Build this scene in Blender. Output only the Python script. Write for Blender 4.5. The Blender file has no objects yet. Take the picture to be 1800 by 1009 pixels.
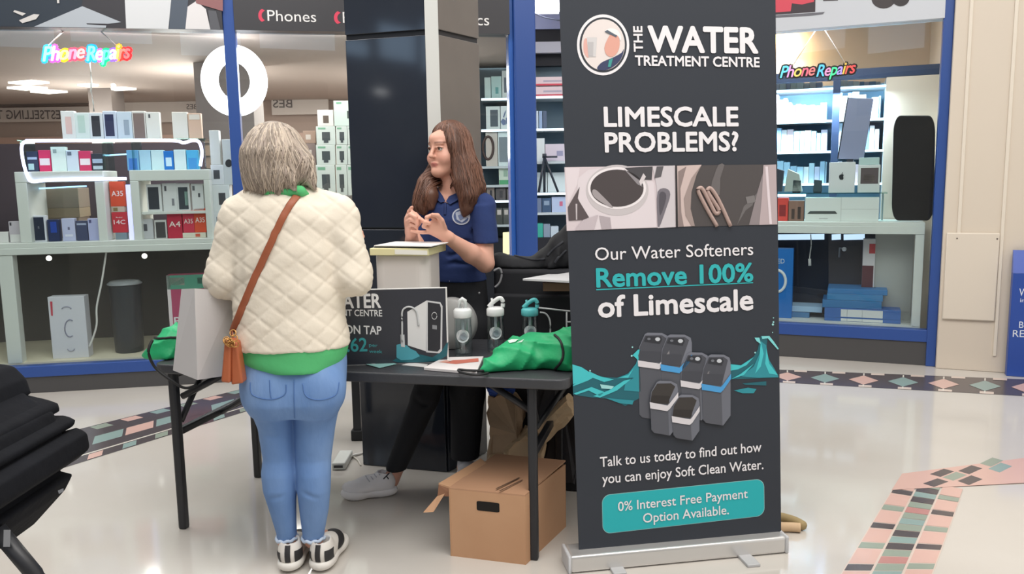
import bpy, bmesh, math, random
import numpy as np
from mathutils import Vector, Matrix
from mathutils.bvhtree import BVHTree

SC = bpy.context.scene
COL = SC.collection
rng = random.Random(7)
V = lambda *a: np.array(a, float)

# ------------------------------------------------------------------ camera
F = 1430.0                      # focal length in pixels of the 1800 x 1009 frame
TH, RO = math.radians(7.65), math.radians(0.93)
EYE = V(0, 0, 1.45)
c_f = V(0, math.cos(TH), -math.sin(TH))
_u0 = V(0, math.sin(TH), math.cos(TH)); _r0 = V(1, 0, 0)
c_r = math.cos(RO) * _r0 - math.sin(RO) * _u0
c_u = math.cos(RO) * _u0 + math.sin(RO) * _r0
cam = bpy.data.cameras.new('camera')
cam.sensor_width = 36.0
cam.lens = F / 1800 * 36
cam.clip_start = 0.05
camo = bpy.data.objects.new('camera', cam)
COL.objects.link(camo)
camo.matrix_world = Matrix([[c_r[i], c_u[i], -c_f[i], EYE[i]] for i in range(3)] + [[0, 0, 0, 1]])
SC.camera = camo

# ------------------------------------------------------------------ world, lights, exposure
w = bpy.data.worlds.new('world'); SC.world = w; w.use_nodes = True
bg = w.node_tree.nodes['Background']
bg.inputs[0].default_value = (1.0, 0.97, 0.93, 1); bg.inputs[1].default_value = 0.86
SC.view_settings.view_transform = 'Standard'
SC.view_settings.look = 'None'
SC.view_settings.gamma = 1
SC.view_settings.use_curve_mapping = False
SC.view_settings.exposure = 0.0
try:
    SC.cycles.max_bounces = 8; SC.cycles.transparent_max_bounces = 16
    SC.cycles.use_denoising = True; SC.cycles.sample_clamp_indirect = 6
except Exception:
    pass

def area(name, loc, look, sx, sy, power, col=(1, 1, 1)):
    l = bpy.data.lights.new(name, 'AREA'); l.shape = 'RECTANGLE'; l.size = sx; l.size_y = sy
    l.energy = power; l.color = col
    o = bpy.data.objects.new(name, l); COL.objects.link(o); o.location = loc
    o.rotation_euler = (Vector(look) - Vector(loc)).to_track_quat('-Z', 'Y').to_euler()
    return o
area('overhead_fill', (0.5, 1.0, 5.2), (0.3, 3.2, 0), 4.5, 2.5, 190, (1, .97, .93))  # overhead lamps are unseen, added for direction and soft shadows
area('overhead_fill', (3.2, 2.6, 4.8), (3.0, 5.0, 0.4), 1.6, 1.6, 40, (1, .93, .84))
area('overhead_fill', (-2.3, 4.3, 4.6), (-2.3, 4.4, 0), 2.6, 1.2, 80, (1, .98, .95))  # added fill, lifts the floor by the left shopfront
area('shop_light', (-2.6, 8.2, 2.5), (-2.6, 8.2, 0), 3.0, 1.6, 190, (1, .93, .88))
area('shop_light', (-0.6, 8.8, 2.5), (-0.6, 8.8, 0), 1.5, 1.5, 150, (1, .95, .9))
area('shop_light', (1.9, 8.1, 2.5), (1.9, 8.1, 0), 1.6, 0.8, 60, (.9, .96, 1))

area('window_fill', (-2.9, 5.86, 2.5), (-3.1, 6.5, 1.0), 2.2, .12, 34, (1, .97, .95))  # unseen lamps added behind the fascia to brighten the display fronts
area('window_fill', (-1.1, 6.16, 2.5), (-1.3, 6.9, 1.0), 1.6, .12, 26, (1, .97, .95))
area('window_fill', (2.2, 6.5, 2.55), (2.5, 7.2, .9), 1.4, .12, 16, (1, .97, .95))

def point(name, loc, power, radius, col=(1, 1, 1)):
    l = bpy.data.lights.new(name, 'POINT'); l.energy = power; l.shadow_soft_size = radius; l.color = col
    o = bpy.data.objects.new(name, l); COL.objects.link(o); o.location = loc; return o
point('shop_fill', (-3.0, 7.9, 1.95), 75, .3, (1, .94, .88)); point('shop_fill', (-.9, 8.6, 1.95), 60, .3, (1, .93, .86)); point('shop_fill', (-4.6, 9.0, 1.95), 60, .3, (1, .94, .88))  # added fill without fixtures, brightens the shop ceiling and back walls

# ------------------------------------------------------------------ pixel -> place
def ray(x, y):
    return c_f + c_r * ((x - 900) / F) - c_u * ((y - 504.5) / F)
def hitp(x, y, p, n):
    d = ray(x, y); return EYE + d * (np.dot(np.asarray(p) - EYE, n) / np.dot(d, n))
def G(x, y, z=0.0):
    return hitp(x, y, V(0, 0, z), V(0, 0, 1))
def D(x, y, Y):
    return hitp(x, y, V(0, Y, 0), V(0, 1, 0))
def unit(v):
    v = np.asarray(v, float); return v / np.linalg.norm(v)

# ------------------------------------------------------------------ materials
def lin(h):
    h = h.lstrip('#'); o = []
    for i in (0, 2, 4):
        c = int(h[i:i+2], 16) / 255
        o.append(c / 12.92 if c <= .04045 else ((c + .055) / 1.055) ** 2.4)
    return (*o, 1)
MATS = {}
def mat(name, hexc='#808080', rough=.5, metal=0., emit=0., spec=.5, noise=None, bump=None, alpha=None, coat=0., attr=None, trans=0., sheen=0.):
    """noise=(scale, hex2, (sx,sy,sz)); bump=(scale, strength, (sx,sy,sz))"""
    if name in MATS: return MATS[name]
    m = bpy.data.materials.new(name); m.use_nodes = True; MATS[name] = m
    nt = m.node_tree; b = nt.nodes['Principled BSDF']
    b.inputs['Base Color'].default_value = lin(hexc)
    b.inputs['Roughness'].default_value = rough; b.inputs['Metallic'].default_value = metal
    b.inputs['Specular IOR Level'].default_value = spec
    b.inputs['Coat Weight'].default_value = coat
    b.inputs['Transmission Weight'].default_value = trans
    b.inputs['Sheen Weight'].default_value = sheen
    if emit:
        b.inputs['Emission Color'].default_value = lin(hexc); b.inputs['Emission Strength'].default_value = emit
    if alpha is not None: b.inputs['Alpha'].default_value = alpha
    def coords(sc):
        tc = nt.nodes.new('ShaderNodeTexCoord'); mp = nt.nodes.new('ShaderNodeMapping')
        mp.inputs['Scale'].default_value = sc; nt.links.new(tc.outputs['Object'], mp.inputs[0]); return mp
    if noise:
        mp = coords(noise[2] if len(noise) > 2 else (1, 1, 1))
        n = nt.nodes.new('ShaderNodeTexNoise'); n.inputs['Scale'].default_value = noise[0]; n.inputs['Detail'].default_value = 4
        nt.links.new(mp.outputs[0], n.inputs['Vector'])
        r = nt.nodes.new('ShaderNodeValToRGB'); r.color_ramp.elements[0].position = .35; r.color_ramp.elements[1].position = .65
        r.color_ramp.elements[0].color = lin(hexc); r.color_ramp.elements[1].color = lin(noise[1])
        nt.links.new(n.outputs['Fac'], r.inputs[0]); nt.links.new(r.outputs[0], b.inputs['Base Color'])
    if attr:
        a = nt.nodes.new('ShaderNodeAttribute'); a.attribute_name = attr
        nt.links.new(a.outputs['Color'], b.inputs['Base Color'])
    if bump:
        mp = coords(bump[2] if len(bump) > 2 else (1, 1, 1))
        n = nt.nodes.new('ShaderNodeTexNoise'); n.inputs['Scale'].default_value = bump[0]; n.inputs['Detail'].default_value = 5
        nt.links.new(mp.outputs[0], n.inputs['Vector'])
        bp = nt.nodes.new('ShaderNodeBump'); bp.inputs['Strength'].default_value = bump[1]; bp.inputs['Distance'].default_value = .01
        nt.links.new(n.outputs['Fac'], bp.inputs['Height']); nt.links.new(bp.outputs[0], b.inputs['Normal'])
    return m
def glass_mat(name, tint='#ffffff', refl=.06, rough=0.0):
    m = bpy.data.materials.new(name); m.use_nodes = True; nt = m.node_tree; nt.nodes.clear()
    o = nt.nodes.new('ShaderNodeOutputMaterial'); mx = nt.nodes.new('ShaderNodeMixShader')
    t = nt.nodes.new('ShaderNodeBsdfTransparent'); t.inputs[0].default_value = lin(tint)
    g = nt.nodes.new('ShaderNodeBsdfGlossy'); g.inputs['Roughness'].default_value = rough
    lw_ = nt.nodes.new('ShaderNodeLayerWeight'); pw = nt.nodes.new('ShaderNodeMath'); pw.operation = 'POWER'; pw.inputs[1].default_value = 3.0
    ma = nt.nodes.new('ShaderNodeMath'); ma.operation = 'MULTIPLY_ADD'; ma.inputs[1].default_value = .55; ma.inputs[2].default_value = refl
    nt.links.new(lw_.outputs['Facing'], pw.inputs[0]); nt.links.new(pw.outputs[0], ma.inputs[0]); nt.links.new(ma.outputs[0], mx.inputs[0])
    nt.links.new(t.outputs[0], mx.inputs[1]); nt.links.new(g.outputs[0], mx.inputs[2])
    nt.links.new(mx.outputs[0], o.inputs[0]); MATS[name] = m
    return m
_flat = {}
def C(hexc, rough=.5, emit=0.):
    k = (hexc, rough, emit)
    if k not in _flat: _flat[k] = mat('paint_%s_%g_%g' % (hexc[1:], rough, emit), hexc, rough, emit=emit)
    return _flat[k]

# ------------------------------------------------------------------ mesh builder (world coordinates)
class B:
    def __init__(s): s.bm = bmesh.new(); s.mats = []
    def mi(s, m):
        if m not in s.mats: s.mats.append(m)
        return s.mats.index(m)
    def _set(s, faces, m, smooth=False):
        i = s.mi(m)
        for f in faces: f.material_index = i; f.smooth = smooth
    def faces(s, vs, fs, m, smooth=False):
        bv = [s.bm.verts.new(v) for v in vs]; out = []
        for f in fs:
            try: out.append(s.bm.faces.new([bv[i] for i in f]))
            except ValueError: pass
        s._set(out, m, smooth); return bv
    def box(s, c, size, m, ax=None, bev=0, seg=2):
        """ax: three unit axes (rows)"""
        ax = np.eye(3) if ax is None else np.asarray(ax)
        c = np.asarray(c, float); h = np.asarray(size, float) / 2
        P = [c + ax[0] * h[0] * i + ax[1] * h[1] * j + ax[2] * h[2] * k for i in (-1, 1) for j in (-1, 1) for k in (-1, 1)]
        Q = [(0, 1, 3, 2), (4, 6, 7, 5), (0, 4, 5, 1), (2, 3, 7, 6), (0, 2, 6, 4), (1, 5, 7, 3)]
        return s.hull(P, Q, m, bev, seg)
    def hull(s, P, Q, m, bev=0, seg=2):
        bv = [s.bm.verts.new(p) for p in P]
        fs = [s.bm.faces.new([bv[i] for i in q]) for q in Q]
        bmesh.ops.recalc_face_normals(s.bm, faces=fs)
        s._set(fs, m)
        if bev:
            es = list({e for f in fs for e in f.edges})
            r = bmesh.ops.bevel(s.bm, geom=es, offset=bev, segments=seg, affect='EDGES', profile=.6, clamp_overlap=True)
            s._set(r['faces'], m, True)
        return s
    def prism(s, pts, vec, m, bev=0, seg=2):
        n = len(pts); vec = np.asarray(vec, float)
        P = [np.asarray(p, float) for p in pts] + [np.asarray(p, float) + vec for p in pts]
        Q = [tuple(range(n)), tuple(range(2 * n - 1, n - 1, -1))] + [(i, (i + 1) % n, n + (i + 1) % n, n + i) for i in range(n)]
        return s.hull(P, Q, m, bev, seg)
    def poly(s, pts, m):
        s.faces(pts, [tuple(range(len(pts)))], m); return s
    def tube(s, pts, r, m, n=8, closed=False, flat=1.0, upv=(0, 0, 1)):
        pts = [np.asarray(p, float) for p in pts]; N = len(pts)
        rs = [r] * N if np.isscalar(r) else list(r)
        rings = []
        for i, p in enumerate(pts):
            if closed: t = pts[(i + 1) % N] - pts[i - 1]
            else: t = pts[min(i + 1, N - 1)] - pts[max(i - 1, 0)]
            t = unit(t); a = np.cross(t, upv)
            if np.linalg.norm(a) < 1e-3: a = np.cross(t, (0, 1, 0))
            a = unit(a); b = np.cross(a, t)
            rings.append([s.bm.verts.new(p + rs[i] * (math.cos(2 * math.pi * k / n) * a + flat * math.sin(2 * math.pi * k / n) * b)) for k in range(n)])
        fs = []
        for i in range(N if closed else N - 1):
            A, Bq = rings[i], rings[(i + 1) % N]
            for k in range(n): fs.append(s.bm.faces.new((A[k], A[(k + 1) % n], Bq[(k + 1) % n], Bq[k])))
        if not closed:
            fs.append(s.bm.faces.new(rings[0][::-1])); fs.append(s.bm.faces.new(rings[-1]))
        s._set(fs, m, True); return s
    def cyl(s, a, b, r0, r1, m, n=20):
        s.tube([a, b], [r0, r1], m, n); return s
    def lathe(s, prof, base, m, n=28, ax=None, smooth=True):
        ax = np.eye(3) if ax is None else np.asarray(ax); base = np.asarray(base, float); rings = []
        for r, z in prof:
            rings.append([s.bm.verts.new(base + ax[0] * r * math.cos(2 * math.pi * k / n) + ax[1] * r * math.sin(2 * math.pi * k / n) + ax[2] * z) for k in range(n)])
        fs = []
        for A, Bq in zip(rings, rings[1:]):
            for k in range(n): fs.append(s.bm.faces.new((A[k], A[(k + 1) % n], Bq[(k + 1) % n], Bq[k])))
        fs.append(s.bm.faces.new(rings[0][::-1])); fs.append(s.bm.faces.new(rings[-1]))
        s._set(fs, m, smooth); return s
    def sphere(s, c, r, m, R=None, seg=16):
        r = np.ones(3) * r if np.isscalar(r) else np.asarray(r); R = np.eye(3) if R is None else R
        q = bmesh.ops.create_uvsphere(s.bm, u_segments=seg, v_segments=max(6, seg // 2), radius=1)
        for v in q['verts']: v.co = Vector(np.asarray(c) + R @ (np.array(v.co) * r))
        s._set({f for v in q['verts'] for f in v.link_faces}, m, True); return s
    def done(s, name, parent=None, label=None, cat=None, group=None, kind=None, base=None, smooth=None):
        me = bpy.data.meshes.new(name)
        bmesh.ops.recalc_face_normals(s.bm, faces=s.bm.faces) if False else None
        s.bm.to_mesh(me); s.bm.free()
        for m in s.mats: me.materials.append(m)
        return finish(me, name, parent, label, cat, group, kind, base)
def root_loc(o):
    while o.parent: o = o.parent
    return o.location
def finish(me, name, parent=None, label=None, cat=None, group=None, kind=None, base=None):
    n = len(me.vertices); co = np.empty(n * 3, np.float32); me.vertices.foreach_get('co', co); co = co.reshape(-1, 3)
    if parent is not None: b = np.array(root_loc(parent))
    elif base is not None: b = np.asarray(base, float)
    else: b = np.array([(co[:, 0].min() + co[:, 0].max()) / 2, (co[:, 1].min() + co[:, 1].max()) / 2, co[:, 2].min()])
    me.vertices.foreach_set('co', (co - b).astype(np.float32).ravel()); me.update()
    o = bpy.data.objects.new(name, me); COL.objects.link(o)
    if parent is not None: o.parent = parent
    else: o.location = b
    tag(o, label, cat, group, kind)
    return o
def tag(o, label=None, cat=None, group=None, kind=None):
    for k, v in (('label', label), ('category', cat), ('group', group), ('kind', kind)):
        if v: o[k] = v
    return o
def empty(name, loc, label, cat, group=None):
    o = bpy.data.objects.new(name, None); COL.objects.link(o); o.location = loc; o.empty_display_size = .1
    return tag(o, label, cat, group)

# ------------------------------------------------------------------ text
def text_mesh(body, bold=0., shear=0., extrude=0., mats=None, spacing=1., res=3):
    cu = bpy.data.curves.new('t', 'FONT'); cu.body = 'H' ; cu.resolution_u = res
    cu.offset = bold; cu.shear = shear
    o = bpy.data.objects.new('t', cu); COL.objects.link(o)
    def grab():
        dg = bpy.context.evaluated_depsgraph_get(); dg.update()
        me = bpy.data.meshes.new_from_object(o.evaluated_get(dg))
        v = np.array([p.co[:] for p in me.vertices]); f = [tuple(p.vertices) for p in me.polygons]; mi = [p.material_index for p in me.polygons]
        bpy.data.meshes.remove(me); return v, f, mi
    cap = grab()[0][:, 1].max()
    cu.body = body; cu.extrude = extrude; cu.space_character = spacing
    if mats:
        for m in mats: cu.materials.append(m)
        for i, c in enumerate(cu.body_format): c.material_index = i % len(mats)
    v, f, mi = grab()
    bpy.data.objects.remove(o); bpy.data.curves.remove(cu)
    v[:, 0] -= v[:, 0].min(); w_ = v[:, 0].max(); v[:, 0] /= w_; v[:, 1] /= cap; v[:, 2] /= cap
    return v, f, mi
def put_text(b, body, BL, BR, up, nrm, m, bold=0., shear=0., extrude=0., mats=None, off=.0012, spacing=1.):
    """baseline runs BL to BR, up = vector of one cap height"""
    v, f, mi = text_mesh(body, 0., shear, extrude, mats, spacing)
    if bold:                       # heavier weight: the same strokes repeated around themselves
        r_ = bold * 1.15; nv = len(v); w0 = np.linalg.norm(np.asarray(BR) - np.asarray(BL)) / np.linalg.norm(up); vs, fs, ms_ = [], [], []
        for k in range(8):
            a = math.pi * k / 4; vs.append(v * [1 - 2 * r_ / w0, 1, 1] + [r_ / w0 + r_ * math.cos(a) / w0, r_ * math.sin(a), (k * .00012 / np.linalg.norm(up)) if not extrude else k * .0002 / np.linalg.norm(up)]); fs += [tuple(i + k * nv for i in q) for q in f]; ms_ += mi
        v, f, mi = np.concatenate(vs), fs, ms_
    BL, BR, up, nrm = map(np.asarray, (BL, BR, up, nrm)); hgt = np.linalg.norm(up)
    P = BL + v[:, :1] * (BR - BL) + v[:, 1:2] * up + nrm * (off + (v[:, 2:3] * hgt if extrude or bold else 0))
    bv = [b.bm.verts.new(p) for p in P]
    ms = mats or [m]
    for q, k in zip(f, mi):
        try: fc = b.bm.faces.new([bv[i] for i in q])
        except ValueError: continue
        fc.material_index = b.mi(ms[k % len(ms)])
    return b

class Plane:
    """a vertical or leaning plane; n points to the viewer"""
    def __init__(s, p, n, up=(0, 0, 1)):
        s.p = np.asarray(p, float); s.n = unit(n); up = np.asarray(up, float); s.up = unit(up - s.n * np.dot(up, s.n))
        s.rt = np.cross(s.up, s.n)
    def hit(s, x, y): return hitp(x, y, s.p, s.n)
    def poly(s, b, pts, m, off=.001):
        b.poly([s.hit(x, y) + s.n * off for x, y in pts], m); return b
    def text(s, b, body, bl, br, cap, m, off=.0012, free_up=False, **k):
        BL, BR = s.hit(*bl), s.hit(*br)
        up = s.up * np.dot(s.hit(bl[0], bl[1] - cap) - BL, s.up)
        return put_text(b, body, BL, BR, up, s.n, m, off=off, **k)
    def line(s, b, pts, r, m, off=.0, n=6):
        b.tube([s.hit(x, y) + s.n * off for x, y in pts], r, m, n); return b
class Fr:
    """a shop-window frame: s along the glass, d inwards, z up"""
    def __init__(s, O, ang):
        s.O = V(O[0], O[1], 0); a = math.radians(ang); s.e = V(math.cos(a), math.sin(a), 0); s.n = V(-math.sin(a), math.cos(a), 0)
        s.ax = np.array([s.e, s.n, [0, 0, 1]])
    def plane(s, d): return Plane(s.O + s.n * d, -s.n)
    def hit(s, x, y, d=0.): return hitp(x, y, s.O + s.n * d, s.n)
    def sz(s, x, y, d=0.):
        p = s.hit(x, y, d) - s.O; return np.dot(p, s.e), p[2]
    def w(s, a, d, z): return s.O + s.e * a + s.n * d + V(0, 0, z)
    def box(s, b, s0, s1, d0, d1, z0, z1, m, bev=0, seg=2):
        return b.box(s.w((s0 + s1) / 2, (d0 + d1) / 2, (z0 + z1) / 2), (abs(s1 - s0), abs(d1 - d0), abs(z1 - z0)), m, s.ax, bev, seg)
def prints(pl, P, parent, items):
    """items on a front face: P(u,v) -> point; ('name', u0,v0,u1,v1, mat[, text])"""
    for it in items:
        nm, u0, v0, u1, v1, m = it[:6]; b = B()
        if len(it) > 6:
            put_text(b, it[6], P(u0, v0), P(u1, v0), P(u0, v1) - P(u0, v0), pl.n, m, off=.002, bold=.01)
        else:
            b.poly([P(u0, v0) + pl.n * .001, P(u1, v0) + pl.n * .001, P(u1, v1) + pl.n * .001, P(u0, v1) + pl.n * .001], m)
        b.done(nm, parent)
def carton(fr, x0, x1, ytop, ybot, d, dep, m, name, label, cat, zs=None, group=None, items=(), bev=.003, lean=0.):
    """upright box whose front face stands at distance d behind the glass"""
    ym = (ytop + ybot) / 2
    s0, s1 = fr.sz(x0, ym, d)[0], fr.sz(x1, ym, d)[0]
    z0 = fr.sz((x0 + x1) / 2, ybot, d)[1] if zs is None else zs
    z1 = fr.sz((x0 + x1) / 2, ytop, d)[1]
    b = B(); fr.box(b, s0, s1, d, d + dep, z0, z1, m, bev)
    o = b.done(name, None, label, cat, group)
    pl = fr.plane(d)
    P = lambda u, v: fr.w(s0 + (s1 - s0) * u, d, z0 + (z1 - z0) * v)
    prints(pl, P, o, items)
    return o
def rrect(x0, y0, x1, y1, r, n=5):
    out = []
    for cx, cy, a0 in ((x1 - r, y0 + r, -90), (x1 - r, y1 - r, 0), (x0 + r, y1 - r, 90), (x0 + r, y0 + r, 180)):
        for k in range(n + 1):
            a = math.radians(a0 + 90 * k / n); out.append((cx + r * math.cos(a), cy + r * math.sin(a)))
    return out
def oval(cx, cy, rx, ry, n=40, a0=0, a1=360):
    full = abs(a1 - a0) >= 360; N = n if full else n + 1
    return [(cx + rx * math.cos(math.radians(a0 + (a1 - a0) * k / n)), cy + ry * math.sin(math.radians(a0 + (a1 - a0) * k / n))) for k in range(N)]
def catmull(pts, per=8, closed=False):
    P = [np.asarray(p, float) for p in pts]; n = len(P); out = []
    rngs = range(n if closed else n - 1)
    for i in rngs:
        if closed: a, b_, c, d = P[i - 1], P[i], P[(i + 1) % n], P[(i + 2) % n]
        else: a, b_, c, d = P[max(i - 1, 0)], P[i], P[i + 1], P[min(i + 2, n - 1)]
        for k in range(per):
            t = k / per
            out.append(.5 * ((2 * b_) + (-a + c) * t + (2 * a - 5 * b_ + 4 * c - d) * t * t + (-a + 3 * b_ - 3 * c + d) * t ** 3))
    if not closed: out.append(P[-1])
    return out

# ------------------------------------------------------------------ soft bodies: one smooth skin around many limbs
class Skin:
    def __init__(s, xs, ys, zs):
        s.a = [np.asarray(q, np.float32) for q in (xs, ys, zs)]
        s.v = np.full([len(q) for q in s.a], 1.0, np.float32)
    @classmethod
    def grid(c, lo, hi, h): return c(*[np.arange(lo[i], hi[i] + h, h) for i in range(3)])
    def _sub(s, lo, hi, mg):
        sl = []
        for i in range(3):
            a = np.searchsorted(s.a[i], lo[i] - mg); b_ = np.searchsorted(s.a[i], hi[i] + mg)
            if b_ - a < 1: return None
            sl.append(slice(a, b_))
        return tuple(sl), s.a[0][sl[0]][:, None, None], s.a[1][sl[1]][None, :, None], s.a[2][sl[2]][None, None, :]
    def put(s, fn, lo, hi, k=.01, sub=False):
        r = s._sub(lo, hi, max(k, .002) * 1.5 + .012)
        if r is None: return s
        sl, X, Y, Z = r; d = fn(X, Y, Z).astype(np.float32); v = s.v[sl]
        k = max(k, 1e-4)
        if sub:
            d = -d; h = np.clip(.5 - .5 * (v - d) / k, 0, 1); s.v[sl] = v * (1 - h) + d * h + k * h * (1 - h)
        else:
            h = np.clip(.5 + .5 * (v - d) / k, 0, 1); s.v[sl] = v * (1 - h) + d * h - k * h * (1 - h)
        return s
    def cap(s, a, ra, b, rb, k=.01, sub=False, flat=None):
        """tapered limb; flat=(axis, factor) thins it along a direction"""
        a = np.asarray(a, float); b = np.asarray(b, float); ab = b - a; L = max(ab @ ab, 1e-9)
        def fn(X, Y, Z):
            px, py, pz = X - a[0], Y - a[1], Z - a[2]
            t = np.clip((px * ab[0] + py * ab[1] + pz * ab[2]) / L, 0, 1)
            qx, qy, qz = px - t * ab[0], py - t * ab[1], pz - t * ab[2]
            q2 = qx * qx + qy * qy + qz * qz; f_ = 1.0
            if flat is not None:
                n_, fa = flat; dn = qx * n_[0] + qy * n_[1] + qz * n_[2]
                q2 = q2 + dn * dn * (1 / fa ** 2 - 1); f_ = .5 + .5 * fa
            return (np.sqrt(q2) - (ra + (rb - ra) * t)) * f_
        r = max(ra, rb); return s.put(fn, np.minimum(a, b) - r, np.maximum(a, b) + r, k, sub)
    def ell(s, c, r, R=None, k=.01, sub=False):
        c = np.asarray(c, float); r = np.ones(3) * r if np.isscalar(r) else np.asarray(r, float); R = np.eye(3) if R is None else np.asarray(R)
        def fn(X, Y, Z):
            px, py, pz = X - c[0], Y - c[1], Z - c[2]
            q = [(R[0, i] * px + R[1, i] * py + R[2, i] * pz) for i in range(3)]
            n1 = np.sqrt(sum((q[i] / r[i]) ** 2 for i in range(3))); n2 = np.sqrt(sum((q[i] / r[i] ** 2) ** 2 for i in range(3))) + 1e-6
            return n1 * (n1 - 1) / n2
        e = np.abs(R) @ r
        return s.put(fn, c - e, c + e, k, sub)
    def loft(s, rows, k=.01, n=2.2, yaw=0., sub=False):
        """rows: (z, cx, cy, rx, ry) from low to high"""
        R_ = np.array(sorted(rows)); zz = R_[:, 0]; ca, sa = math.cos(yaw), math.sin(yaw)
        def fn(X, Y, Z):
            zf = Z.ravel(); it = [np.interp(zf, zz, R_[:, i])[None, None, :] for i in range(1, 5)]
            dx, dy = X - it[0], Y - it[1]; u_, v_ = dx * ca + dy * sa, -dx * sa + dy * ca
            q = (np.abs(u_ / it[2]) ** n + np.abs(v_ / it[3]) ** n) ** (1 / n)
            d = (q - 1) * np.minimum(it[2], it[3])
            return np.maximum(d, np.maximum(zz[0] - Z, Z - zz[-1]))
        m = max(R_[:, 3].max(), R_[:, 4].max())
        lo = V(R_[:, 1].min() - m, R_[:, 2].min() - m, zz[0]); hi = V(R_[:, 1].max() + m, R_[:, 2].max() + m, zz[-1])
        return s.put(fn, lo, hi, k, sub)
    def poly2d(s, pts, c, half, ax, rnd=.01, k=.01):
        """a rounded slab: outline pts in the (ax[0], ax[2]) plane, +-half along ax[1]"""
        c = np.asarray(c, float); P = np.array([[(np.asarray(p) - c) @ ax[0], (np.asarray(p) - c) @ ax[2]] for p in pts])
        def fn(X, Y, Z):
            px, py, pz = X - c[0], Y - c[1], Z - c[2]
            u_, v_, t_ = [px * ax[i][0] + py * ax[i][1] + pz * ax[i][2] for i in (0, 2, 1)]
            d2 = np.full(u_.shape, 1e9); ins = np.zeros(u_.shape, bool)
            for i in range(len(P)):
                A, Bq = P[i - 1], P[i]; e = Bq - A
                wu, wv = u_ - A[0], v_ - A[1]; t = np.clip((wu * e[0] + wv * e[1]) / (e @ e), 0, 1)
                d2 = np.minimum(d2, (wu - t * e[0]) ** 2 + (wv - t * e[1]) ** 2)
                c1 = (A[1] <= v_) != (Bq[1] <= v_)
                with np.errstate(divide='ignore', invalid='ignore'):
                    xi = A[0] + (v_ - A[1]) / (e[1] if e[1] else 1e-9) * e[0]
                ins ^= c1 & (u_ < xi)
            d = np.sqrt(d2); d = np.where(ins, -d, d) + rnd; q = np.abs(t_) - half + rnd
            return np.sqrt(np.maximum(d, 0) ** 2 + np.maximum(q, 0) ** 2) + np.minimum(np.maximum(d, q), 0) - rnd
        W = np.array([np.asarray(p) + np.asarray(ax[1]) * h for p in pts for h in (-half, half)])
        return s.put(fn, W.min(0), W.max(0), k)
    def mesh(s, name, smooth=2):
        v = s.v.copy(); v[0], v[-1] = 1, 1; v[:, 0], v[:, -1] = 1, 1; v[:, :, 0], v[:, :, -1] = 1, 1
        neg = v < 0
        cnt = sum(neg[i:neg.shape[0] - 1 + i, j:neg.shape[1] - 1 + j, k:neg.shape[2] - 1 + k].astype(np.int8) for i in (0, 1) for j in (0, 1) for k in (0, 1))
        act = np.argwhere((cnt > 0) & (cnt < 8)); idx = np.full(cnt.shape, -1, np.int32); idx[tuple(act.T)] = np.arange(len(act))
        cor = [(i, j, k) for i in (0, 1) for j in (0, 1) for k in (0, 1)]
        val = [v[act[:, 0] + c[0], act[:, 1] + c[1], act[:, 2] + c[2]] for c in cor]
        sm = np.zeros((len(act), 3)); n = np.zeros(len(act))
        for p in range(8):
            for q in range(p + 1, 8):
                if sum(abs(cor[p][t] - cor[q][t]) for t in range(3)) != 1: continue
                a, b_ = val[p], val[q]; ok = (a < 0) != (b_ < 0)
                t = np.where(ok, a / np.where(ok, a - b_, 1), 0)
                for d_ in range(3): sm[:, d_] += np.where(ok, cor[p][d_] + t * (cor[q][d_] - cor[p][d_]), 0)
                n += ok
        fr_ = sm / n[:, None]; P = np.empty((len(act), 3))
        for d_ in range(3):
            ax = s.a[d_]; i0 = act[:, d_]; P[:, d_] = ax[i0] + fr_[:, d_] * (ax[i0 + 1] - ax[i0])
        quads = []
        for d_ in range(3):
            o1, o2 = [(1, 2), (2, 0), (0, 1)][d_]
            sa = [slice(None)] * 3; sb = [slice(None)] * 3; sa[d_] = slice(0, -1); sb[d_] = slice(1, None)
            A, Bq = neg[tuple(sa)], neg[tuple(sb)]; e = np.argwhere(A != Bq); fl = A[tuple(e.T)]
            e1 = np.zeros(3, int); e1[o1] = 1; e2 = np.zeros(3, int); e2[o2] = 1
            q = np.stack([idx[tuple((e - e1 - e2).T)], idx[tuple((e - e2).T)], idx[tuple(e.T)], idx[tuple((e - e1).T)]], 1)
            q[~fl] = q[~fl][:, ::-1]; quads.append(q)
        Q = np.concatenate(quads); Q = Q[(Q >= 0).all(1)]
        E_ = np.concatenate([Q[:, [i, (i + 1) % 4]] for i in range(4)])
        for _ in range(smooth):
            acc = np.zeros_like(P); c = np.zeros(len(P))
            np.add.at(acc, E_[:, 0], P[E_[:, 1]]); np.add.at(acc, E_[:, 1], P[E_[:, 0]]); np.add.at(c, E_[:, 0], 1); np.add.at(c, E_[:, 1], 1)
            P = P * .5 + .5 * acc / np.maximum(c, 1)[:, None]
        me = bpy.data.meshes.new(name); me.vertices.add(len(P)); me.vertices.foreach_set('co', P.astype(np.float32).ravel())
        me.loops.add(len(Q) * 4); me.loops.foreach_set('vertex_index', Q.astype(np.int32).ravel())
        me.polygons.add(len(Q)); me.polygons.foreach_set('loop_start', np.arange(0, len(Q) * 4, 4, dtype=np.int32))
        me.update(calc_edges=True); me.validate()
        me.polygons.foreach_set('use_smooth', np.ones(len(me.polygons), bool)); me.update()
        return me
    def done(s, name, m, parent=None, smooth=2, **k):
        me = s.mesh(name, smooth); me.materials.append(m); return finish(me, name, parent, **k)
def bvh_of(*objs):
    vs, fs = [], []
    for o in objs:
        b0 = np.array(root_loc(o)); n0 = len(vs); vs += [tuple(np.array(v.co) + b0) for v in o.data.vertices]; fs += [tuple(i + n0 for i in p.vertices) for p in o.data.polygons]
    return BVHTree.FromPolygons(vs, fs)
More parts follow.
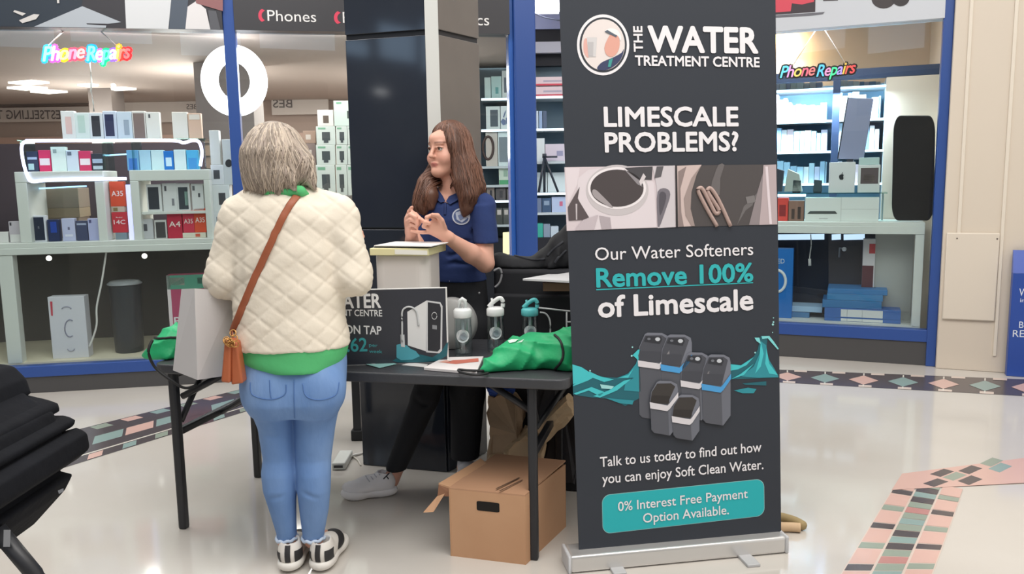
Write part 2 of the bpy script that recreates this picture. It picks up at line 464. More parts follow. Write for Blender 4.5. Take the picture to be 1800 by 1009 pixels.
# ================================================================== materials
M_floor = mat('polished_floor', '#cdc8c1', .09, noise=(1.3, '#c6c0b8', (1, 1, 1)), spec=.7)
M_blue = mat('blue_frame', '#2f5096', .35)
M_plinth = mat('dark_plinth', '#4b4a4b', .45)
M_white = mat('white_laminate', '#dfe2dc', .4)
M_glass = glass_mat('window_glass', '#f4f8f8', .035)
M_clear = glass_mat('clear_plastic', '#f2f6f7', .05)
M_shelfglass = glass_mat('shelf_glass', '#d8ece8', .05)
M_taupe = mat('shop_wall_paint', '#a08c80', .8, noise=(.8, '#958278'))
M_ceil = mat('shop_ceiling', '#a2958d', .8)
M_dark = mat('charcoal_panel', '#3c3d42', .5)
M_cream = mat('cream_wall', '#d9cdbd', .45, noise=(.6, '#d5c9ba'))
M_black = mat('black_metal', '#25262a', .4)
M_ledw = mat('led_white', '#f4f6ff', emit=7)
M_ledv = mat('led_lavender', '#d8d8ff', emit=3.2)
M_cable = C('#e6e4e0', .5)

LF = Fr((-2.397, 5.782), 9.9)
RF = Fr((3.118, 5.988), -22.6)
MF = Fr((0.0, 7.7), 0.0)
def zof(fr, x, y, d=0.): return fr.sz(x, y, d)[1]
def sof(fr, x, y, d=0.): return fr.sz(x, y, d)[0]

# ================================================================== shell
b = B(); b.box((0, 3, -.05), (16, 22, .1), M_floor); b.done('floor', kind='structure')

# mosaic bands inlaid in the floor
mo = dict(dk=C('#554e50', .2), pk=C('#d3aea3', .2), tl=C('#8ca29e', .2), gn=C('#929d90', .2), lt=C('#d6c4b9', .2), wh=C('#d9d3c8', .2), rd=C('#b98580', .2))
def band(name, p00, p10, p01, p11, cells, z0=0.):
    """p00-p10 first long edge, p01-p11 second; cells (u,v polygons, colour)"""
    q = [G(*p) for p in (p00, p10, p01, p11)]; b = B()
    for k, (pts, m) in enumerate(cells):
        W = [(q[0] * (1 - u) + q[1] * u) * (1 - v) + (q[2] * (1 - u) + q[3] * u) * v + V(0, 0, .0012 + .00003 * k + z0) for u, v in pts]
        b.poly(W, mo[m])
    return b.done(name, kind='structure')
R4 = lambda u0, v0, u1, v1: [(u0, v0), (u1, v0), (u1, v1), (u0, v1)]
cells = [(R4(-.9, 0, 1.3, 1), 'dk')]
for i in range(-5, 8):
    u = .035 + i * .163
    cells += [([(u - .062, .52), (u, .2), (u + .062, .52), (u, .84)], ['pk', 'tl', 'pk', 'tl'][i % 4])]
    cells += [(R4(u + .03, 0, u + .085, .13), 'lt'), (R4(u - .02, .87, u + .035, 1), 'lt'), (R4(u - .003, .04, u + .003, .2), 'wh'), (R4(u - .003, .84, u + .003, .97), 'wh')]
band('floor_mosaic', (1370, 650), (1800, 667), (1370, 672.5), (1800, 696.5), cells)
cells = [(R4(-.5, 0, 2.2, .8), 'dk'), (R4(-.5, .8, 2.2, .83), 'wh'), (R4(-.5, .83, 2.2, 1), 'dk')]
for i in range(-3, 13):
    u = i * .172 + .06
    cells += [(R4(u, .37, u + .155, .6), ['tl', 'pk', 'tl', 'dk'][i % 4]), ([(u - .05, .02), (u + .04, .02), (u + .09, .16), (u - .0, .16)], ['gn', 'pk', 'tl'][i % 3])]
    cells += [(R4(u + .0, .85, u + .07, .98), ['pk', 'tl', 'gn'][i % 3])]
band('floor_mosaic', (154.6, 750.7), (430, 682.7), (130, 817), (443.5, 720), cells)
cells = [(R4(-.35, 0, 1.02, 1), 'lt')]
for i in range(-2, 5):
    u = .03 + i * .225
    cells += [(R4(u, .015, u + .06, .31), 'gn' if i % 2 else 'dk'), (R4(u + .068, .015, u + .217, .31), 'pk')]
    cells += [(R4(u + .02, .69, u + .08, .985), 'gn' if i % 2 == 0 else 'dk'), (R4(u + .088, .69, u + .237, .985), 'pk')]
    for j in range(3):
        c = (i * 3 + j) % 8
        cells += [(R4(u + j * .075, .34, u + j * .075 + .07, .66), ['gn', 'rd', 'gn', 'dk', 'tl', 'dk', 'gn', 'tl'][c])]
band('floor_mosaic', (1478, 1009), (1570, 858), (1640, 1009), (1688, 878), cells)
cells = [(R4(-.02, 0, 1.6, 1), 'pk')]
for j, (u, v) in enumerate(((.32, .25), (.3, .75), (.55, .25), (.57, .75), (.435, .5), (.8, .3), (.72, .0))):
    cells += [([(u - .1, v), (u, v - .22), (u + .1, v), (u, v + .22)], ['dk', 'dk', 'dk', 'dk', 'gn', 'tl', 'gn'][j])]
band('floor_mosaic', (1590, 833), (1800, 806), (1572, 862), (1800, 850), cells, .0022)

# shop shell
Lend = LF.w(sof(LF, 905, 300) + .02, 0, 0); Rbeg = RF.w(-2.35, 0, 0)
zF = zof(LF, 200, 52); zFr = zof(RF, 1500, 46)
foot = [LF.w(-3.4, .02, 0), Lend + LF.n * .02, Rbeg + RF.n * .02, RF.w(.02, .02, 0), RF.w(.02, 3.4, 0), V(3.9, 11, 0), V(-7, 11, 0)]
b = B(); b.prism([p + V(0, 0, .001) for p in foot], (0, 0, .014), mat('shop_floor', '#6e645c', .3)); b.done('floor', kind='structure')
sp0, sp1 = Lend + LF.n * .02, V(.55, 11, 0)
b = B(); b.prism([p + V(0, 0, zF + .01) for p in (foot[0], sp0, sp1, V(-7, 11, 0))], (0, 0, .08), M_ceil); b.done('ceiling', kind='structure')
b = B(); b.prism([p + V(0, 0, 3.1) for p in (sp0, *foot[2:6], sp1)], (0, 0, .08), M_ceil); b.done('ceiling', kind='structure')
b = B(); b.box((-1.5, 11.05, 1.56), (11.5, .1, 3.1), M_taupe); b.done('wall_back', kind='structure')
b = B(); b.prism([RF.w(.02, .0, .0), RF.w(.14, .0, 0), RF.w(.14, 3.4, 0), RF.w(.02, 3.4, 0)], (0, 0, 3.1), M_cream); b.done('wall_right', kind='structure')
b = B(); b.prism([LF.w(-3.5, .0, .0), LF.w(-3.4, .0, 0), V(-7, 11, 0), V(-7.1, 11, 0)], (0, 0, zF), M_taupe); b.done('wall_left', kind='structure')
# mall side behind the viewer: what the polished stone and the floor mirror
b = B(); b.box((0, -7, 2.9), (16, .2, 5.8), C('#b5b0aa', .7))
for x in (-6, -3.2, 0, 3, 5.6): b.box((x, -6.88, 1.2), (1.9, .06, 2.4), C('#4c5058', .4))
for x in (-5.2, -1.2, 2.8): b.box((x, -6.88, 3.2), (3.2, .05, .9), C('#54565c', .4))
for x, zz_, wx in ((-5.6, 4.55, 1.3), (-3.9, 4.7, 1.5), (-2.0, 4.5, 1.2), (-.2, 4.7, 1.6), (2.2, 4.6, 1.5)): b.box((x, -6.88, zz_), (wx, .05, .75), mat('mirror_glow', '#b9d2ea', emit=1.7))  # unseen glowing panels, added for reflections
b.done('wall_front', kind='structure')
b = B(); b.box((-8.0, -1.5, 2.9), (.2, 11, 5.8), C('#6d6f74', .7)); b.box((-7.88, -1.5, 1.5), (.05, 10.6, 3.0), C('#3d4048', .5))
for y0, y1, z0, z1 in ((-5.3, -4.35, 3.62, 4.2), (-4.0, -3.3, 3.58, 3.84), (-6.6, -5.6, 3.5, 4.4), (-2.9, -2.0, 3.7, 4.3)): b.box((-7.88, (y0 + y1) / 2, (z0 + z1) / 2), (.05, y1 - y0, z1 - z0), mat('mirror_glow_blue', '#a9c6e2', emit=3.2))  # glowing patches added out of view so the column's face mirrors them
b.box((-7.87, -4.3, 3.0), (.05, .3, .05), mat('bar_light', '#ffffff', emit=9)); b.done('wall_mall', kind='structure')
# slat wall and mirrored lettering at the back of the shop
b = B()
for k in range(7): b.box((-2.2, 10.96, 2.02 - k * .16), (9.4, .03, .13), C('#c9a994' if k % 2 else '#b5988a', .7))
b.done('wall_panel', kind='structure', label=None)
def strip_sign(x0, x1, yt, yb, txt, tx0, tx1, tb, cap, label):
    pl = Plane((0, 10.85, 0), (0, -1, 0)); P0, P1 = pl.hit(x0, yb), pl.hit(x1, yt); b = B()
    b.box(((P0[0] + P1[0]) / 2, 10.88, (P0[2] + P1[2]) / 2), (P1[0] - P0[0], .05, P1[2] - P0[2]), C('#b9aea6', .6))
    o = b.done('hanging_sign', None, label, 'sign'); b = B()
    pl.text(b, txt, (tx1, tb), (tx0, tb), cap, C('#5a5250', .6), bold=.01)     # reads backwards, as seen from behind
    b.done('lettering', o)
strip_sign(-70, 158, 187, 216, 'BESTSELLING TECH', -40, 117, 209, 15, 'long pale shop sign with BESTSELLING lettering seen reversed')
strip_sign(211, 349, 175, 216, 'BES', 328, 347, 192, 9, 'pale hanging sign right of the shop pillar with tiny reversed lettering')
strip_sign(478, 576, 166, 202, 'BES', 480, 514, 189, 14, 'pale hanging sign right of the ring light with reversed BES')
# ceiling panels of light in the shop
for k, q in enumerate((((14, 146), (55, 142.5), (87, 146), (50, 149)), ((12, 155), (45, 152.5), (84, 155.5), (45, 158.5)), ((53, 161.5), (80, 159), (119, 162), (85, 164.5)), ((136, 150), (160, 148.5), (174, 150.5), (158, 152.5)), ((195, 150), (200, 148.5), (204, 150.5), (197, 152.5)), ((195, 156), (215, 154.5), (240, 157), (197, 159.5)))):
    P = [G(x, y, zF - .005) for x, y in q]; b = B(); b.prism([p - V(0, 0, .006) for p in P], (0, 0, .02), mat('panel_light', '#fff6ea', emit=2.2))
    b.done('ceiling_light', None, ['white ceiling panel light, topmost of the left three', 'white ceiling panel light, middle of the left three', 'white ceiling panel light, lowest of the left three', 'short white ceiling light touching the hanging white cable', 'smallest ceiling light right of the pillar', 'long white ceiling light right of the pillar'][k], 'ceiling light', 'panel lights on the shop ceiling')
# interior pillars
pil = C('#6f6763', .7)
P0, P1 = D(166, 300, 9.2), D(206, 300, 9.2); b = B(); b.box(((P0[0] + P1[0]) / 2, 9.35, 1.28), (P1[0] - P0[0], .3, 2.55), pil); b.done('wall_pillar', kind='structure')
P0, P1 = D(352, 300, 7.4), D(452, 300, 7.4); b = B(); b.box(((P0[0] + P1[0]) / 2, 7.55, 1.28), (P1[0] - P0[0], .3, 2.55), C('#7a736f', .7)); b.done('wall_pillar', kind='structure')

# ------------------------------------------------------------------ left shopfront
zp, zs_ = zof(LF, 150, 657), zof(LF, 150, 638)
sE = sof(LF, 905, 300)
b = B(); LF.box(b, -3.4, sE, -.02, .06, 0, zp, M_plinth); b.done('baseboard_left', kind='structure')
b = B(); LF.box(b, -3.4, sE, -.03, .06, zp, zs_, M_blue, .004); b.done('trim_1', kind='structure')
s0, s1 = sof(LF, 398, 125), sof(LF, 418.5, 125)
b = B(); LF.box(b, s0, s1, -.035, .05, zs_, 3.6, M_blue, .006); b.done('window_frame', kind='structure')
s2, s3 = sof(LF, 902.5, 150), sof(LF, 940, 150)
b = B(); LF.box(b, s2, s3, -.06, .12, 0, 3.6, M_blue, .015); LF.box(b, s2 - .035, s2 + .002, -.02, .1, 0, 3.6, mat('blue_shine', '#3566b8', .25), .008); b.done('door_frame', kind='structure')
b = B(); LF.box(b, -3.4, s0, .0, .008, zs_, zF + .02, M_glass); b.done('window_1', kind='structure')
b = B(); LF.box(b, s1, s2 - .03, .0, .008, zs_, zF + .02, M_glass); b.done('window_2', kind='structure')
# fascia boards above
pl = LF.plane(-.05)
b = B(); LF.box(b, -3.4, s0, -.05, .1, zF, 3.5, C('#37363b', .5))
fa = b.done('fascia_sign', None, 'dark shop fascia printed with grey devices, left of the blue mullion', 'sign')
def art(parent, pl, nm, pts, col, k=1): b = B(); pl.poly(b, pts, C(col, .5), .001 * k); b.done(nm, parent)
art(fa, pl, 'printed_shape', [(-40, -30), (150, -30), (143, 12), (110, 40), (60, 47), (-40, 46)], '#2c3540', 1)
art(fa, pl, 'printed_shape', [(60, 47), (145, 11), (213, 39), (190, 42), (152, 41), (153, 43), (187, 45), (186, 49)], '#a9b0b8', 2)
art(fa, pl, 'printed_shape', [(218, -30), (304, -30), (296, 51), (222, 50)], '#cfd1d4', 2)
art(fa, pl, 'printed_shape', [(304, -30), (335, -30), (330, 10), (326, 51), (297, 51)], '#4d5663', 3)
art(fa, pl, 'printed_shape', [(330, 12), (345, 2), (362, 16), (370, 52), (326, 51)], '#d8d5d6', 4)
art(fa, pl, 'printed_shape', [(340, -30), (392, -30), (392, 20), (372, 14), (345, 6)], '#8d5f60', 5)
art(fa, pl, 'printed_shape', [(366, 18), (380, 20), (388, 53), (370, 52)], '#55565c', 5)
for q in ([(26, 18), (46, 24), (40, 28), (24, 21)], [(34, 36), (60, 25), (70, 26), (64, 34), (40, 41)], [(100, -6), (104, -6), (105, 6), (101, 6)]): art(fa, pl, 'printed_mark', q, '#c9c6c4', 6)
b = B(); LF.box(b, s1, s2 - .03, -.05, .1, zF, 3.5, C('#39383c', .5))
fb = b.done('fascia_sign', None, 'charcoal shop fascia reading Phones, right of the blue mullion', 'sign')
b = B(); pl.text(b, 'Phones', (470.5, 36.5), (556, 39), 19, C('#e9e7e6', .5), bold=.0); b.done('lettering', fb)
b = B(); pl.text(b, 'R', (603, 40), (617, 40.5), 19, C('#e9e7e6', .5)); b.done('lettering', fb)
b = B(); pl.text(b, 'cs', (838, 44.5), (860, 44.5), 19, C('#e9e7e6', .5)); b.done('lettering', fb)
for cx, cy in ((464, 27), (597, 31)):
    b = B(); pl.poly(b, oval(cx, cy, 10, 12, 14, 110, 250) + oval(cx + 5, cy, 9, 9, 14, 250, 110), C('#d8405c', .5)); b.done('logo_mark', fb)

# ring light behind the mullion
d = .22; c = LF.hit(412, 142, d); ro = .5 * np.linalg.norm(LF.hit(358, 142, d) - LF.hit(466, 142, d))
rl = empty('ring_light', LF.w(sof(LF, 412, 142, d), d, zof(LF, 150, 421, .08)), 'round white ring light shining behind the blue mullion', 'ring light')
b = B(); b.tube([c + LF.e * math.cos(t) * ro * .8 + V(0, 0, 1) * math.sin(t) * ro * .9 for t in np.linspace(0, 2 * math.pi, 64, endpoint=False)], .062, mat('ring_glow', '#fdfbff', emit=6), 12, True, upv=tuple(LF.n)); b.done('light_ring', rl)
b = B(); b.tube([c - V(0, 0, ro * .95), LF.w(sof(LF, 432, 250, d), d, root_loc(rl)[2] + .02)], .012, C('#d9c3c6', .4)); b.lathe([(.0, 0), (.09, 0), (.09, .012), (.02, .02)], LF.w(sof(LF, 432, 250, d), d, root_loc(rl)[2]), M_white, 20); b.done('pole', rl)

# neon style signs
NEON = [(c, e) for c, e in (('#7fe9ff', 4), ('#ffb0e8', 4), ('#ffe07a', 4), ('#ff7a90', 4), ('#ff8f8f', 4), ('#6fd8ff', 4), ('#ffa8d8', 4), ('#5dffb0', 4), ('#c9a8ff', 4), ('#ffd25a', 4), ('#ff6a5a', 4), ('#ff5a5a', 4))]
HALO = ['#1fa8f0', '#f050d0', '#f0c020', '#f04a6a', '#f05a5a', '#20a0f0', '#f060c0', '#10d080', '#9060f0', '#f0b020', '#f03a30', '#f02a30']
def neon(pl, parts, bg_px, glow, label, wires, cord=None, back='#15161a', halo=False):
    b = B(); j = 0
    for txt, bl, br, cap in parts:
        cols = [C(back, .3)] if not halo else [mat('halo_%d' % q, HALO[q], .4, emit=1.5) for q in range(j, j + len(txt))]; j += len(txt); gx = cap * .17
        pl.text(b, txt, (bl[0] - gx, bl[1]), (br[0] + gx, br[1]), cap, None, mats=cols, shear=.28, bold=.15, extrude=.02, off=-.004, spacing=.9)
    (t0, a0, a1, c0), (t1, b0, b1, c1) = parts[0], parts[-1]
    b.prism([pl.hit(a0[0] + 4, a0[1] - c0 * .55), pl.hit(a0[0] + 4, a0[1] - c0 * .15), pl.hit(b1[0] - 4, b1[1] - c1 * .15), pl.hit(b1[0] - 4, b1[1] - c1 * .55)], -pl.n * .006, C(back, .3))
    o = b.done('neon_sign', None, label, 'neon sign')
    i = 0
    for txt, bl, br, cap in parts:
        cols = [mat('neon_%d_%g' % (j, glow), NEON[j][0], .4, emit=glow) for j in range(i, i + len(txt))]; i += len(txt)
        b = B(); pl.text(b, txt, bl, br, cap, None, mats=cols, shear=.28, bold=.012, extrude=.05, off=.006, spacing=.9); b.done('lettering', o)
    for (a, c_) in wires:
        b = B(); b.tube([pl.hit(*a), pl.hit(*c_)], .004, C('#d8c8c0', .4), 6); b.done('wire', o)
    if cord:
        b = B(); pl.line(b, cord, .006, M_cable, -.01); b.done('power_cord', o)
    return o
pl = LF.plane(.10)
bgp = [(73, 82), (90, 78), (97, 86), (150, 82), (152, 76), (168, 75), (175, 86), (205, 84), (212, 80), (232, 84), (233, 105), (185, 108), (180, 114), (172, 108), (165, 110), (150, 106), (84, 107), (80, 114), (73, 112)]
neon(pl, [('Phone', (76, 108), (150, 102), 25), ('Repairs', (153, 107), (230, 102), 25)], bgp, 3.2, 'glowing multicoloured Phone Repairs neon sign in the left window', [((85, 80), (117, 50)), ((207, 82), (171, 50))], [(157, 110), (160, 140), (159, 160), (163, 180), (164, 196)], back='#7aa6c8', halo=True)

# ------------------------------------------------------------------ window display furniture, left
zc = zof(LF, 150, 424, .08); zt = zof(LF, 110, 301, .08); zr = zof(LF, 110, 245, .14); zb = zs_ + .012
dc = empty('display_counter', LF.w(sof(LF, 190, 440, .3), .3, zs_), 'long white display counter along the left shop window', 'counter')
b = B(); sa, sb = -3.3, sof(LF, 640, 430, .08); ap = zof(LF, 150, 445, .06)
LF.box(b, sa, sb, .06, .95, zc - .035, zc, M_white, .004); b.done('top_panel', dc)
b = B(); LF.box(b, sa, sb, .055, .085, ap, zc - .035, M_white, .004); b.done('apron', dc)
b = B(); LF.box(b, sof(LF, 4, 540, .06), sof(LF, 30, 540, .06), .06, .14, zs_, ap, M_white, .004); b.done('post', dc)
b = B(); LF.box(b, sa, sb, .06, .95, zs_ - .003, zb, C('#e9dfc6', .5)); b.done('base_board', dc)
b = B(); LF.box(b, sa, sb, .93, .95, zb, zc - .035, C('#504c49', .35)); b.done('back_panel', dc)
def display_frame(x0, x1, xi0, xi1, label, mid=None):
    S = lambda x: sof(LF, x, 370, .08)
    o = empty('display_stand', LF.w(S((x0 + x1) / 2), .2, zc), label, 'display stand', 'white display frames on the window counter')
    b = B(); LF.box(b, S(x0), S(x1), .08, .42, zt - .075, zt, M_white, .004); b.done('top_panel', o)
    for a, c_ in ((x0, xi0), (xi1, x1)):
        b = B(); LF.box(b, S(a), S(c_), .08, .42, zc, zt - .075, M_white, .004); b.done('side_panel', o)
    if mid:
        b = B(); LF.box(b, S(xi0), S(xi1), .1, .4, mid - .02, mid, M_white, .003); b.done('shelf', o)
    return o
display_frame(31, 186, 51, 170, 'white open display frame holding the dark and lavender phones')
zm = zof(LF, 270, 372, .12)
display_frame(232, 372, 247, 361, 'white open display frame holding the A4 boxes', zm)
ri = empty('glass_riser', LF.w(sof(LF, 195, 270, .2), .2, zt), 'clear glass riser bridging the two white display frames', 'shelf')
b = B(); LF.box(b, sof(LF, 30, 250, .14), sof(LF, 362, 250, .14), .14, .42, zr - .008, zr, M_shelfglass); b.done('glass_shelf', ri)
for x in (34, 178, 230, 358):
    b = B(); s_ = sof(LF, x, 250, .14); LF.box(b, s_ - .004, s_ + .004, .16, .4, zt, zr - .008, M_shelfglass); b.done('glass_support', ri)
b = B(); pl = LF.plane(.075)
path = catmull([(352, 292), (355, 268), (350, 250), (338, 247), (322, 251), (300, 247), (180, 247), (60, 247.5), (45, 249), (38, 258), (41, 285), (49, 311), (57, 319), (80, 317), (130, 315), (222, 314)], 6)
b.tube([pl.hit(*p) for p in path], .011, M_ledv, 8, upv=tuple(LF.n)); b.done('led_rope', None, 'glowing white LED rope looped around the phone riser', 'light strip')
for x0, x1, y0, y1, lab in ((57, 152, 332, 327, 'thin blue-white LED bar inside the left display frame'), (178, 222, 274, 271, 'thin blue-white LED bar between the two phone rows')):
    b = B(); b.tube([LF.hit(x0, y0, .3), LF.hit(x1, y1, .3)], .006, mat('led_blue', '#a8d8ff', emit=2), 6); b.done('led_bar', None, lab, 'light strip')
b = B(); s_ = sof(LF, 231, 370, .09); LF.box(b, s_ - .03, s_ - .002, .1, .14, zc, zt - .1, mat('led_side', '#cfcfff', emit=.9)); b.done('light_strip', None, 'upright lavender LED panel beside the orange A35 box', 'light strip')
b = B(); LF.box(b, -3.2, sof(LF, 372, 330, 1.2), 1.2, 1.6, .016, zof(LF, 150, 252, 1.2), C('#4a3f46', .6)); b.done('storage_counter', None, 'dark storage counter behind the left window display', 'counter')

W_ = C('#e4e6e6', .5); PH = '#2b2e38'
RED, ORG, PNK = C('#c8363f', .5), C('#dc5434', .5), C('#e0356a', .5)
def pbox(x0, x1, y0, y1, col, label, d=.18, zs=None, items=(), group='phone boxes in the left window', dep=.05, name='phone_box'):
    return carton(LF, x0, x1, y0, y1, d, dep, C(col, .5) if isinstance(col, str) else col, name, label, 'box', zs, group, items)
scr = lambda c, a=.2, b0=.12, c1=.8, d1=.88: ('phone_picture', a, b0, c1, d1, C(c, .4))
# row on top of the riser
top = [(108, 132, 195, '#dcdcdc', [scr('#d9b8b4', .3, .2, .75, .8)], 'white phone box with faded pink picture, first above the LED rope'), (132, 157, 198, '#d5e0de', [scr('#b9d0c8', .2, .25, .7, .9)], 'pale green phone box, second above the LED rope'), (157, 181, 198, '#d8dce2', [scr('#33343c', .18)], 'white box with black phone, third above the LED rope'), (182, 205, 195, '#ccd4e6', [scr('#2f3354', .12)], 'white box with dark blue phone, fourth above the LED rope'), (206, 232, 196, '#ccd8e6', [scr('#9aa8b8', .45, .15, .8, .7)], 'pale blue phone box, fifth above the LED rope'), (233, 256, 195, '#d9d4cf', [scr('#83706c', .08, .03, .92, .92)], 'box with brown picture panel, sixth above the LED rope'), (257, 281, 197, '#e6e3dd', [('camera_dots', .2, .78, .35, .92, C('#55555a'))], 'plain white box with two dots, seventh above the LED rope'), (303, 330, 197, '#e8e2da', [], 'plain cream box standing apart above the LED rope'), (331, 354, 199, '#ddb9a2', [('lid_band', .1, .75, .9, .95, C('#e8dcd0'))], 'beige box at the right end above the LED rope')]
for x0, x1, y0, c_, it, lab in top: pbox(x0, x1, y0, 243, c_, lab, .2, zr, it)
txtp = lambda m='#f2f2f2', t0=.55, t1=.7: ('label_band', .08, t0, .92, t1, C(m))
ins = [(47, 67, 266, '#323a58', [txtp('#b8c8e8', .6, .72), ('label_band', .1, .1, .6, .4, C('#bfe0e6'))], 'dark blue box with white text, leftmost inside the LED rope'), (68, 89, 264, PNK, [txtp('#f6e8f0', .3, .62)], 'pink and white box, second inside the LED rope'), (90, 116, 258, '#e6f2f0', [('logo_mark', .15, .75, .4, .9, C('#9fb0b0'))], 'tall mint white box, third inside the LED rope'), (117, 138, 264, '#d9e2f2', [('camera_mark', .1, .75, .45, .92, C('#6a7488'))], 'white blue box, fourth inside the LED rope'), (139, 160, 265, PNK, [txtp('#f6e8f0', .3, .62)], 'pink and white box, fifth inside the LED rope'), (161, 182, 270, '#2f3444', [txtp('#aebed8', .45, .7), ('label_band', .1, .1, .9, .3, C('#c8d4e2'))], 'dark box with white text, sixth inside the LED rope'),
       (223, 244, 264, '#7ab4e2', [scr('#4f86d8', .15, .05, .85, .6)], 'sky blue phone box, first of the right group inside the LED rope'), (245, 265, 264, '#b4d8ee', [], 'pale blue phone box, second of the right group inside the LED rope'), (266, 288, 264, '#d4ecf2', [], 'icy white phone box, third of the right group inside the LED rope'), (288, 305, 265, '#1f78d0', [('label_band', .2, .2, .8, .65, C('#cfe8f8'))], 'bright blue phone box, fourth of the right group inside the LED rope'), (306, 327, 263, '#e0eef0', [], 'white phone box, fifth of the right group inside the LED rope'), (328, 349, 264, '#54b6e6', [scr('#4a98d8', .15, .05, .85, .6)], 'cyan phone box, last of the right group inside the LED rope')]
for x0, x1, y0, c_, it, lab in ins: pbox(x0, x1, y0, 299, c_, lab, .2, zt, it)
# inside the left frame
for x0, x1, y0, c_, it, lab in ((55, 81, 379, '#dcdde6', [scr('#262c40', .12, .06, .88, .94), ('logo_mark', .45, .5, .55, .6, C('#b0b0b8'))], 'white phone box with navy phone in the left display frame'), (84, 104, 386, '#27325a', [scr('#2a4aa8', .25, .4, .8, .9)], 'glossy navy phone box, second in the left display frame'), (109, 132, 384, '#c4c8e8', [('logo_mark', .45, .5, .6, .62, C('#6a6a88')), ('label_band', .2, .2, .8, .3, C('#e2e4f4'))], 'lavender phone box with small logo in the left display frame'), (134, 154, 388, '#3c4566', [txtp('#a8b2cc', .78, .88)], 'slate blue phone box, fourth in the left display frame'), (155, 177, 384, '#b8bce4', [('camera_dots', .1, .8, .3, .94, C('#5a5a88'))], 'lilac phone box at the right of the left display frame')):
    pbox(x0, x1, y0, 422, c_, lab, .14, zc, it)
pbox(16, 37, 389, 424, '#c8c0c8', 'pale phone box left of the white display frames', .14, zc, [('label_card', .05, .02, .95, .38, C('#e4e2e0')), ('camera_dots', .1, .8, .25, .95, C('#333338'))])
pbox(-12, 14, 408, 418, '#e2e0de', 'white card lying at the left end of the counter', .14, zc, name='price_card')
st = [(62, 140, 383, 425, '#8a786a', 'brown carton at the bottom of the stack behind the left frame'), (62, 140, 366, 383, '#a39078', 'flat beige carton in the middle of the stack behind the left frame'), (60, 138, 331, 366, '#998a7c', 'grey-brown carton on top of the stack behind the left frame')]
zz = zc
for x0, x1, y0, y1, c_, lab in st:
    z1 = zof(LF, 100, y0, .5); pbox(x0, x1, y0, y1, c_, lab, .5, zz, [('label_band', .05, .15, .18, .5, C('#5a4e46'))] if y0 == 331 else (), 'cartons stacked behind the left frame', .25, 'carton'); zz = z1 + .0005
# between the frames: tall price boxes
wt = C('#f6e6e0')
def priced(x0, x1, y0, y1, m, txt, lab, d, zs, sub=None):
    it = [('lettering', .12, .42, .9, .62, wt, txt)]
    if sub: it.append(('lettering', .3, .72, .72, .78, wt, sub))
    return pbox(x0, x1, y0, y1, m, lab, d, zs, it, 'red and orange phone boxes in the left window')
zz = zc
pbox(203, 223, 409, 421, '#7f8f96', 'small grey gadget box under the red 14C box', .17, zz, [], 'phone boxes in the left window'); z2 = zof(LF, 213, 409, .17) + .0005
priced(197, 223, 373, 409, RED, '14C', 'red box reading 14C between the display frames', .17, z2, 'Redmi'); z3 = zof(LF, 210, 373, .17) + .0005
pbox(197, 219, 363, 373, '#c8b8a4', 'beige label box under the orange A35 box', .17, z3, [('label_band', .1, .2, .45, .8, C('#8a7a50'))]); z4 = zof(LF, 208, 363, .17) + .0005
priced(193, 219, 319, 363, ORG, 'A35', 'tall orange A35 box between the display frames', .17, z4)
# inside the right frame
for x0, x1, y0, it, lab in ((258, 284, 324, [scr('#3a3d44', .1, .08, .82, .9)], 'white phone box with black phone, first on the right frame shelf'), (286, 311, 322, [('camera_dots', .15, .72, .3, .9, C('#55555a')), ('phone_picture', .62, .2, .8, .45, C('#8a8a90'))], 'white phone box with small camera, second on the right frame shelf'), (311, 334, 322, [scr('#40464c', .12, .06, .85, .86), ('label_band', .6, .2, .85, .7, C('#9cc0b4'))], 'white phone box with dark screen, third on the right frame shelf'), (337, 358, 323, [('camera_dots', .1, .75, .3, .92, C('#6a6a6e')), ('phone_picture', .55, .5, .72, .65, C('#4a4a50'))], 'pale phone box, last on the right frame shelf')):
    pbox(x0, x1, y0, 371, '#dfe0e0', lab, .13, zm, it)
pbox(249, 269, 385, 419, '#c4c4c8', 'grey phone box with camera dots under the right frame shelf', .13, zc, [('camera_dots', .2, .4, .5, .75, C('#55555c'))])
pbox(272, 293, 387, 419, '#d8d8d6', 'white phone box with dark picture under the right frame shelf', .13, zc, [scr('#4a4848', .1, .05, .9, .9)])
priced(294, 320, 371, 419, C('#c22c45', .5), 'A4', 'crimson box reading A4 under the right frame shelf', .13, zc)
pbox(321, 362, 409, 418, '#e0dccb', 'cream card strip under the red and orange boxes', .13, zc, [('label_band', .55, .2, .75, .8, C('#d06048'))], name='price_card'); z5 = zof(LF, 340, 409, .13) + .0005
priced(321, 341, 370, 409, C('#cf3a50', .5), 'A35', 'red box squeezed between the A4 and orange A35 boxes', .13, z5)
priced(341, 362, 366, 409, ORG, 'A35', 'orange A35 box at the right end of the right frame', .13, z5)
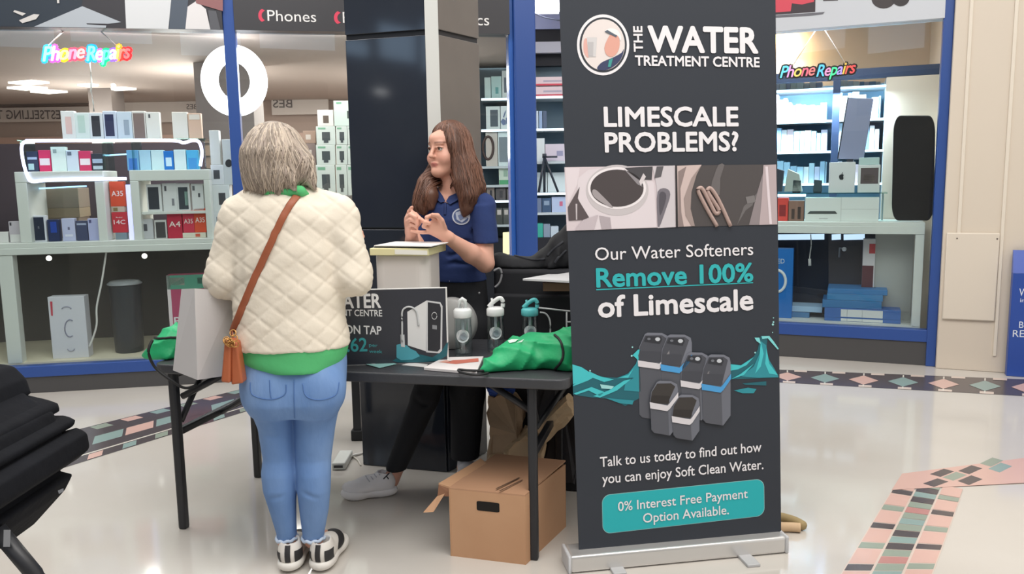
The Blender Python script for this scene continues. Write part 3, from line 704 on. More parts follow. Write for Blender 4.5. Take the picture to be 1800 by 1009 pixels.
# tower of boxes right of the frames
pbox(375, 405, 372, 418, '#dcdfe0', 'white box with grey picture at the foot of the box tower', .16, zc, [scr('#8a8c92', .2, .3, .5, .8)], dep=.12, name='gadget_box'); z6 = zof(LF, 390, 372, .16) + .0005
pbox(374, 404, 325, 372, '#dfe3e2', 'white box with black appliance picture, middle of the box tower', .16, z6, [('product_picture', .35, .25, .75, .7, C('#3a3c42'))], dep=.12, name='gadget_box'); z7 = zof(LF, 390, 325, .16) + .0005
pbox(371, 393, 290, 325, '#dfe2e6', 'white box with dark speaker picture in the box tower', .16, z7, [('product_picture', .2, .3, .7, .75, C('#3e424a'))], dep=.1, name='gadget_box'); z8 = zof(LF, 382, 290, .16) + .0005
pbox(369, 386, 229, 290, '#dcdedb', 'tall plain white box on top of the box tower', .16, z8, dep=.08, name='gadget_box')
o = pbox(392, 411, 245, 325, '#d3d8d8', 'tall white smart camera box with round black lens', .17, z7, dep=.1, name='gadget_box')
b = B(); LF.plane(.169).poly(b, oval(402, 287, 6, 7, 20), C('#2c2e34', .3)); b.done('camera_lens', o)
# under the counter
o = carton(LF, 88, 152, 521, 629, .14, .1, C('#dcdce4', .5), 'speaker_box', 'tall white box with curved grey product picture under the counter', 'box', zb, None)
pl = LF.plane(.138)
for q, c_ in ((oval(123, 577, 9, 15, 20, 60, 300), '#8a8aa0'), (oval(117, 543, 8, 4, 12, 180, 360), '#a8a8b8'), (oval(125, 613, 6, 4, 12, 0, 180), '#a8a8b8')):
    b = B(); pl.line(b, q, .004, C(c_, .4)); b.done('printed_shape', o)
b = B(); pl.poly(b, [(88, 530), (92, 530), (93, 555), (90, 555)], C('#c8384c')); b.done('label_band', o)
o = carton(LF, 297, 366, 483, 622, .16, .12, C('#b8446a', .5), 'speaker_box', 'pink and green box standing behind the grey shopping bag', 'box', zb, None, [('printed_panel', .0, .82, 1, 1, C('#4f9a80')), ('label_band', .06, .87, .45, .97, C('#d8d4c8')), ('printed_panel', 0, 0, .09, 1, C('#ecdfe0')), ('lettering', .12, .36, .3, .46, C('#f4eef0'), 'B'), ('logo_mark', .78, .88, .92, .96, C('#3a3c40'))])
cx, = [sof(LF, 224, 560, .3)]; zt_ = zof(LF, 224, 493, .3)
bn = empty('bin_speaker', LF.w(cx, .3, zb), 'black cylindrical bin with pale round lid under the counter', 'bin')
b = B(); rb = .11; hb = zt_ - zb; b.lathe([(rb * .85, 0), (rb * .9, .01), (rb, hb * .93), (rb * .97, hb * .95)], root_loc(bn), C('#34373b', .35)); b.done('body', bn)
b = B(); b.lathe([(rb * 1.08, hb * .95), (rb * 1.1, hb * .965), (rb * .9, hb), (rb * .3, hb * 1.01)], root_loc(bn), C('#a8acb0', .3)); b.done('lid', bn)
b = B(); b.tube([LF.hit(x, y, .12) for x, y in catmull([(187, 441), (183, 470), (178, 500), (170, 540), (170, 570), (163, 595), (157, 609)], 5)], .007, M_cable, 6); b.done('power_cable', None, 'white cable dangling below the counter beside the black bin', 'cable')
for x, y in ((86, 454), (254, 450)):
    b = B(); b.sphere(LF.hit(x, y, .5), .02, mat('spot_glow', '#fff8ee', emit=3)); b.done('spot_lamp', None, 'tiny white spot lamp under the counter, %s the cable' % ('left of' if x < 100 else 'right of'), 'lamp')

# stack of gadget cartons right of the customer's head
def gbox(x0, x1, y0, y1, zs, col, lab, items, d=.45, dep=.15): return carton(LF, x0, x1, y0, y1, d, dep, C(col, .55), 'gadget_box', lab, 'box', zs, 'gadget boxes stacked in the window behind the customer', items)
DKP = C('#4a4e50', .5); GRN = C('#7fae8e')
zq = zof(LF, 600, 344, .45); cols_ = [(556, 590), (591, 611), (611, 633)]
ctr = LF.box
b = B(); LF.box(b, sof(LF, 480, 400, .4), sof(LF, 700, 400, .4), .4, .8, zc, zq - .0005, C('#6e6460', .6), .005); b.done('display_plinth', None, 'brown-grey plinth under the stacked gadget boxes', 'plinth')
rows = [(290, 344), (255, 290), (222, 255)]
names = [['left column, bottom', 'middle column, bottom', 'right column, bottom'], ['left column, second row', 'middle column, second row', 'right column, second row'], ['left column, third row', 'middle column, third row', 'right column, third row']]
zz = zq
for r_, (y0, y1) in enumerate(rows):
    for c_, (x0, x1) in enumerate(cols_):
        gbox(x0, x1 - .6, y0, y1, zz, '#d6dad2', 'white gadget box with dark product, %s of the window stack' % names[r_][c_], [('product_picture', .3, .25, .72, .7, DKP), ('product_picture', .38, .12, .62, .25, DKP), ('label_band', .1, .84, .5, .93, GRN)])
    zz = zof(LF, 600, y0, .45) + .0006
gbox(558, 586, 193, 222, zz, '#e8e0d8', 'white gadget box with small photo, left on top of the window stack', [('product_picture', .35, .2, .7, .65, C('#6a5a50'))])
gbox(587, 633, 177, 222, zz, '#d4e0d4', 'large pale green gadget box on top of the window stack', [('product_picture', .5, .3, .95, .6, C('#4a5450')), ('product_picture', .65, .6, .85, .8, C('#5a6460')), ('label_band', .1, .88, .3, .95, GRN)])
for k, (x0, x1, y0, y1, c_, lab) in enumerate(((533, 555, 230, 252, '#a88a78', 'small brown box high left of the gadget stack'), (538, 555, 252, 290, '#8a7670', 'dark brown box left of the gadget stack'), (536, 555, 290, 344, '#7c6a66', 'brown carton at the foot, left of the gadget stack'))):
    gbox(x0, x1, y0, y1, zof(LF, 545, y1, .5) + .0005 if k < 2 else zq, c_, lab, [('label_band', .2, .3, .6, .7, C('#d0c0b4'))], .5)
# ================================================================== middle: shelving seen right of the column and through the entrance
sh = empty('wall_shelving', V(.1, 7.95, .015), 'tall dark shelving full of boxed accessories seen through the shop entrance', 'shelving')
Xl, Xr = D(820, 200, 7.7)[0], D(1075, 200, 7.7)[0]
b = B(); MF.box(b, Xl, Xr, .36, .4, .015, 2.5, C('#6f8796', .5)); b.done('back_panel', sh)
for x in (Xl, D(912, 200, 7.7)[0], Xr):
    b = B(); MF.box(b, x - .02, x + .02, .0, .36, .015, 2.5, C('#3a4048', .5)); b.done('side_panel', sh)
b = B(); MF.box(b, Xl, Xr, .0, .36, .015, zof(MF, 940, 418), C('#20222a', .5)); b.done('base_cabinet', sh)
def shelf(y, x0, x1, led=True, lab=None):
    z = zof(MF, (x0 + x1) / 2, y); a, c_ = D(x0, y, 7.7)[0], D(x1, y, 7.7)[0]
    b = B(); MF.box(b, a, c_, .0, .36, z - .022, z, C('#c8d4da', .4)); o = b.done('shelf', sh)
    if led:
        b = B(); MF.box(b, a, c_, -.008, .0, z - .022, z - .004, mat('led_cool', '#dff2ff', emit=3)); b.done('led_strip', o)
    return z
def sbox(x0, x1, y0, z, col, lab, items=(), d=.03, group='accessory boxes on the entrance shelving', name='accessory_box', dep=.12):
    return carton(MF, x0, x1, y0, 0, d, dep, C(col, .5), name, lab, 'box', z, group, items)
zA = shelf(172, 846, 907); zB = shelf(227, 846, 907); zC_ = shelf(292, 846, 907, False); zD = shelf(325, 846, 907, False); zE = shelf(352, 846, 907); zF2 = shelf(395, 846, 907, False)
sbox(850, 861, 136, zA, '#cfe8e6', 'pale mint box, first on the top shelf beside the column')
sbox(862, 880, 134, zA, '#bfe4e2', 'mint box with dark speck, second on the top shelf beside the column', [('product_picture', .4, .2, .7, .5, C('#6fb0b0'))])
sbox(881, 895, 124, zA, '#dfecec', 'tall white box with dark phone, third on the top shelf beside the column', [('product_picture', .25, .2, .85, .75, C('#6a7888'))])
sbox(896, 906, 134, zA, '#c8d8dc', 'grey-white narrow box, fourth on the top shelf beside the column')
sbox(852, 877, 187, zB, '#e0eeee', 'white box with dark rectangle on the headphone shelf', [('product_picture', .3, .12, .85, .85, C('#5a6670'))])
o = sbox(878, 906, 186, zB, '#e4f2f4', 'white headphone box on the headphone shelf')
b = B(); pm = MF.plane(.028)
for q in ([(884, 220), (880, 214), (884, 208), (889, 212), (889, 219)], [(890, 218), (889, 208), (895, 203), (900, 209), (897, 218)], [(884, 206), (887, 197), (890, 193), (889, 198), (886, 207)]): pm.poly(b, q, C('#6a7ea4'))
b.done('product_picture', o)
o = sbox(851, 872, 232, zC_, '#cfcac2', 'grey box with dark ring picture beside the column')
b = B(); b.tube([pm.hit(x, y) for x, y in oval(858, 260, 9, 20, 24)], .012, C('#4a3a36'), 6, True, upv=(0, 1, 0)); b.done('product_picture', o)
sbox(873, 907, 232, zC_, '#dceef0', 'white box with round grey speaker beside the blue post', [('product_picture', .05, .12, .7, .85, C('#7e8e98')), ('product_picture', .78, .3, .95, .6, C('#8ad0b0'))])
sbox(874, 898, 293, zD, '#cfe2d4', 'white and green box below the speaker box', [('printed_panel', .02, .02, .98, .26, C('#56a878')), ('product_picture', .35, .45, .65, .8, C('#9ab8a8'))])
sbox(899, 907, 296, zD, '#b8cce0', 'narrow pale blue box beside the green box')
for k, (x0, x1, c_) in enumerate(((852, 866, '#8a7e78'), (868, 886, '#5e5a5c'), (888, 906, '#6a6668'))): sbox(x0, x1, 330 + k, zE, c_, 'dim brown-grey box, %s of three on the shelf behind the blue sleeve' % ('leftmost', 'middle', 'rightmost')[k], [('product_picture', .4, .2, .7, .8, C('#3a3a40'))])
for k, (x0, x1, c_) in enumerate(((868, 880, '#4a4e4c'), (881, 892, '#565a58'), (893, 906, '#b09088'))): sbox(x0, x1, 366, zF2, c_, 'small dark box, %s of three on the lowest shelf beside the sleeve' % ('leftmost', 'middle', 'rightmost')[k], [('label_band', .2, .6, .8, .9, C('#cfc8c4'))])
b = B(); pm.poly(b, [(884, 408), (899, 407), (899, 446), (884, 448)], mat('lit_panel', '#fff0b8', emit=.9), .03); b.done('lit_sign', None, 'pale yellow lit panel low beside the blue post', 'light')
# entrance half (between the blue post and the banner)
z1 = shelf(168, 938, 1060); z2 = shelf(225, 938, 1060); z3 = shelf(283, 938, 1060, False); z4 = shelf(338, 938, 1060); z5 = shelf(373, 938, 1060, False)
for k, (y0, y1) in enumerate(((134, 151), (151, 168))):
    z = z1 + (.0 if k else .09); carton(MF, 938, 992, y0 + 1, 0, .03, .16, C('#e8d4da', .5), 'accessory_box', ['white and red striped box, upper of two in the entrance', 'white and red striped box, lower of two in the entrance'][k], 'box', z1 + .0 if k else zof(MF, 960, 151, .03) + .004, 'accessory boxes on the entrance shelving', [('stripe', 0, .0, 1, .2, C('#d85060')), ('stripe', .3, .4, .9, .6, C('#b8b0c0'))])
for k, (x0, x1, c_) in enumerate(((938, 945, '#cfdfee'), (946, 952, '#9ab4d8'), (953, 960, '#5a6a84'))): sbox(x0, x1, 195, z2, c_, 'slim %s case pack on the second entrance shelf' % ('white', 'pale blue', 'dark blue')[k])
sbox(938, 956, 243, z3, '#dce6ea', 'tall white box on the third entrance shelf'); sbox(957, 994, 253, z3, '#d8d0de', 'wide pinkish white box on the third entrance shelf', [('label_band', .55, .3, .85, .6, C('#9a9ab8'))])
sbox(938, 960, 303, z4, '#e2eef0', 'bright white box behind the small tripod', d=.2); sbox(961, 996, 303, z4, '#e6f2f4', 'wide bright white box behind the small tripod', d=.2)
sbox(941, 950, 348, z5, '#6c7c98', 'slate box on the entrance shelf under the tripod'); sbox(951, 967, 348, z5, '#3e5878', 'navy box on the entrance shelf under the tripod', [('product_picture', .2, .5, .8, .8, C('#8aa0b8'))]); sbox(968, 996, 346, z5, '#b4c4e2', 'pale blue box with red mark under the tripod', [('logo_mark', .5, .4, .7, .7, C('#c86a88'))])
z6 = zof(MF, 960, 416, .03)
zz = zof(MF, 940, 418)
sbox(942, 952, 393, zz, '#3fb0a0', 'teal box on top of the dark base cabinet'); sbox(953, 965, 394, zz, '#8a9cb0', 'grey-blue box on top of the dark base cabinet'); sbox(966, 980, 398, zz, '#c4d4e0', 'pale box on top of the dark base cabinet')
b = B(); tp = D(957, 276, 7.66); zt4 = z4 + .004; b2 = [D(947, 336, 7.64), D(957, 332, 7.78), D(981, 333, 7.66)]
for q in b2: b.tube([tp, V(q[0], q[1], zt4)], .012, C('#2c3440', .4), 6)
b.tube([tp, tp + V(0, 0, .03)], .02, C('#2c3440', .4), 8); b.tube([tp + V(-.02, 0, .0), tp + V(.12, 0, .0)], .01, C('#2c3440', .4), 6)
b.done('small_tripod', None, 'small dark tripod standing on the entrance shelf', 'tripod')
# entrance ceiling light and ducts
P = MF.plane(-.3)
b = B(); b.box(D(961, 11, 7.2), (.22, .3, .07), mat('panel_glow', '#f2f4ff', emit=5)); b.done('ceiling_light', None, 'bright square light at the top of the shop entrance', 'ceiling light')
b = B(); b.box(D(962, 84, 7.9), (.32, .08, .1), C('#c8cad8', .5)); b.done('air_unit', None, 'pale box unit high above the entrance shelving', 'air unit')
b = B(); b.tube([D(940, 24, 7.3), D(958, 31, 7.3), D(985, 36, 7.3)], .006, C('#5a6070'), 6); b.done('wire', None, 'thin dark wire below the entrance light', 'wire')
b = B(); b.box((.5, 8.1, 2.79), (1.7, .3, .58), C('#20222a', .6)); b.box((.5, 7.94, 2.96), (1.7, .03, .25), C('#a9b2dc', .6)); b.done('wall_bulkhead', kind='structure')

# ================================================================== right shopfront
zpR, zsR = zof(RF, 1620, 600), zof(RF, 1620, 579)
b = B(); RF.box(b, -2.3, .02, -.02, .06, 0, zpR, M_plinth); b.done('baseboard_right', kind='structure')
b = B(); RF.box(b, -2.3, .02, -.03, .06, zpR, zsR, M_blue, .004); b.done('trim_2', kind='structure')
b = B(); RF.box(b, -.015, .05, -.04, .06, 0, 3.6, M_blue, .006); b.done('trim_3', kind='structure')
b = B(); RF.box(b, -2.36, -2.28, -.04, .06, 0, 3.6, M_blue, .006); b.done('trim_4', kind='structure')
b = B(); RF.box(b, -2.28, -.015, .0, .008, zsR, zFr + .02, M_glass); b.done('window_3', kind='structure')
b = B(); RF.box(b, -2.3, -.01, -.05, .1, zFr, 3.6, C('#c9cdd4', .5)); fr_ = b.done('fascia_sign', None, 'pale grey shop fascia printed with laptop and headphones, right window', 'sign')
pl = RF.plane(-.05)
art(fr_, pl, 'printed_shape', [(1362, -30), (1434, -30), (1433, 21), (1362, 26)], '#3a3238', 1)
art(fr_, pl, 'printed_shape', [(1362, -30), (1432, -30), (1431, 3), (1410, 8), (1392, 6), (1390, 20), (1362, 22)], '#d84a5c', 2)
art(fr_, pl, 'printed_shape', [(1362, 27), (1440, 22), (1450, 21), (1446, 25), (1420, 28), (1362, 31)], '#6a6a72', 3)
art(fr_, pl, 'printed_shape', oval(1553, -2, 21, 17, 24), '#3c3638', 2); art(fr_, pl, 'printed_shape', oval(1583, -4, 16, 15, 24), '#322d30', 3)
art(fr_, pl, 'printed_shape', [(1447, -20), (1474, -20), (1473, 1), (1447, 2)], '#4a4448', 2)
neon(RF.plane(.12), [('Phone', (1371, 137), (1433, 132), 20), ('Repairs', (1435, 135), (1504, 128), 20)], [(1368, 118), (1378, 114), (1390, 117), (1430, 115), (1438, 108), (1450, 109), (1458, 116), (1478, 115), (1486, 109), (1497, 112), (1506, 111), (1507, 129), (1470, 134), (1462, 142), (1452, 136), (1440, 138), (1380, 138), (1376, 144), (1369, 142)], .55, 'unlit-looking coloured Phone Repairs letter sign in the right window', [((1393, 116), (1436, 50)), ((1486, 112), (1448, 50))], back='#262428')
# warm wall behind, upper right
b = B(); RF.box(b, -2.4, .02, 1.5, 1.55, .016, 3.09, mat('warm_wall', '#d9c2aa', .7)); b.done('wall_divider', kind='structure')
lw = bpy.data.lights.new('warm_lamp', 'AREA'); lw.size = .25; lw.energy = 9; lw.color = (1, .72, .4)
lo = bpy.data.objects.new('warm_lamp', lw); COL.objects.link(lo); lo.location = RF.hit(1366, 70, 1.35) + V(0, 0, -.02); lo.rotation_euler = (math.radians(60), 0, math.radians(-22))
area('case_light', RF.w(-1.0, .42, 2.05), RF.w(-1.0, .8, 1.3), 1.2, .1, 40, (.75, .9, 1))

# LED-lit case of phone cases
SX = lambda x, d, y=250: sof(RF, x, y, d)
cs = empty('display_case', RF.w(SX(1450, .6), .75, .016), 'tall dark-framed display case with LED-lit shelves in the right window', 'display case')
x0s, x1s = SX(1300, .55), SX(1556, .55); zt0, zt1 = zof(RF, 1500, 139, .5), zof(RF, 1500, 121, .5); CB = C('#31415f', .4)
b = B(); RF.box(b, x0s, SX(1662, .5), .5, .56, zt0, zt1, M_blue if False else CB, .004); b.done('top_rail', cs)
b = B(); RF.box(b, x0s, x1s, .93, .95, .016, zt0, C('#7da6c2', .6)); b.done('back_panel', cs)
for x in (x0s, x1s - .015):
    b = B(); RF.box(b, x, x + .015, .56, .95, .016, zt0, C('#c8d8e0', .4)); b.done('side_panel', cs)
b = B(); RF.box(b, SX(1461, .5), SX(1474, .5), .5, .55, .9, zt0, CB, .003); b.done('mullion', cs)
zr_ = []
for y in (154, 211, 265, 322, 410):
    z = zof(RF, 1450, y, .56); zr_.append(z)
    b = B(); RF.box(b, x0s, x1s, .56, .93, z - .018, z, C('#dbe8ee', .4)); sf = b.done('shelf', cs)
    b = B(); RF.box(b, x0s, x1s, .552, .56, z - .018, z - .004, mat('led_ice', '#d8efff', emit=3.5)); b.done('led_strip', sf)
pal = ['#e4f4f8', '#cfe8f4', '#f2f8fa', '#9ec8e4', '#e8eef8', '#c8d4ee', '#f4e4ee', '#7fa4c8', '#e0f2ee', '#b8dcec', '#d8dcf0', '#ffffff']
def packs(x0, x1, z, ylo, yhi, desc, hot=None):
    x = x0; k = 0
    while x < x1 - 3:
        wd = rng.uniform(7, 13); yt = ylo + (yhi - ylo) * (.25 * math.sin(x * .05) + .4 + rng.uniform(-.3, .35))
        col = pal[rng.randrange(len(pal))]
        if hot and abs(x - hot[0]) < 8: col = hot[1]
        carton(RF, x, min(x + wd, x1) - .6, yt, 0, .6 + rng.uniform(0, .04), .2, C(col, .45), 'phone_case_pack', desc, 'phone case', z, desc.split(' hanging')[0] if False else 'phone case packs, ' + desc.split(' on ')[1], (), .002)
        x += wd; k += 1
packs(1340, 1459, zr_[1], 168, 190, 'pale phone case pack in the row on the top lit shelf left of the mullion', (1400, '#e86a6a'))
packs(1476, 1553, zr_[1], 160, 176, 'pale phone case pack in the row on the top lit shelf right of the mullion')
packs(1340, 1459, zr_[2], 222, 238, 'pale phone case pack in the row on the middle lit shelf left of the mullion')
packs(1476, 1553, zr_[2], 215, 228, 'pale phone case pack in the row on the middle lit shelf right of the mullion')
packs(1340, 1459, zr_[3], 280, 296, 'pale phone case pack in the row on the lower lit shelf left of the mullion')
packs(1476, 1553, zr_[3], 280, 292, 'pale phone case pack in the row on the lower lit shelf right of the mullion')
packs(1340, 1450, zr_[0], 142, 146, 'low pale pack in the row on the case ledge under the neon sign')
packs(1476, 1553, zr_[0], 141, 145, 'low pale pack in the row on the case ledge right of the neon sign')

# right display counter and what stands on it
zcR = zof(RF, 1500, 390, .08); apR = zof(RF, 1500, 411, .06); zbR = zsR + .012
rc = empty('display_counter', RF.w(SX(1500, .2, 400), .25, zsR), 'white display counter in the right shop window', 'counter')
a0, a1 = -2.2, SX(1626, .06, 400)
b = B(); RF.box(b, a0, a1, .06, .47, zcR - .03, zcR, M_white, .003); b.done('top_panel', rc)
b = B(); RF.box(b, a0, a1, .055, .08, apR, zcR - .03, M_white, .003); b.done('apron', rc)
b = B(); RF.box(b, SX(1606, .06, 480), a1, .06, .12, zsR, apR, M_white, .003); b.done('post', rc)
b = B(); RF.box(b, a0, a1, .06, .47, zsR - .003, zbR, M_white); b.done('base_board', rc)
b = B(); RF.box(b, a0, SX(1536, .45, 480), .45, .47, zbR, zcR - .03, C('#232838', .4)); b.done('back_panel', rc)
b = B(); RF.box(b, SX(1536, .3, 480), SX(1604, .3, 480), .3, .32, zbR, zcR - .03, C('#b4b6b2', .4)); b.done('side_cabinet', rc)
def rbox(x0, x1, y0, y1, col, name, label, d=.16, zs=None, items=(), dep=.1, cat='box', group=None, bev=.003):
    return carton(RF, x0, x1, y0, y1, d, dep, C(col, .5) if isinstance(col, str) else col, name, label, cat, zs, group, items, bev)
o = rbox(1415, 1545, 347, 390, '#dfe3de', 'laptop_box', 'long white laptop box with dark laptop picture on the right counter', .14, zcR, [('seam_line', .5, .5, 1, .515, C('#b8bcb8')), ('seam_line', .49, .0, .5, 1, C('#c8ccc8')), ('label_band', .2, .1, .32, .13, C('#b0b0b0'))])
b = B(); RF.plane(.139).poly(b, [(1419, 376), (1424, 371), (1468, 371), (1472, 376)], C('#4a4e4c')); b.done('laptop_picture', o)
rbox(1366, 1385, 348, 390, '#d84a40', 'gadget_box', 'red box left of the long white laptop box', .16, zcR, [('product_picture', .2, .2, .8, .7, C('#8a2a2a'))])
rbox(1386, 1413, 353, 390, '#8c6a5c', 'gadget_box', 'brown box with dark figures beside the red box', .16, zcR, [('product_picture', .2, .1, .4, .6, C('#4a3a34')), ('product_picture', .6, .1, .8, .7, C('#3e322e'))])
# glass shelf over the boxes
zg = zof(RF, 1480, 339, .14)
gs = empty('glass_shelf', RF.w(SX(1460, .2), .25, zcR), 'clear glass shelf carrying tablets above the laptop box', 'shelf')
b = B(); RF.box(b, SX(1330, .14, 340), SX(1560, .14, 340), .12, .4, zg - .008, zg, M_shelfglass); b.done('glass_panel', gs)
for x in (1335, 1552):
    b = B(); s_ = SX(x, .3, 360); RF.box(b, s_ - .006, s_ + .006, .36, .39, zcR, zg - .008, C('#9aa4a8', .3, 0)); b.done('bracket', gs)
b = B(); RF.box(b, SX(1360, .16, 345), SX(1415, .16, 345), .2, .3, zof(RF, 1385, 345, .2) - .004, zg - .009, mat('led_ice', '#d8efff', emit=3.5)); b.done('led_strip', gs)
o = rbox(1457, 1503, 285, 339, '#dcdedd', 'tablet_box', 'white tablet box with black fruit logo on the glass shelf', .16, zg)
b = B(); p2 = RF.plane(.158); p2.poly(b, catmull([(1478, 307), (1481, 306), (1483, 308), (1482, 311), (1483, 313), (1481, 316), (1479, 315.5), (1477, 316), (1475, 312), (1475.5, 308)], 3, True), C('#26282c')); p2.poly(b, [(1479, 305.5), (1481.5, 302.5), (1481.5, 304.5)], C('#26282c')); b.done('logo_mark', o)
rbox(1508, 1547, 290, 338, '#d9dedb', 'photo_frame', 'white frame box with dark group photo on the glass shelf', .16, zg, [('photo_panel', .12, .32, .92, .9, C('#5e5252')), ('photo_panel', .25, .4, .75, .65, C('#a89a90'))], cat='picture frame')
o = rbox(1510, 1546, 277, 290, '#b8d0cc', 'glass_block', 'low pale glass block on top of the photo frame', .18, zof(RF, 1527, 290, .16) + .002)
# tall slanted slab
p = RF.plane(.22); q = [p.hit(*a) for a in ((1473, 279), (1518, 281), (1536, 173), (1491, 171))]
b = B(); b.prism([x_ for x_ in q], RF.n * .02, C('#8f95b0', .35), .006); o = b.done('slanted_screen', None, 'tall tilted grey-blue screen leaning in the right window', 'screen')
b = B(); b.prism([p.hit(*a) for a in ((1471.5, 279), (1473.5, 279), (1491.5, 171), (1489.5, 171))], RF.n * .021, C('#22242c', .4)); b.done('dark_edge', o)
b = B(); b.prism([p.hit(*a) for a in ((1488, 280), (1500, 280), (1499, 339), (1489, 339))], RF.n * .02, C('#2c303a', .4)); b.done('stand', o)
# two small phones on stands and a dark gadget
for k, x in enumerate((1400, 1437)):
    p = RF.plane(.2); b = B(); b.prism([p.hit(*a) for a in ((x - 8, 337), (x + 8, 337), (x + 8, 317), (x - 6, 316))], RF.n * .01, C('#3c4a52', .4), .003)
    o = b.done('display_phone', None, ['dark phone on a stand, left of two on the glass shelf', 'dark phone on a stand beside the white tablet box'][k], 'phone', 'phones on stands in the right window')
    b = B(); b.box(RF.w(SX(x, .22, 337), .23, zg + .005), (.06, .05, .01), C('#20242a', .4), RF.ax); b.done('stand', o)
p = RF.plane(.2); b = B(); b.prism([p.hit(*a) for a in ((1364, 337), (1374, 337), (1378, 300), (1364, 296))], RF.n * .08, C('#353b46', .5), .004); b.done('dark_speaker', None, 'dark speaker at the banner edge on the glass shelf', 'speaker')
b = B(); b.prism([p.hit(*a) for a in ((1378, 337), (1410, 337), (1405, 306), (1385, 297))], RF.n * .02 + RF.n * .06, C('#aab4ae', .5), .004); b.done('case_pile', None, 'pale slanted pile of cases behind the dark phones', 'cases')
# cream side panel with the big dark rounded screen
b = B(); RF.box(b, SX(1553, .5, 260), .02, .49, .51, .016, zt0 - .002, M_cream); b.done('wall_panel', kind='structure')
p = RF.plane(.16); pts = rrect(0, 0, 1, 1, .14, 6)
quad = lambda u, v: (1567 + 4 * v + u * (76 - 1 * v), 388 - v * 185)
b = B(); b.prism([p.hit(*quad(u * .98, v)) for u, v in [(u, (v if True else 0)) for u, v in rrect(0, 0, 1, 1, .16, 6)]], RF.n * .03, mat('black_gloss', '#17181c', .08), .006); o = b.done('rounded_screen', None, 'large black glossy rounded screen beside the right blue post', 'screen')
b = B(); b.box(RF.w(SX(1607, .2, 300), .33, zof(RF, 1607, 300, .2)), (.12, .28, .12), C('#2a2b30', .5), RF.ax); b.done('wall_bracket', o)
# under the right counter
o = rbox(1340, 1393, 437, 562, '#1b72c4', 'blue_box', 'tall bright blue box with white ring at the banner edge', .14, zbR)
p = RF.plane(.138); b = B(); p.text(b, 'ED', (1367, 463), (1379, 463), 8, C('#d8e8f4')); b.done('lettering', o)
b = B(); b.tube([p.hit(x, y) for x, y in oval(1366, 494, 15, 19, 30)], .012, C('#e8ecee'), 6, True, upv=(0, 1, 0)); b.done('ring_print', o)
zz = zbR
for k, (x0, x1, y0, lab) in enumerate(((1459, 1597, 561, 'blue box with white label window, lower of two'), (1459, 1597, 544, 'blue box with white label window, upper of two'))):
    z1 = zof(RF, 1528, y0, .12); rbox(x0, x1, y0, 0, '#3a6cb4', 'label_box', lab, .12, zz, [('label_window', .22, .12, .77, .9, C('#e2e4e2')), ('seam_line', .3, .12, .307, .9, C('#9aa2a8')), ('seam_line', .5, .12, .505, .9, C('#9aa2a8'))], .28, 'box', 'blue label boxes under the right counter'); zz = z1 + .0006
for k, (x0, x1, y0, lab) in enumerate(((1455, 1562, 529, 'flat blue box, lowest of three under the right counter'), (1463, 1564, 518, 'flat blue box, middle of three under the right counter'), (1464, 1572, 509, 'flat blue box with pale lid, topmost of three under the right counter'))):
    z1 = zof(RF, 1510, y0, .13); rbox(x0, x1, y0, 0, ['#2f77b0', '#3a84bc', '#2f7ab8'][k], 'flat_box', lab, .13, zz, (), .3, 'box', 'flat blue boxes under the right counter'); zz = z1 + .0006
zz = zbR
for k, (x0, x1, y0, c_, lab) in enumerate(((1340, 1432, 548, '#4f7fae', 'flat blue-grey box with printed edge, lower of two left'), (1340, 1455, 538, '#a8c8e4', 'flat pale blue box, upper of two left'))):
    z1 = zof(RF, 1400, y0, .2); rbox(x0, x1, y0, 0, c_, 'flat_box', lab, .2, zz, [('label_band', .3, .3, .6, .6, C('#cfdcea'))] if k == 0 else (), .22, 'box', 'flat boxes beside the tall blue box'); zz = z1 + .0006
o = rbox(1516, 1538, 420, 505, '#d8d4d6', 'vacuum_box', 'white box with dark red print behind the flat blue boxes', .27, None, [('printed_panel', 0, 0, .9, .45, C('#5a2a34')), ('label_band', .5, .7, .98, .9, C('#c03a40'))], .08)
o2 = o
b = B(); RF.box(b, SX(1514, .27, 500), SX(1540, .27, 500), .27, .36, zbR, zof(RF, 1527, 505, .27) - .001, C('#2a2c38', .6)); b.done('dark_crate', None, 'dark crate under the white and red box', 'crate')
for k, (x0, x1) in enumerate(((1362, 1449), (1462, 1478), (1483, 1520))):
    b = B(); p = RF.plane(.44); p.poly(b, [(x0, 412), (x1, 411), (x1, 421), (x0, 422)], mat('lit_screen', '#c8e0f8', emit=1.2)); b.done('lit_screen', None, ['wide bright screen strip under the right counter apron', 'smallest bright screen strip under the right counter apron', 'right bright screen strip under the right counter apron'][k], 'screen', 'lit strips under the right counter')
b = B(); b.tube([RF.hit(x, y, .3) for x, y in catmull([(1425, 412), (1426, 430), (1424, 445), (1423, 455)], 5)], .005, M_cable, 6); b.tube([RF.hit(1423, 455, .3), RF.hit(1423.5, 467, .3)], .012, M_cable, 8); b.done('plug_cable', None, 'white plug dangling on its cable under the right counter', 'cable')
b = B(); b.tube([RF.hit(1475, 452, .4), RF.hit(1476, 436, .38), RF.hit(1484, 437, .36)], .008, C('#8a8f98'), 6); b.sphere(RF.hit(1484, 438, .35), .018, C('#e8e8ea', .3)); b.done('small_lamp', None, 'small white lamp head in the dark lower right window', 'lamp')

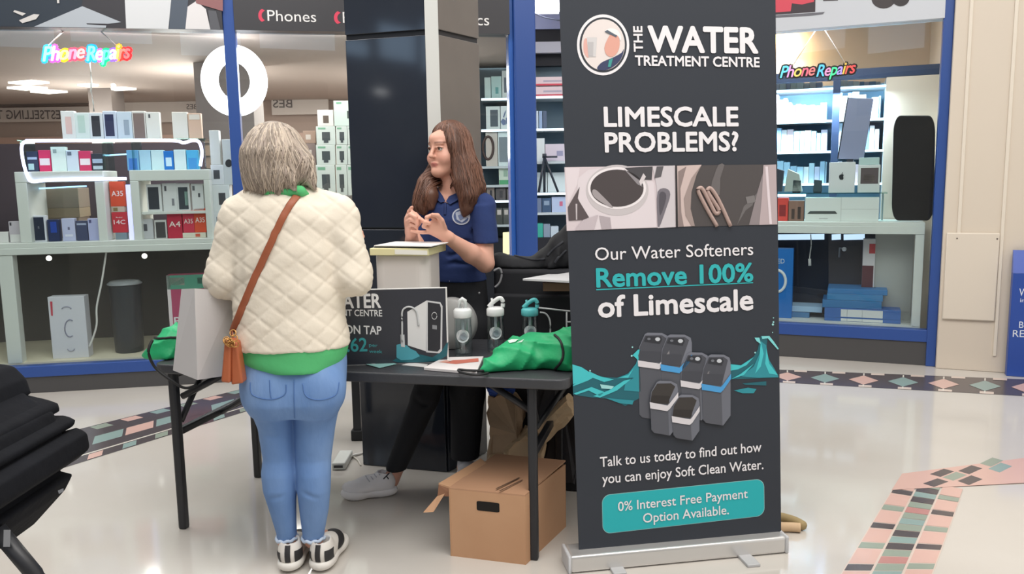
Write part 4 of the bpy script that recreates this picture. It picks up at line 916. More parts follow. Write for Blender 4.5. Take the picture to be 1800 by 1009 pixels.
# ------------------------------------------------------------------ mall wall on the far right
b = B(); RF.box(b, .05, 3.2, -.09, .05, 0, 4.2, M_cream, .006); b.done('wall_side', kind='structure')
ln = mat('cream_trim', '#e3d9ca', .4)
for x in (1697, 1775):
    s_ = sof(RF, x, 200, -.09); b = B(); RF.box(b, s_ - .012, s_ + .012, -.102, -.09, zof(RF, 1760, 560, -.09) if x < 1700 else .12, 4.2, ln, .004); b.done('trim_5', kind='structure')
b = B(); s0_, s1_ = sof(RF, 1660, 480, -.09), sof(RF, 1753, 480, -.09); za, zb_ = zof(RF, 1700, 562, -.09), zof(RF, 1700, 409, -.09)
RF.box(b, s0_, s1_, -.112, -.09, za, zb_, mat('access_panel', '#ddd2c3', .45), .008)
o = b.done('access_panel', None, 'cream access panel screwed to the wall right of the shop', 'panel')
for u in (.2, .95):
    b = B(); b.sphere(RF.w(s0_ + (s1_ - s0_) * u, -.112, zb_ - .04), .006, C('#6a625a', .4), seg=8); b.done('screw', o)
# blue totem bin on the far right
p0 = G(1769, 661); b = B(); fx = Fr((p0[0], p0[1]), -22.6)
zt = zof(fx, 1790, 480); zt2 = zof(fx, 1790, 441)
fx.box(b, 0, .62, 0, .07, 0, zt, mat('totem_blue', '#2b4da0', .4), .004)
b.prism([fx.w(0, 0, zt), fx.w(0, .07, zt), fx.w(0, .07, zt2), fx.w(0, .05, zt2)], fx.e * .62, mat('totem_top', '#4a63b8', .35))
o = b.done('blue_totem', None, 'slim blue freestanding totem with white lettering at the right wall edge', 'sign')
pl = fx.plane(0)
for t, x0, x1, y, cap in (('W', 1791, 1807, 520, 13), ('in', 1793, 1801, 531, 7), ('B', 1791, 1799, 576, 11), ('RE', 1780, 1800, 592, 12)):
    b = B(); pl.text(b, t, (x0, y), (x1, y + .5), cap, C('#dfe4f0', .5)); b.done('lettering', o)
# ================================================================== square column behind the table
kC = V(-.337, 3.905, 0); kL = V(-.776, 4.033, 0); kR = V(-.155, 4.19, 0); kB = kL + (kR - kC) * 1.05
M_stone = mat('black_stone', '#2b303b', .07, noise=(2.0, '#31363f'), spec=.6)
M_stone_refl = mat('stone_reflection', '#68625e', .3, noise=(3.0, '#706a65'))  # right face: its reflection is painted into the colour as lighter grey
zsm = zC = D(760, 58, 3.93)[2]
zlo = D(700, 402, 3.96)[2]
def skew(z0, z1, sh=0.0):
    return None
col = [kC, kR, kB, kL]; b = B()
b.prism([p + V(0, 0, 0) for p in col], (0, 0, 3.8), C('#22242a', .4)); colo = b.done('pillar', kind='structure')
nL = unit(np.cross(kL - kC, (0, 0, 1))); nL = nL if nL[1] < 0 else -nL
nR = unit(np.cross(kR - kC, (0, 0, 1))); nR = nR if nR[0] > 0 else -nR
def facing(A, Bq, n, m, t0, t1, z0, z1, nm, k):
    P = A + (Bq - A) * t0; Q = A + (Bq - A) * t1; b = B(); b.prism([P + V(0, 0, z0), Q + V(0, 0, z0), Q + V(0, 0, z1), P + V(0, 0, z1)], n * .012, m, .003)
    return b.done(nm, colo, kind='structure')
facing(kC, kL, nL, M_stone, .0, 1, .002, zlo - .004, 'stone_panel', 0); facing(kC, kR, nR, M_stone, .0, 1, .002, zlo - .004, 'stone_panel', 0)
for z0, z1 in ((zlo + .004, zsm - .012), (zsm + .012, 3.8)): facing(kC, kL, nL, M_stone, .1, 1, z0, z1, 'stone_panel', 0)
for z0, z1 in ((zlo + .004, zsm - .012), (zsm + .012, 3.8)): facing(kC, kR, nR, M_stone_refl, .02, 1, z0, z1, 'stone_panel', 0)
b = B(); zq_ = V(0, 0, zlo); b.prism([p_ + zq_ for p_ in (kC + (kL - kC) * .098 + nL * .016, kC + (kL - kC) * .098, kC, kC + (kR - kC) * .015 , kC + (kR - kC) * .015 + nR * .014)], (0, 0, 3.8 - zlo), C('#d9dad6', .35)); b.done('corner_trim', colo, kind='structure')
# thin black stand beside the column
p = G(630, 772); b = B(); b.box(p + V(.0, .0, .33), (.045, .045, .66), M_black, bev=.004); b.box(p + V(0, 0, .03), (.07, .07, .06), C('#1c1d20', .6), bev=.008)
b.box(p + V(-.25, .05, .67), (.62, .3, .03), M_black, bev=.006); b.box(p + V(-.5, .1, .33), (.045, .045, .66), M_black, bev=.004)
b.done('side_table', None, 'low black side table with rubber feet behind the dark column', 'table')

# ================================================================== folding table
ZT = .72
t0 = V(-1.479, 3.252, 0); t1 = V(.17, 2.879, 0); te = unit(t1 - t0); tn = V(-te[1], te[0], 0); TW = .70; tax = np.array([te, tn, [0, 0, 1]])
TL_ = np.linalg.norm(t1 - t0) + .03
T = lambda s_, d_, z=ZT: t0 + te * s_ + tn * d_ + V(0, 0, z)
tb = empty('folding_table', T(TL_ / 2, TW / 2, 0), 'long black folding table with steel legs carrying the display', 'table')
M_ttop = mat('table_plastic', '#3a3b3f', .45, bump=(60, .15))
def fit_corner(poly, r): return poly
b = B(); pts = [T(x, y, ZT - .04) for x, y in rrect(0, 0, TL_, TW, .05, 5)]; b.prism(pts, (0, 0, .04), M_ttop, .012, 3); b.done('tabletop', tb)
def barpx(b, pts, w_, m=M_black, h_=None): b.tube(pts, w_, m, 8)
def H(end, name_lab):
    """one folding leg frame at distance `end` from the table's left end"""
    sgn = 1 if end < 1 else -1
    for d_, ft in ((.05, 0), (TW - .045, 0)):
        b = B(); b.box(T(end, d_, (ZT - .04) / 2), (.034, .034, ZT - .04), M_black, tax, .008); b.done('leg', tb)
    b = B(); b.box(T(end, TW / 2, .42), (.028, TW - .14, .03), M_black, tax, .006); b.done('crossbar', tb)
    b = B(); b.box(T(end, TW / 2, ZT - .055), (.03, TW - .12, .025), M_black, tax, .006); b.done('rail', tb)
    for d_ in (.1, TW - .1):
        b = B(); b.tube([T(end, d_ + (.1 if d_ < .3 else -.1), .43), T(end, d_ - (.02 if d_ < .3 else -.02), .64)], .012, M_black, 8) if False else b.tube([T(end, d_, .56), T(end + sgn * .22, d_ + .05, ZT - .045)], .014, M_black, 8)
        b.done('brace', tb)
def near(px, py):
    g = G(px, py) - t0; return np.dot(g, te), np.dot(g, tn)
H(near(343, 915)[0], 'left'); H(near(934, 995)[0], 'right')
# diagonal stay rods seen under the left end
eL = near(343, 915)[0]
b = B(); b.tube([T(eL, .08, .46), T(eL, .3, ZT - .05)], .013, M_black, 8); b.done('brace', tb)
b = B(); b.tube([T(eL + .02, TW * .5, .42), T(eL + .42, TW * .5, ZT - .06)], .012, M_black, 8); b.done('stay_rod', tb)
eR = near(934, 995)[0]
b = B(); b.tube([T(eR - .02, .1, ZT - .06), T(eR, .14, .5)], .013, M_black, 8); b.done('brace', tb)
b = B(); b.tube([T(eR + .0, .12, .5), T(eR + .12, .5, ZT - .06)], .012, M_black, 8); b.done('stay_rod', tb)

# ================================================================== things on the table
ttop = ZT + .0008
def on_table(px, py): return G(px, py, ttop)
# black sign board with water system picture
A, Bq = on_table(525, 645), on_table(789, 637)
sb_e = unit(V(*(Bq - A)[:2], 0)); sb_n = V(sb_e[1], -sb_e[0], 0)
pl = Plane(A, sb_n)
h0 = pl.hit(790, 505)[2]
b = B(); P0, P1 = A, Bq
b.prism([P0 + V(0, 0, 0), P1, V(P1[0], P1[1], h0), V(P0[0], P0[1], h0)], -sb_n * .012, C('#e6e6e4', .5)); so = b.done('counter_sign', None, 'black table-top sign reading WATER TREATMENT CENTRE ON TAP', 'sign', base=(A + Bq) / 2)
b = B(); e_ = (P1 - P0); q = [P0 + e_ * .004 + V(0, 0, .002), P0 + e_ * .99 + V(0, 0, .002), V(*(P0 + e_ * .99)[:2], h0 - .003), V(*(P0 + e_ * .004)[:2], h0 - .003)]
b.poly([p + sb_n * .0008 for p in q], C('#35373f', .35)); b.done('printed_panel', so)
TX = C('#e9e9ea', .4); TEAL = C('#3fa6ab', .4)
def st(txt, bl, br, cap, m=TX, bold=.02): b = B(); pl.text(b, txt, bl, br, cap, m, bold=bold); b.done('lettering', so)
st('WATER', (573, 541.5), (670, 540.5), 24, bold=.03); st('TREATMENT CENTRE', (543, 554), (672, 556), 11, bold=.015); st('ON TAP', (607, 586), (671, 588), 14.5); st('.62', (610, 618), (646, 617), 23, TEAL, .02); st('per', (649, 609), (664, 610), 6, TEAL, .0); st('week', (649, 620), (672, 621), 6, TEAL, .0)
def sp(pts, c_, k=1, nm='printed_shape'): b = B(); pl.poly(b, pts, C(c_, .4), .0008 + .0004 * k); b.done(nm, so)
sp([(690, 634), (700, 628), (716, 632), (735, 622), (760, 628), (776, 618), (784, 604), (788, 601), (786, 625), (770, 634), (735, 637), (700, 637)], '#1f5f6a', 1)
sp([(697, 606), (705, 604), (715, 607), (722, 613), (731, 617), (738, 626), (725, 632), (705, 633), (697, 628)], '#4f9fae', 2)
sp([(716, 548), (750, 528), (750, 618), (748, 617), (717, 607)], '#dcdcdc', 3)
sp([(750, 528), (774, 531), (778, 538), (777, 616), (772, 621), (749, 619)], '#cfd0d2', 3)
sp([(752, 531), (773, 534), (775, 541), (774, 613), (769, 618), (752, 616)], '#2b2c32', 4)
b = B(); pl.line(b, oval(763.5, 555, 4.5, 6, 20), .0016, C('#b9babc'), .003); b.done('ring_print', so)
sp([(760, 571), (768, 572), (768, 579), (760, 578)], '#8d8f94', 5)
b = B(); pl.line(b, catmull([(707, 600), (707, 570), (707, 548), (714, 540), (724, 540), (732, 547), (735, 562), (736, 572)], 5), .004, C('#c4c6c8', .2), .004); b.done('printed_tap', so)
sp([(704, 588), (711, 588), (712, 610), (705, 609)], '#c9cbcd', 5)

# white tub with folders behind the sign
wt_c = (A + Bq) / 2 * 0
pw = hitp(704, 560, T(0, .33, 0), tn); dW = .33
def tbl_plane(d_): return Plane(T(0, d_, 0), -tn)
pt = tbl_plane(.33); q0, q1 = pt.hit(657, 500), pt.hit(752, 500); zt = pt.hit(704, 449)[2]
b = B(); c = (q0 + q1) / 2; W = np.linalg.norm((q1 - q0)[:2])
pts = [V(c[0], c[1], ttop) + te * x + tn * y for x, y in rrect(-W / 2, 0, W / 2, .2, .045, 6)]
b.prism(pts, (0, 0, zt - ttop), mat('white_plastic', '#d9d2cd', .35), .012, 3); wo = b.done('white_cabinet', None, 'white rounded water-softener cabinet standing behind the table sign', 'appliance')
ys = zt + .0008
def flat(px, z, th, m, name, label, cat, group=None, bev=.002):
    P = [G(x, y, z) for x, y in px]; b = B(); b.prism(P, (0, 0, th), m, bev); return b.done(name, None, label, cat, group)
Cc = lambda x, y: V(c[0], c[1], 0) + te * x + tn * y
def slab(x0, x1, y0, y1, z, th, m, name, label, cat, rot=0., bev=.003):
    ca, sa = math.cos(rot), math.sin(rot); xc, yc = (x0 + x1) / 2, (y0 + y1) / 2; P = []
    for x, y in ((x0, y0), (x1, y0), (x1, y1), (x0, y1)):
        dx, dy = x - xc, y - yc; P.append(Cc(xc + dx * ca - dy * sa, yc + dx * sa + dy * ca) + V(0, 0, z))
    b = B(); b.prism(P, (0, 0, th), m, bev); return b.done(name, None, label, cat)
fo = slab(-W * .52, W * .56, -.02, .22, ys, .03, C('#e6dfae', .5), 'box_file', 'thick cream yellow file lying on the white cabinet', 'folder', .0)
b = B(); b.prism([Cc(-W * .05, -.0215) + V(0, 0, ys + .006), Cc(W * .54, -.0215) + V(0, 0, ys + .004), Cc(W * .54, -.0215) + V(0, 0, ys + .022), Cc(-W * .05, -.0215) + V(0, 0, ys + .026)], -tn * .001, C('#efeee6', .6)); b.done('page_edges', fo)
slab(-W * .5, W * .55, .0, .22, ys + .031, .006, C('#7d8088', .5), 'clipboard', 'grey clipboard between the yellow file and loose papers', 'clipboard', .06)
slab(-W * .42, W * .66, -.02, .19, ys + .0378, .004, C('#e8e6e6', .6), 'paper_sheets', 'white loose papers on top of the yellow file', 'papers', -.08, .001)

# grey disc behind the first bottle, bottles
def bottle(px, yb, yt, wpx, d_pt, lidm, label, flip=0, handle=False):
    p = d_pt; pd = Plane(p, (0, -1, 0)); R_ = np.linalg.norm(pd.hit(px + wpx / 2, (yb + yt) / 2) - pd.hit(px, (yb + yt) / 2)); zt_ = pd.hit(px, yt)[2]; z0 = ttop; h = zt_ - z0
    o = empty('water_bottle', V(p[0], p[1], z0), label, 'bottle', 'water bottles on the table'); base = V(p[0], p[1], z0)
    b = B(); b.lathe([(R_ * .8, .001), (R_ * .95, .004), (R_, .02), (R_, h * .45), (R_ * .93, h * .55), (R_ * .93, h * .66), (R_ * .85, h * .7), (R_ * .8, h * .7), (R_ * .88, h * .65), (R_ * .94, h * .4), (R_ * .9, .012), (.001, .01)], base, M_clear, 28); b.done('body', o)
    b = B(); b.lathe([(R_ * .96, h * .68), (R_ * 1.0, h * .69), (R_ * 1.0, h * .8), (R_ * .85, h * .83), (R_ * .4, h * .84)], base, lidm, 28)
    if flip == 0: b.tube([base + V(-R_ * .3, 0, h * .83), base + V(-R_ * .3, 0, h * .97), base + V(0, 0, h), base + V(R_ * .3, 0, h * .97), base + V(R_ * .3, 0, h * .83)], .008, lidm, 8)
    else:
        b.tube(catmull([base + V(-R_ * .75, 0, h * .84), base + V(-R_ * .2, 0, h * .93), base + V(R_ * .5, 0, h * 1.0), base + V(R_ * .85, 0, h * .95), base + V(R_ * .85, 0, h * .83)], 5), .009, lidm, 8)
        b.tube([base + V(-R_ * .3, 0, h * .83), base + V(-R_ * .38, 0, h * 1.0)], .005, lidm, 6)
    b.done('lid', o)
    b = B(); b.cyl(base + V(0, 0, .012), base + V(0, 0, h * .8), .006, .006, mat('straw', '#e0e4e6', .4), 10); b.done('straw', o)
    b = B(); pd2 = Plane(p + V(0, -R_ - .001, 0), (0, -1, 0)); cz = z0 + h * .4
    b.poly([base + V(math.sin(a_) * R_ * 1.01, -math.cos(a_) * R_ * 1.01, h * .38) * 1 if False else base + V(math.sin(math.cos(t) * .75) * R_ * 1.02, -math.cos(math.cos(t) * .75) * R_ * 1.02, h * .38 + math.sin(t) * R_ * .72) for t in np.linspace(0, 2 * math.pi, 24, endpoint=False) for a_ in (0,)], C('#d5dadc', .4)); lg = b.done('logo_mark', o)
    b = B(); b.poly([base + V(math.sin(math.cos(t) * .4 + .1) * R_ * 1.03, -math.cos(math.cos(t) * .4 + .1) * R_ * 1.03, h * .37 + math.sin(t) * R_ * .36) for t in np.linspace(0, 2 * math.pi, 16, endpoint=False)], C('#8f9aa2', .4)); b.done('printed_shape', lg)
    return o
bottle(815.5, 628, 525, 32, on_table(815, 626), C('#e9ecec', .35), 'clear water bottle with white lid in front of the grey disc', 0)
bottle(872.5, 605, 524, 31, on_table(872, 618), C('#eef0f0', .35), 'clear water bottle with white flip lid, middle bottle', 1)
bottle(932, 602, 527, 30, on_table(932, 612), C('#62c3c6', .35), 'clear water bottle with teal flip lid behind the green bag', 1)
pd = tbl_plane(.5); cpt = pd.hit(797, 566); r_ = np.linalg.norm(pd.hit(841, 566) - cpt)
r_ = min(r_, cpt[2] - ttop) if cpt[2] - ttop > .05 else r_
b = B(); cz = ttop + r_; cc = V(cpt[0], cpt[1], cz); b.lathe([(r_ * .2, 0), (r_ * .97, 0), (r_, .006), (r_, .05), (r_ * .95, .058), (r_ * .3, .06)], cc, mat('grey_disc', '#a3a3a2', .35), 48, np.array([te, [0, 0, 1], -tn]))
b.done('water_dispenser', None, 'grey round disc-shaped unit standing behind the first bottle', 'appliance')
# leaflets and booklet
pz = ttop
lf = [([(611, 632), (640, 627), (697, 640), (667, 647)], '#8fc0bd', 'teal leaflet with white print under the sign edge'), ([(612, 628), (650, 624), (680, 634), (640, 640)], '#b9d4d2', 'pale teal leaflet beneath the other teal leaflet'), ([(706, 642), (722, 638), (752, 641), (748, 646)], '#d8d6d4', 'small white card in front of the table sign')]
for k, (q, c_, lab) in enumerate(lf):
    P = [G(x, y, pz + (.0022 if k == 0 else 0)) for x, y in q]; b = B(); b.prism(P, (0, 0, .0015), C(c_, .4)); o = b.done('leaflet', None, lab, 'leaflet', 'leaflets on the table')
    if k == 0:
        b = B(); m_ = lambda u, v: (P[0] * (1 - u) + P[1] * u) * (1 - v) + (P[3] * (1 - u) + P[2] * u) * v + V(0, 0, .0019)
        for v0 in (.2, .4, .6): b.poly([m_(.2, v0), m_(.8, v0), m_(.8, v0 + .1), m_(.2, v0 + .1)], C('#dfeeee'))
        b.done('printed_lines', o)
P = [G(x, y, pz) for x, y in ((745, 651), (780, 633), (850, 631), (838, 659))]; b = B(); b.prism(P, (0, 0, .012), C('#e4dedd', .35), .002); o = b.done('booklet', None, 'white booklet with red cover picture beside the green bag', 'booklet')
m_ = lambda u, v: (P[0] * (1 - u) + P[3] * u) * (1 - v) + (P[1] * (1 - u) + P[2] * u) * v + V(0, 0, .0128)
b = B(); b.poly([m_(.25, .45), m_(.5, .4), m_(.95, .62), m_(.9, .85), m_(.6, .75), m_(.35, .7)], C('#c8705e', .4)); b.poly([m_(.1, .5), m_(.25, .45), m_(.35, .6), m_(.2, .7)], C('#d8a090', .4)); b.done('cover_picture', o)

# green drawstring bags
M_green = mat('green_nylon', '#22ad70', .5, bump=(14, .6), noise=(5, '#1c9f64'))
M_cord = C('#1b1c1e', .6)
def soft_bag(rows, name, label, cords, logo=None, cat='bag'):
    """rows of ellipsoids (centre, radii)"""
    lo = np.min([c_ - np.array(r) for c_, r in rows], 0) - .03; hi = np.max([c_ + np.array(r) for c_, r in rows], 0) + .03
    lo[2] = min(lo[2], ttop)
    sk = Skin.grid(lo, hi, .006)
    R_ = tax
    for c_, r in rows: sk.ell(c_, r, R_, .05)
    # flatten on the table
    X_, Y_, Z_ = sk.a[0][:, None, None], sk.a[1][None, :, None], sk.a[2][None, None, :]
    f1 = np.abs(np.sin(X_ * 17 + 5 * Z_ + 2.2 * np.sin(Y_ * 15 + Z_ * 21))); f2 = np.abs(np.sin(Z_ * 34 - X_ * 12 + 2.5 * np.sin(X_ * 19 + Y_ * 7)))
    sk.v = sk.v + (.012 * f1 ** .6 + .009 * f2 ** .6 - .014).astype(np.float32)
    zz = sk.a[2][None, None, :]; sk.v = np.maximum(sk.v, (ttop + .001 - zz))
    o = sk.done(name, M_green, None, 2, label=label, cat=cat)
    for cp in cords:
        b = B(); b.tube(catmull(cp, 5), .0045, M_cord, 6); b.done('drawstring', o)
    return o
g = lambda x, y, z=ttop: G(x, y, z)
r1 = g(905, 640); r2 = g(965, 625); r3 = g(866, 652)
go = soft_bag([(V(*(g(905, 645)))[:3] + V(0, 0, .04), (.085, .09, .07)), (g(945, 640) + V(0, 0, .05), (.09, .1, .075)), (g(985, 645) + V(0, .0, .05), (.075, .1, .085)), (g(1012, 640) + V(0, 0, .06), (.05, .07, .09)), (g(875, 650) + V(0, 0, .022), (.05, .05, .03)), (g(856, 655) + V(0, 0, .012), (.02, .02, .012))],
              'drawstring_bag', 'crumpled green drawstring bag lying at the right end of the table', [])
bv = bvh_of(go)
def on_surf(px, bv, off=.004):
    o = Vector(EYE); d = Vector(ray(*px)).normalized(); h, n, i, dist = bv.ray_cast(o, d); return None if h is None else np.array(h) + np.array(n) * off, None if n is None else np.array(n)
def surf_line(pts, bv, off=.004):
    out = []
    for p in pts:
        h, n = on_surf(p, bv, off)
        if h is not None: out.append(h)
    return out
cd = surf_line([tuple(p) for p in catmull([(975, 590), (985, 600), (990, 618), (986, 636), (972, 652)], 6)], bv)
if len(cd) > 2: b = B(); b.tube(cd, .005, M_cord, 6); b.done('drawstring', go)
b = B(); b.tube(catmull([g(858, 656, ttop + .008), g(838, 659, ttop + .02), g(812, 655, ttop + .02), g(806, 650, ttop + .02), g(822, 651, ttop + .02), g(850, 652, ttop + .01)], 5), .005, M_cord, 6); b.done('drawstring', go)
b = B()
for q in ([(894, 594), (905, 587), (918, 587), (914, 591), (902, 594)], [(893, 600), (900, 597), (912, 597), (906, 602), (896, 604)], [(909, 603), (914, 599), (921, 597), (917, 602)]):
    W_s = surf_line(q, bv, .003)
    if len(W_s) > 2: b.poly(W_s, C('#cfe8d8'))
b.done('logo_mark', go)
go2 = soft_bag([(g(300, 628) + V(0, .04, .05), (.07, .09, .08)), (g(284, 630) + V(0, .02, .03), (.055, .07, .045)), (g(270, 630) + V(0, 0, .015), (.03, .04, .025)), (g(335, 622) + V(0, .06, .06), (.08, .1, .075))], 'drawstring_bag', 'green drawstring bag at the left end of the table behind the grey bag', [])
bv2 = bvh_of(go2)
cd = surf_line([tuple(p) for p in catmull([(262, 592), (280, 596), (300, 594), (314, 594)], 6)], bv2)
if len(cd) > 2: b = B(); b.tube(cd, .005, M_cord, 6); b.done('drawstring', go2)
b = B(); b.tube(catmull([D(268, 598, 3.2), D(261, 618, 3.18), D(272, 645, 3.2), D(300, 668, 3.2), D(325, 682, 3.22), D(348, 676, 3.25)], 6), .006, M_cord, 6); b.done('hanging_strap', go2)

# ================================================================== right behind the table: black counter with coats, clipboard
M_coat = mat('black_cloth', '#1d1e22', .85, bump=(9, .6))
b = B(); ctop = 1.03
b.prism([V(-.085, 3.70, 0), V(.75, 3.51, 0), V(.75, 3.56, 0), V(-.085, 3.75, 0)], (0, 0, .92), mat('black_drape', '#232429', .8, bump=(6, .5, (1, 1, .2))), .012, 2)
b.prism([V(-.085, 3.752, 0), V(.75, 3.562, 0), V(.8, 4.1, 0), V(-.05, 4.14, 0)], (0, 0, ctop), mat('black_drape', '#232429', .8, bump=(6, .5, (1, 1, .2))), .02, 3)
blk = b.done('draped_stand', None, 'black cloth-covered stand behind the bottles and banner', 'stand')
sk = Skin.grid(V(-.2, 3.5, .95), V(.85, 4.2, 1.4), .009)
dp = lambda x, y, Y=3.8: D(x, y, Y)
for (x, y, Y, r) in ((878, 462, 3.9, (.05, .13, .05)), (900, 466, 3.9, (.07, .15, .04)), (930, 470, 3.88, (.1, .16, .05)), (960, 462, 3.85, (.06, .15, .07)), (982, 448, 3.85, (.06, .15, .10)), (1003, 436, 3.85, (.06, .13, .12)), (1045, 440, 3.85, (.14, .18, .12)), (872, 478, 3.9, (.05, .12, .06))):
    sk.ell(dp(x, y, Y), r, None, .035)
for a_, c_ in (((972, 428), (955, 470)), ((992, 432), (985, 475)), ((905, 452), (925, 468)), ((945, 448), (935, 470)), ((1008, 425), (1010, 470))): sk.cap(dp(*a_, 3.72), .012, dp(*c_, 3.72), .016, .02, sub=True)
zz = sk.a[2][None, None, :]; sk.v = np.maximum(sk.v, (ctop + .001 - zz))
co_ = sk.done('coat_pile', M_coat, None, 2, label='pile of black coats heaped on the draped stand', cat='coats')
bv3 = bvh_of(co_)
for pts in ([(990, 425), (975, 437), (962, 450)], [(996, 440), (982, 452), (975, 462)], [(905, 450), (935, 457), (958, 455)]):
    W_s = surf_line(catmull([V(*p) for p in pts], 5), bv3, .001)
    if len(W_s) > 2: b = B(); b.tube(W_s, .006, C('#34363c', .8), 6); b.done('cloth_fold', co_)
b = B(); b.tube(catmull([D(868, 476, 3.6), D(878, 472, 3.6), D(882, 482, 3.6), D(878, 497, 3.6), D(870, 505, 3.6)], 5), .005, C('#8c8c90', .3, ), 6); b.done('metal_clip', blk)
zk = D(975, 512, 3.52)[2]
b = B(); b.prism([D(955, 512, 3.52), D(1015, 512, 3.44), D(1015, 499, 3.44), D(955, 498, 3.52)], V(0, .06, 0), C('#8a6a54', .7)); kb = b.done('card_box', None, 'small brown box under the white clipboard', 'box')
b = B(); b.prism([D(919, 493, 3.5), D(1015, 498, 3.3), D(1015, 476, 3.75), D(975, 483, 3.75)], (0, 0, .008), C('#dcdcde', .5)); b.done('clipboard', None, 'white clipboard with papers sticking out behind the banner', 'clipboard')
b = B(); b.tube([D(947, 541, 3.4), D(1010, 548, 3.4)], .004, C('#b8babc', .3), 6); b.tube(catmull([D(949, 549, 3.4), D(960, 552, 3.4), D(967, 566, 3.4), D(967, 596, 3.4)], 5), .004, C('#b8babc', .3), 6); b.tube([D(996, 548, 3.4), D(996, 600, 3.4)], .004, C('#b8babc', .3), 6); b.tube([D(996, 566, 3.4), D(1010, 566, 3.4)], .004, C('#b8babc', .3), 6)
b.done('wire_rack', None, 'thin silver wire rack beside the teal bottle', 'rack')

# ================================================================== under the table
bx = [V(-.255, 2.99, 0), V(.035, 2.905, 0), V(.21, 3.24, 0), V(-.08, 3.335, 0)]
M_card = mat('cardboard', '#c69b78', .75, noise=(3, '#bf9370')); hB = D(868, 862, 2.95)[2]
zb_ = hitp(795, 862, bx[0], V(0, 1, 0))[2]; zb_ = .27
co = empty('cardboard_box', (bx[0] + bx[2]) / 2, 'open brown cardboard box on the floor under the right table end', 'box')
th = .006
cen = (bx[0] + bx[2]) / 2
for i in range(4):
    P, Q = bx[i], bx[(i + 1) % 4]; n_ = unit(np.cross(Q - P, (0, 0, 1)))
    b = B(); b.prism([P, Q, Q + V(0, 0, zb_), P + V(0, 0, zb_)], -n_ * th, M_card); side = b.done('box_side', co)
    if i == 0:
        e_ = (Q - P); b = B(); f = lambda u, v: P + e_ * u + V(0, 0, zb_ * v) + n_ * .0012
        pts = [f(.37 + .3 * u, .73 + .14 * v) for u, v in rrect(0, 0, 1, 1, .12, 3)]; b.poly(pts, C('#17130f', .9)); b.done('hand_hole', side)
b = B(); b.prism([p + (cen - p) * .02 for p in bx], (0, 0, .008), M_card); b.done('box_base', co)
# lids: right half closed, left flap standing out
e0, e1 = bx[1] - bx[0], bx[3] - bx[0]
b = B(); b.prism([bx[0] + e0 * .0 + V(0, 0, zb_), bx[1] + V(0, 0, zb_), bx[2] + V(0, 0, zb_ + .012), bx[3] + V(0, 0, zb_ + .012)], (0, 0, .006), mat('cardboard_top', '#b88d6e', .75)); lid = b.done('lid_panel', co)
b = B(); pz_ = Plane(bx[0] + V(0, 0, zb_ + .012), (0, 0, 1), (0, 1, 0))
for t_, bl, br in (('PAPER', (872, 860), (910, 840)),):
    pass
for q in ([(871, 858.5), (912, 839), (914, 840), (873, 859.5)], [(877, 862.5), (918, 843), (919, 843.7), (879, 863.4)]):
    b.poly([G(x, y, zb_ + .0145) for x, y in q], C('#5c4434', .8))
b.done('printed_lines', lid)
fl = [D(771, 852, 3.02), D(845, 808, 3.25), D(862, 822, 3.22), D(800, 862, 3.0)]
b = B(); b.prism(fl, (0, 0, .006), M_card); fp = b.done('flap', co)
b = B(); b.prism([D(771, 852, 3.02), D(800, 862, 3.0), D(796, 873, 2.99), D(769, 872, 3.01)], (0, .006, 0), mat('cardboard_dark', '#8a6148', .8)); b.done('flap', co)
b = B(); b.prism([D(769, 872, 3.01), D(782, 868, 3.0), D(762, 900, 2.97), D(744, 901, 2.98)], (0, .006, 0), M_card); b.done('flap', co)
b = B()
for x, y in ((818, 838), (823, 834)): b.poly([G(x + a_, y + c_, fl[0][2] * 0 + D(820, 836, 3.13)[2] + .008) for a_, c_ in ((-2, 1), (1, 1.5), (2, -1), (-1, -1.5))], C('#3a2a20'))
b.done('printed_mark', fp)
# brown paper bags in a heap, black patterned bag, blue cloth
M_kraft = mat('kraft_paper', '#b39a7e', .8, bump=(8, .7), noise=(4, '#a88e72')); M_kraft2 = mat('kraft_pale', '#c8ad8a', .8, bump=(8, .5))
def crumple(P, vec, m, name, label, cat, group=None, k=.012):
    b = B(); b.prism(P, vec, m)
    bmesh.ops.subdivide_edges(b.bm, edges=b.bm.edges[:], cuts=4, use_grid_fill=True)
    r_ = random.Random(len(label))
    for v in b.bm.verts: v.co += Vector((r_.uniform(-k, k), r_.uniform(-k, k), r_.uniform(-k, k)))
    for v in b.bm.verts: v.co.z = max(v.co.z, .003)
    for f_ in b.bm.faces: f_.smooth = False
    return b.done(name, None, label, cat, group)
PG = 'brown paper bags heaped under the table'
crumple([D(862, 765, 3.55), D(858, 700, 3.6), D(895, 690, 3.6), D(915, 720, 3.55), D(905, 820, 3.5), D(850, 850, 3.5)], V(.02, .08, 0), M_kraft, 'paper_bag', 'grey-brown paper bag leaning upright under the green bag', 'paper bag', PG)
crumple([D(886, 800, 3.42), D(920, 765, 3.45), D(958, 770, 3.45), D(945, 830, 3.4), D(905, 835, 3.4)], V(.02, .14, 0), M_kraft2, 'paper_bag', 'pale brown paper bag lying behind the open box', 'paper bag', PG)
crumple([D(945, 755, 3.3), D(995, 702, 3.35), D(1010, 730, 3.35), D(958, 780, 3.3)], V(.02, .12, .0), M_kraft2, 'paper_bag', 'rolled brown paper bag beside the right table leg', 'paper bag', PG, .006)
crumple([D(860, 805, 3.48), D(890, 800, 3.48), D(898, 850, 3.44), D(856, 850, 3.44)], V(.0, .1, 0), M_kraft2, 'paper_bag', 'small tan paper bag tucked behind the box lid', 'paper bag', PG, .006)
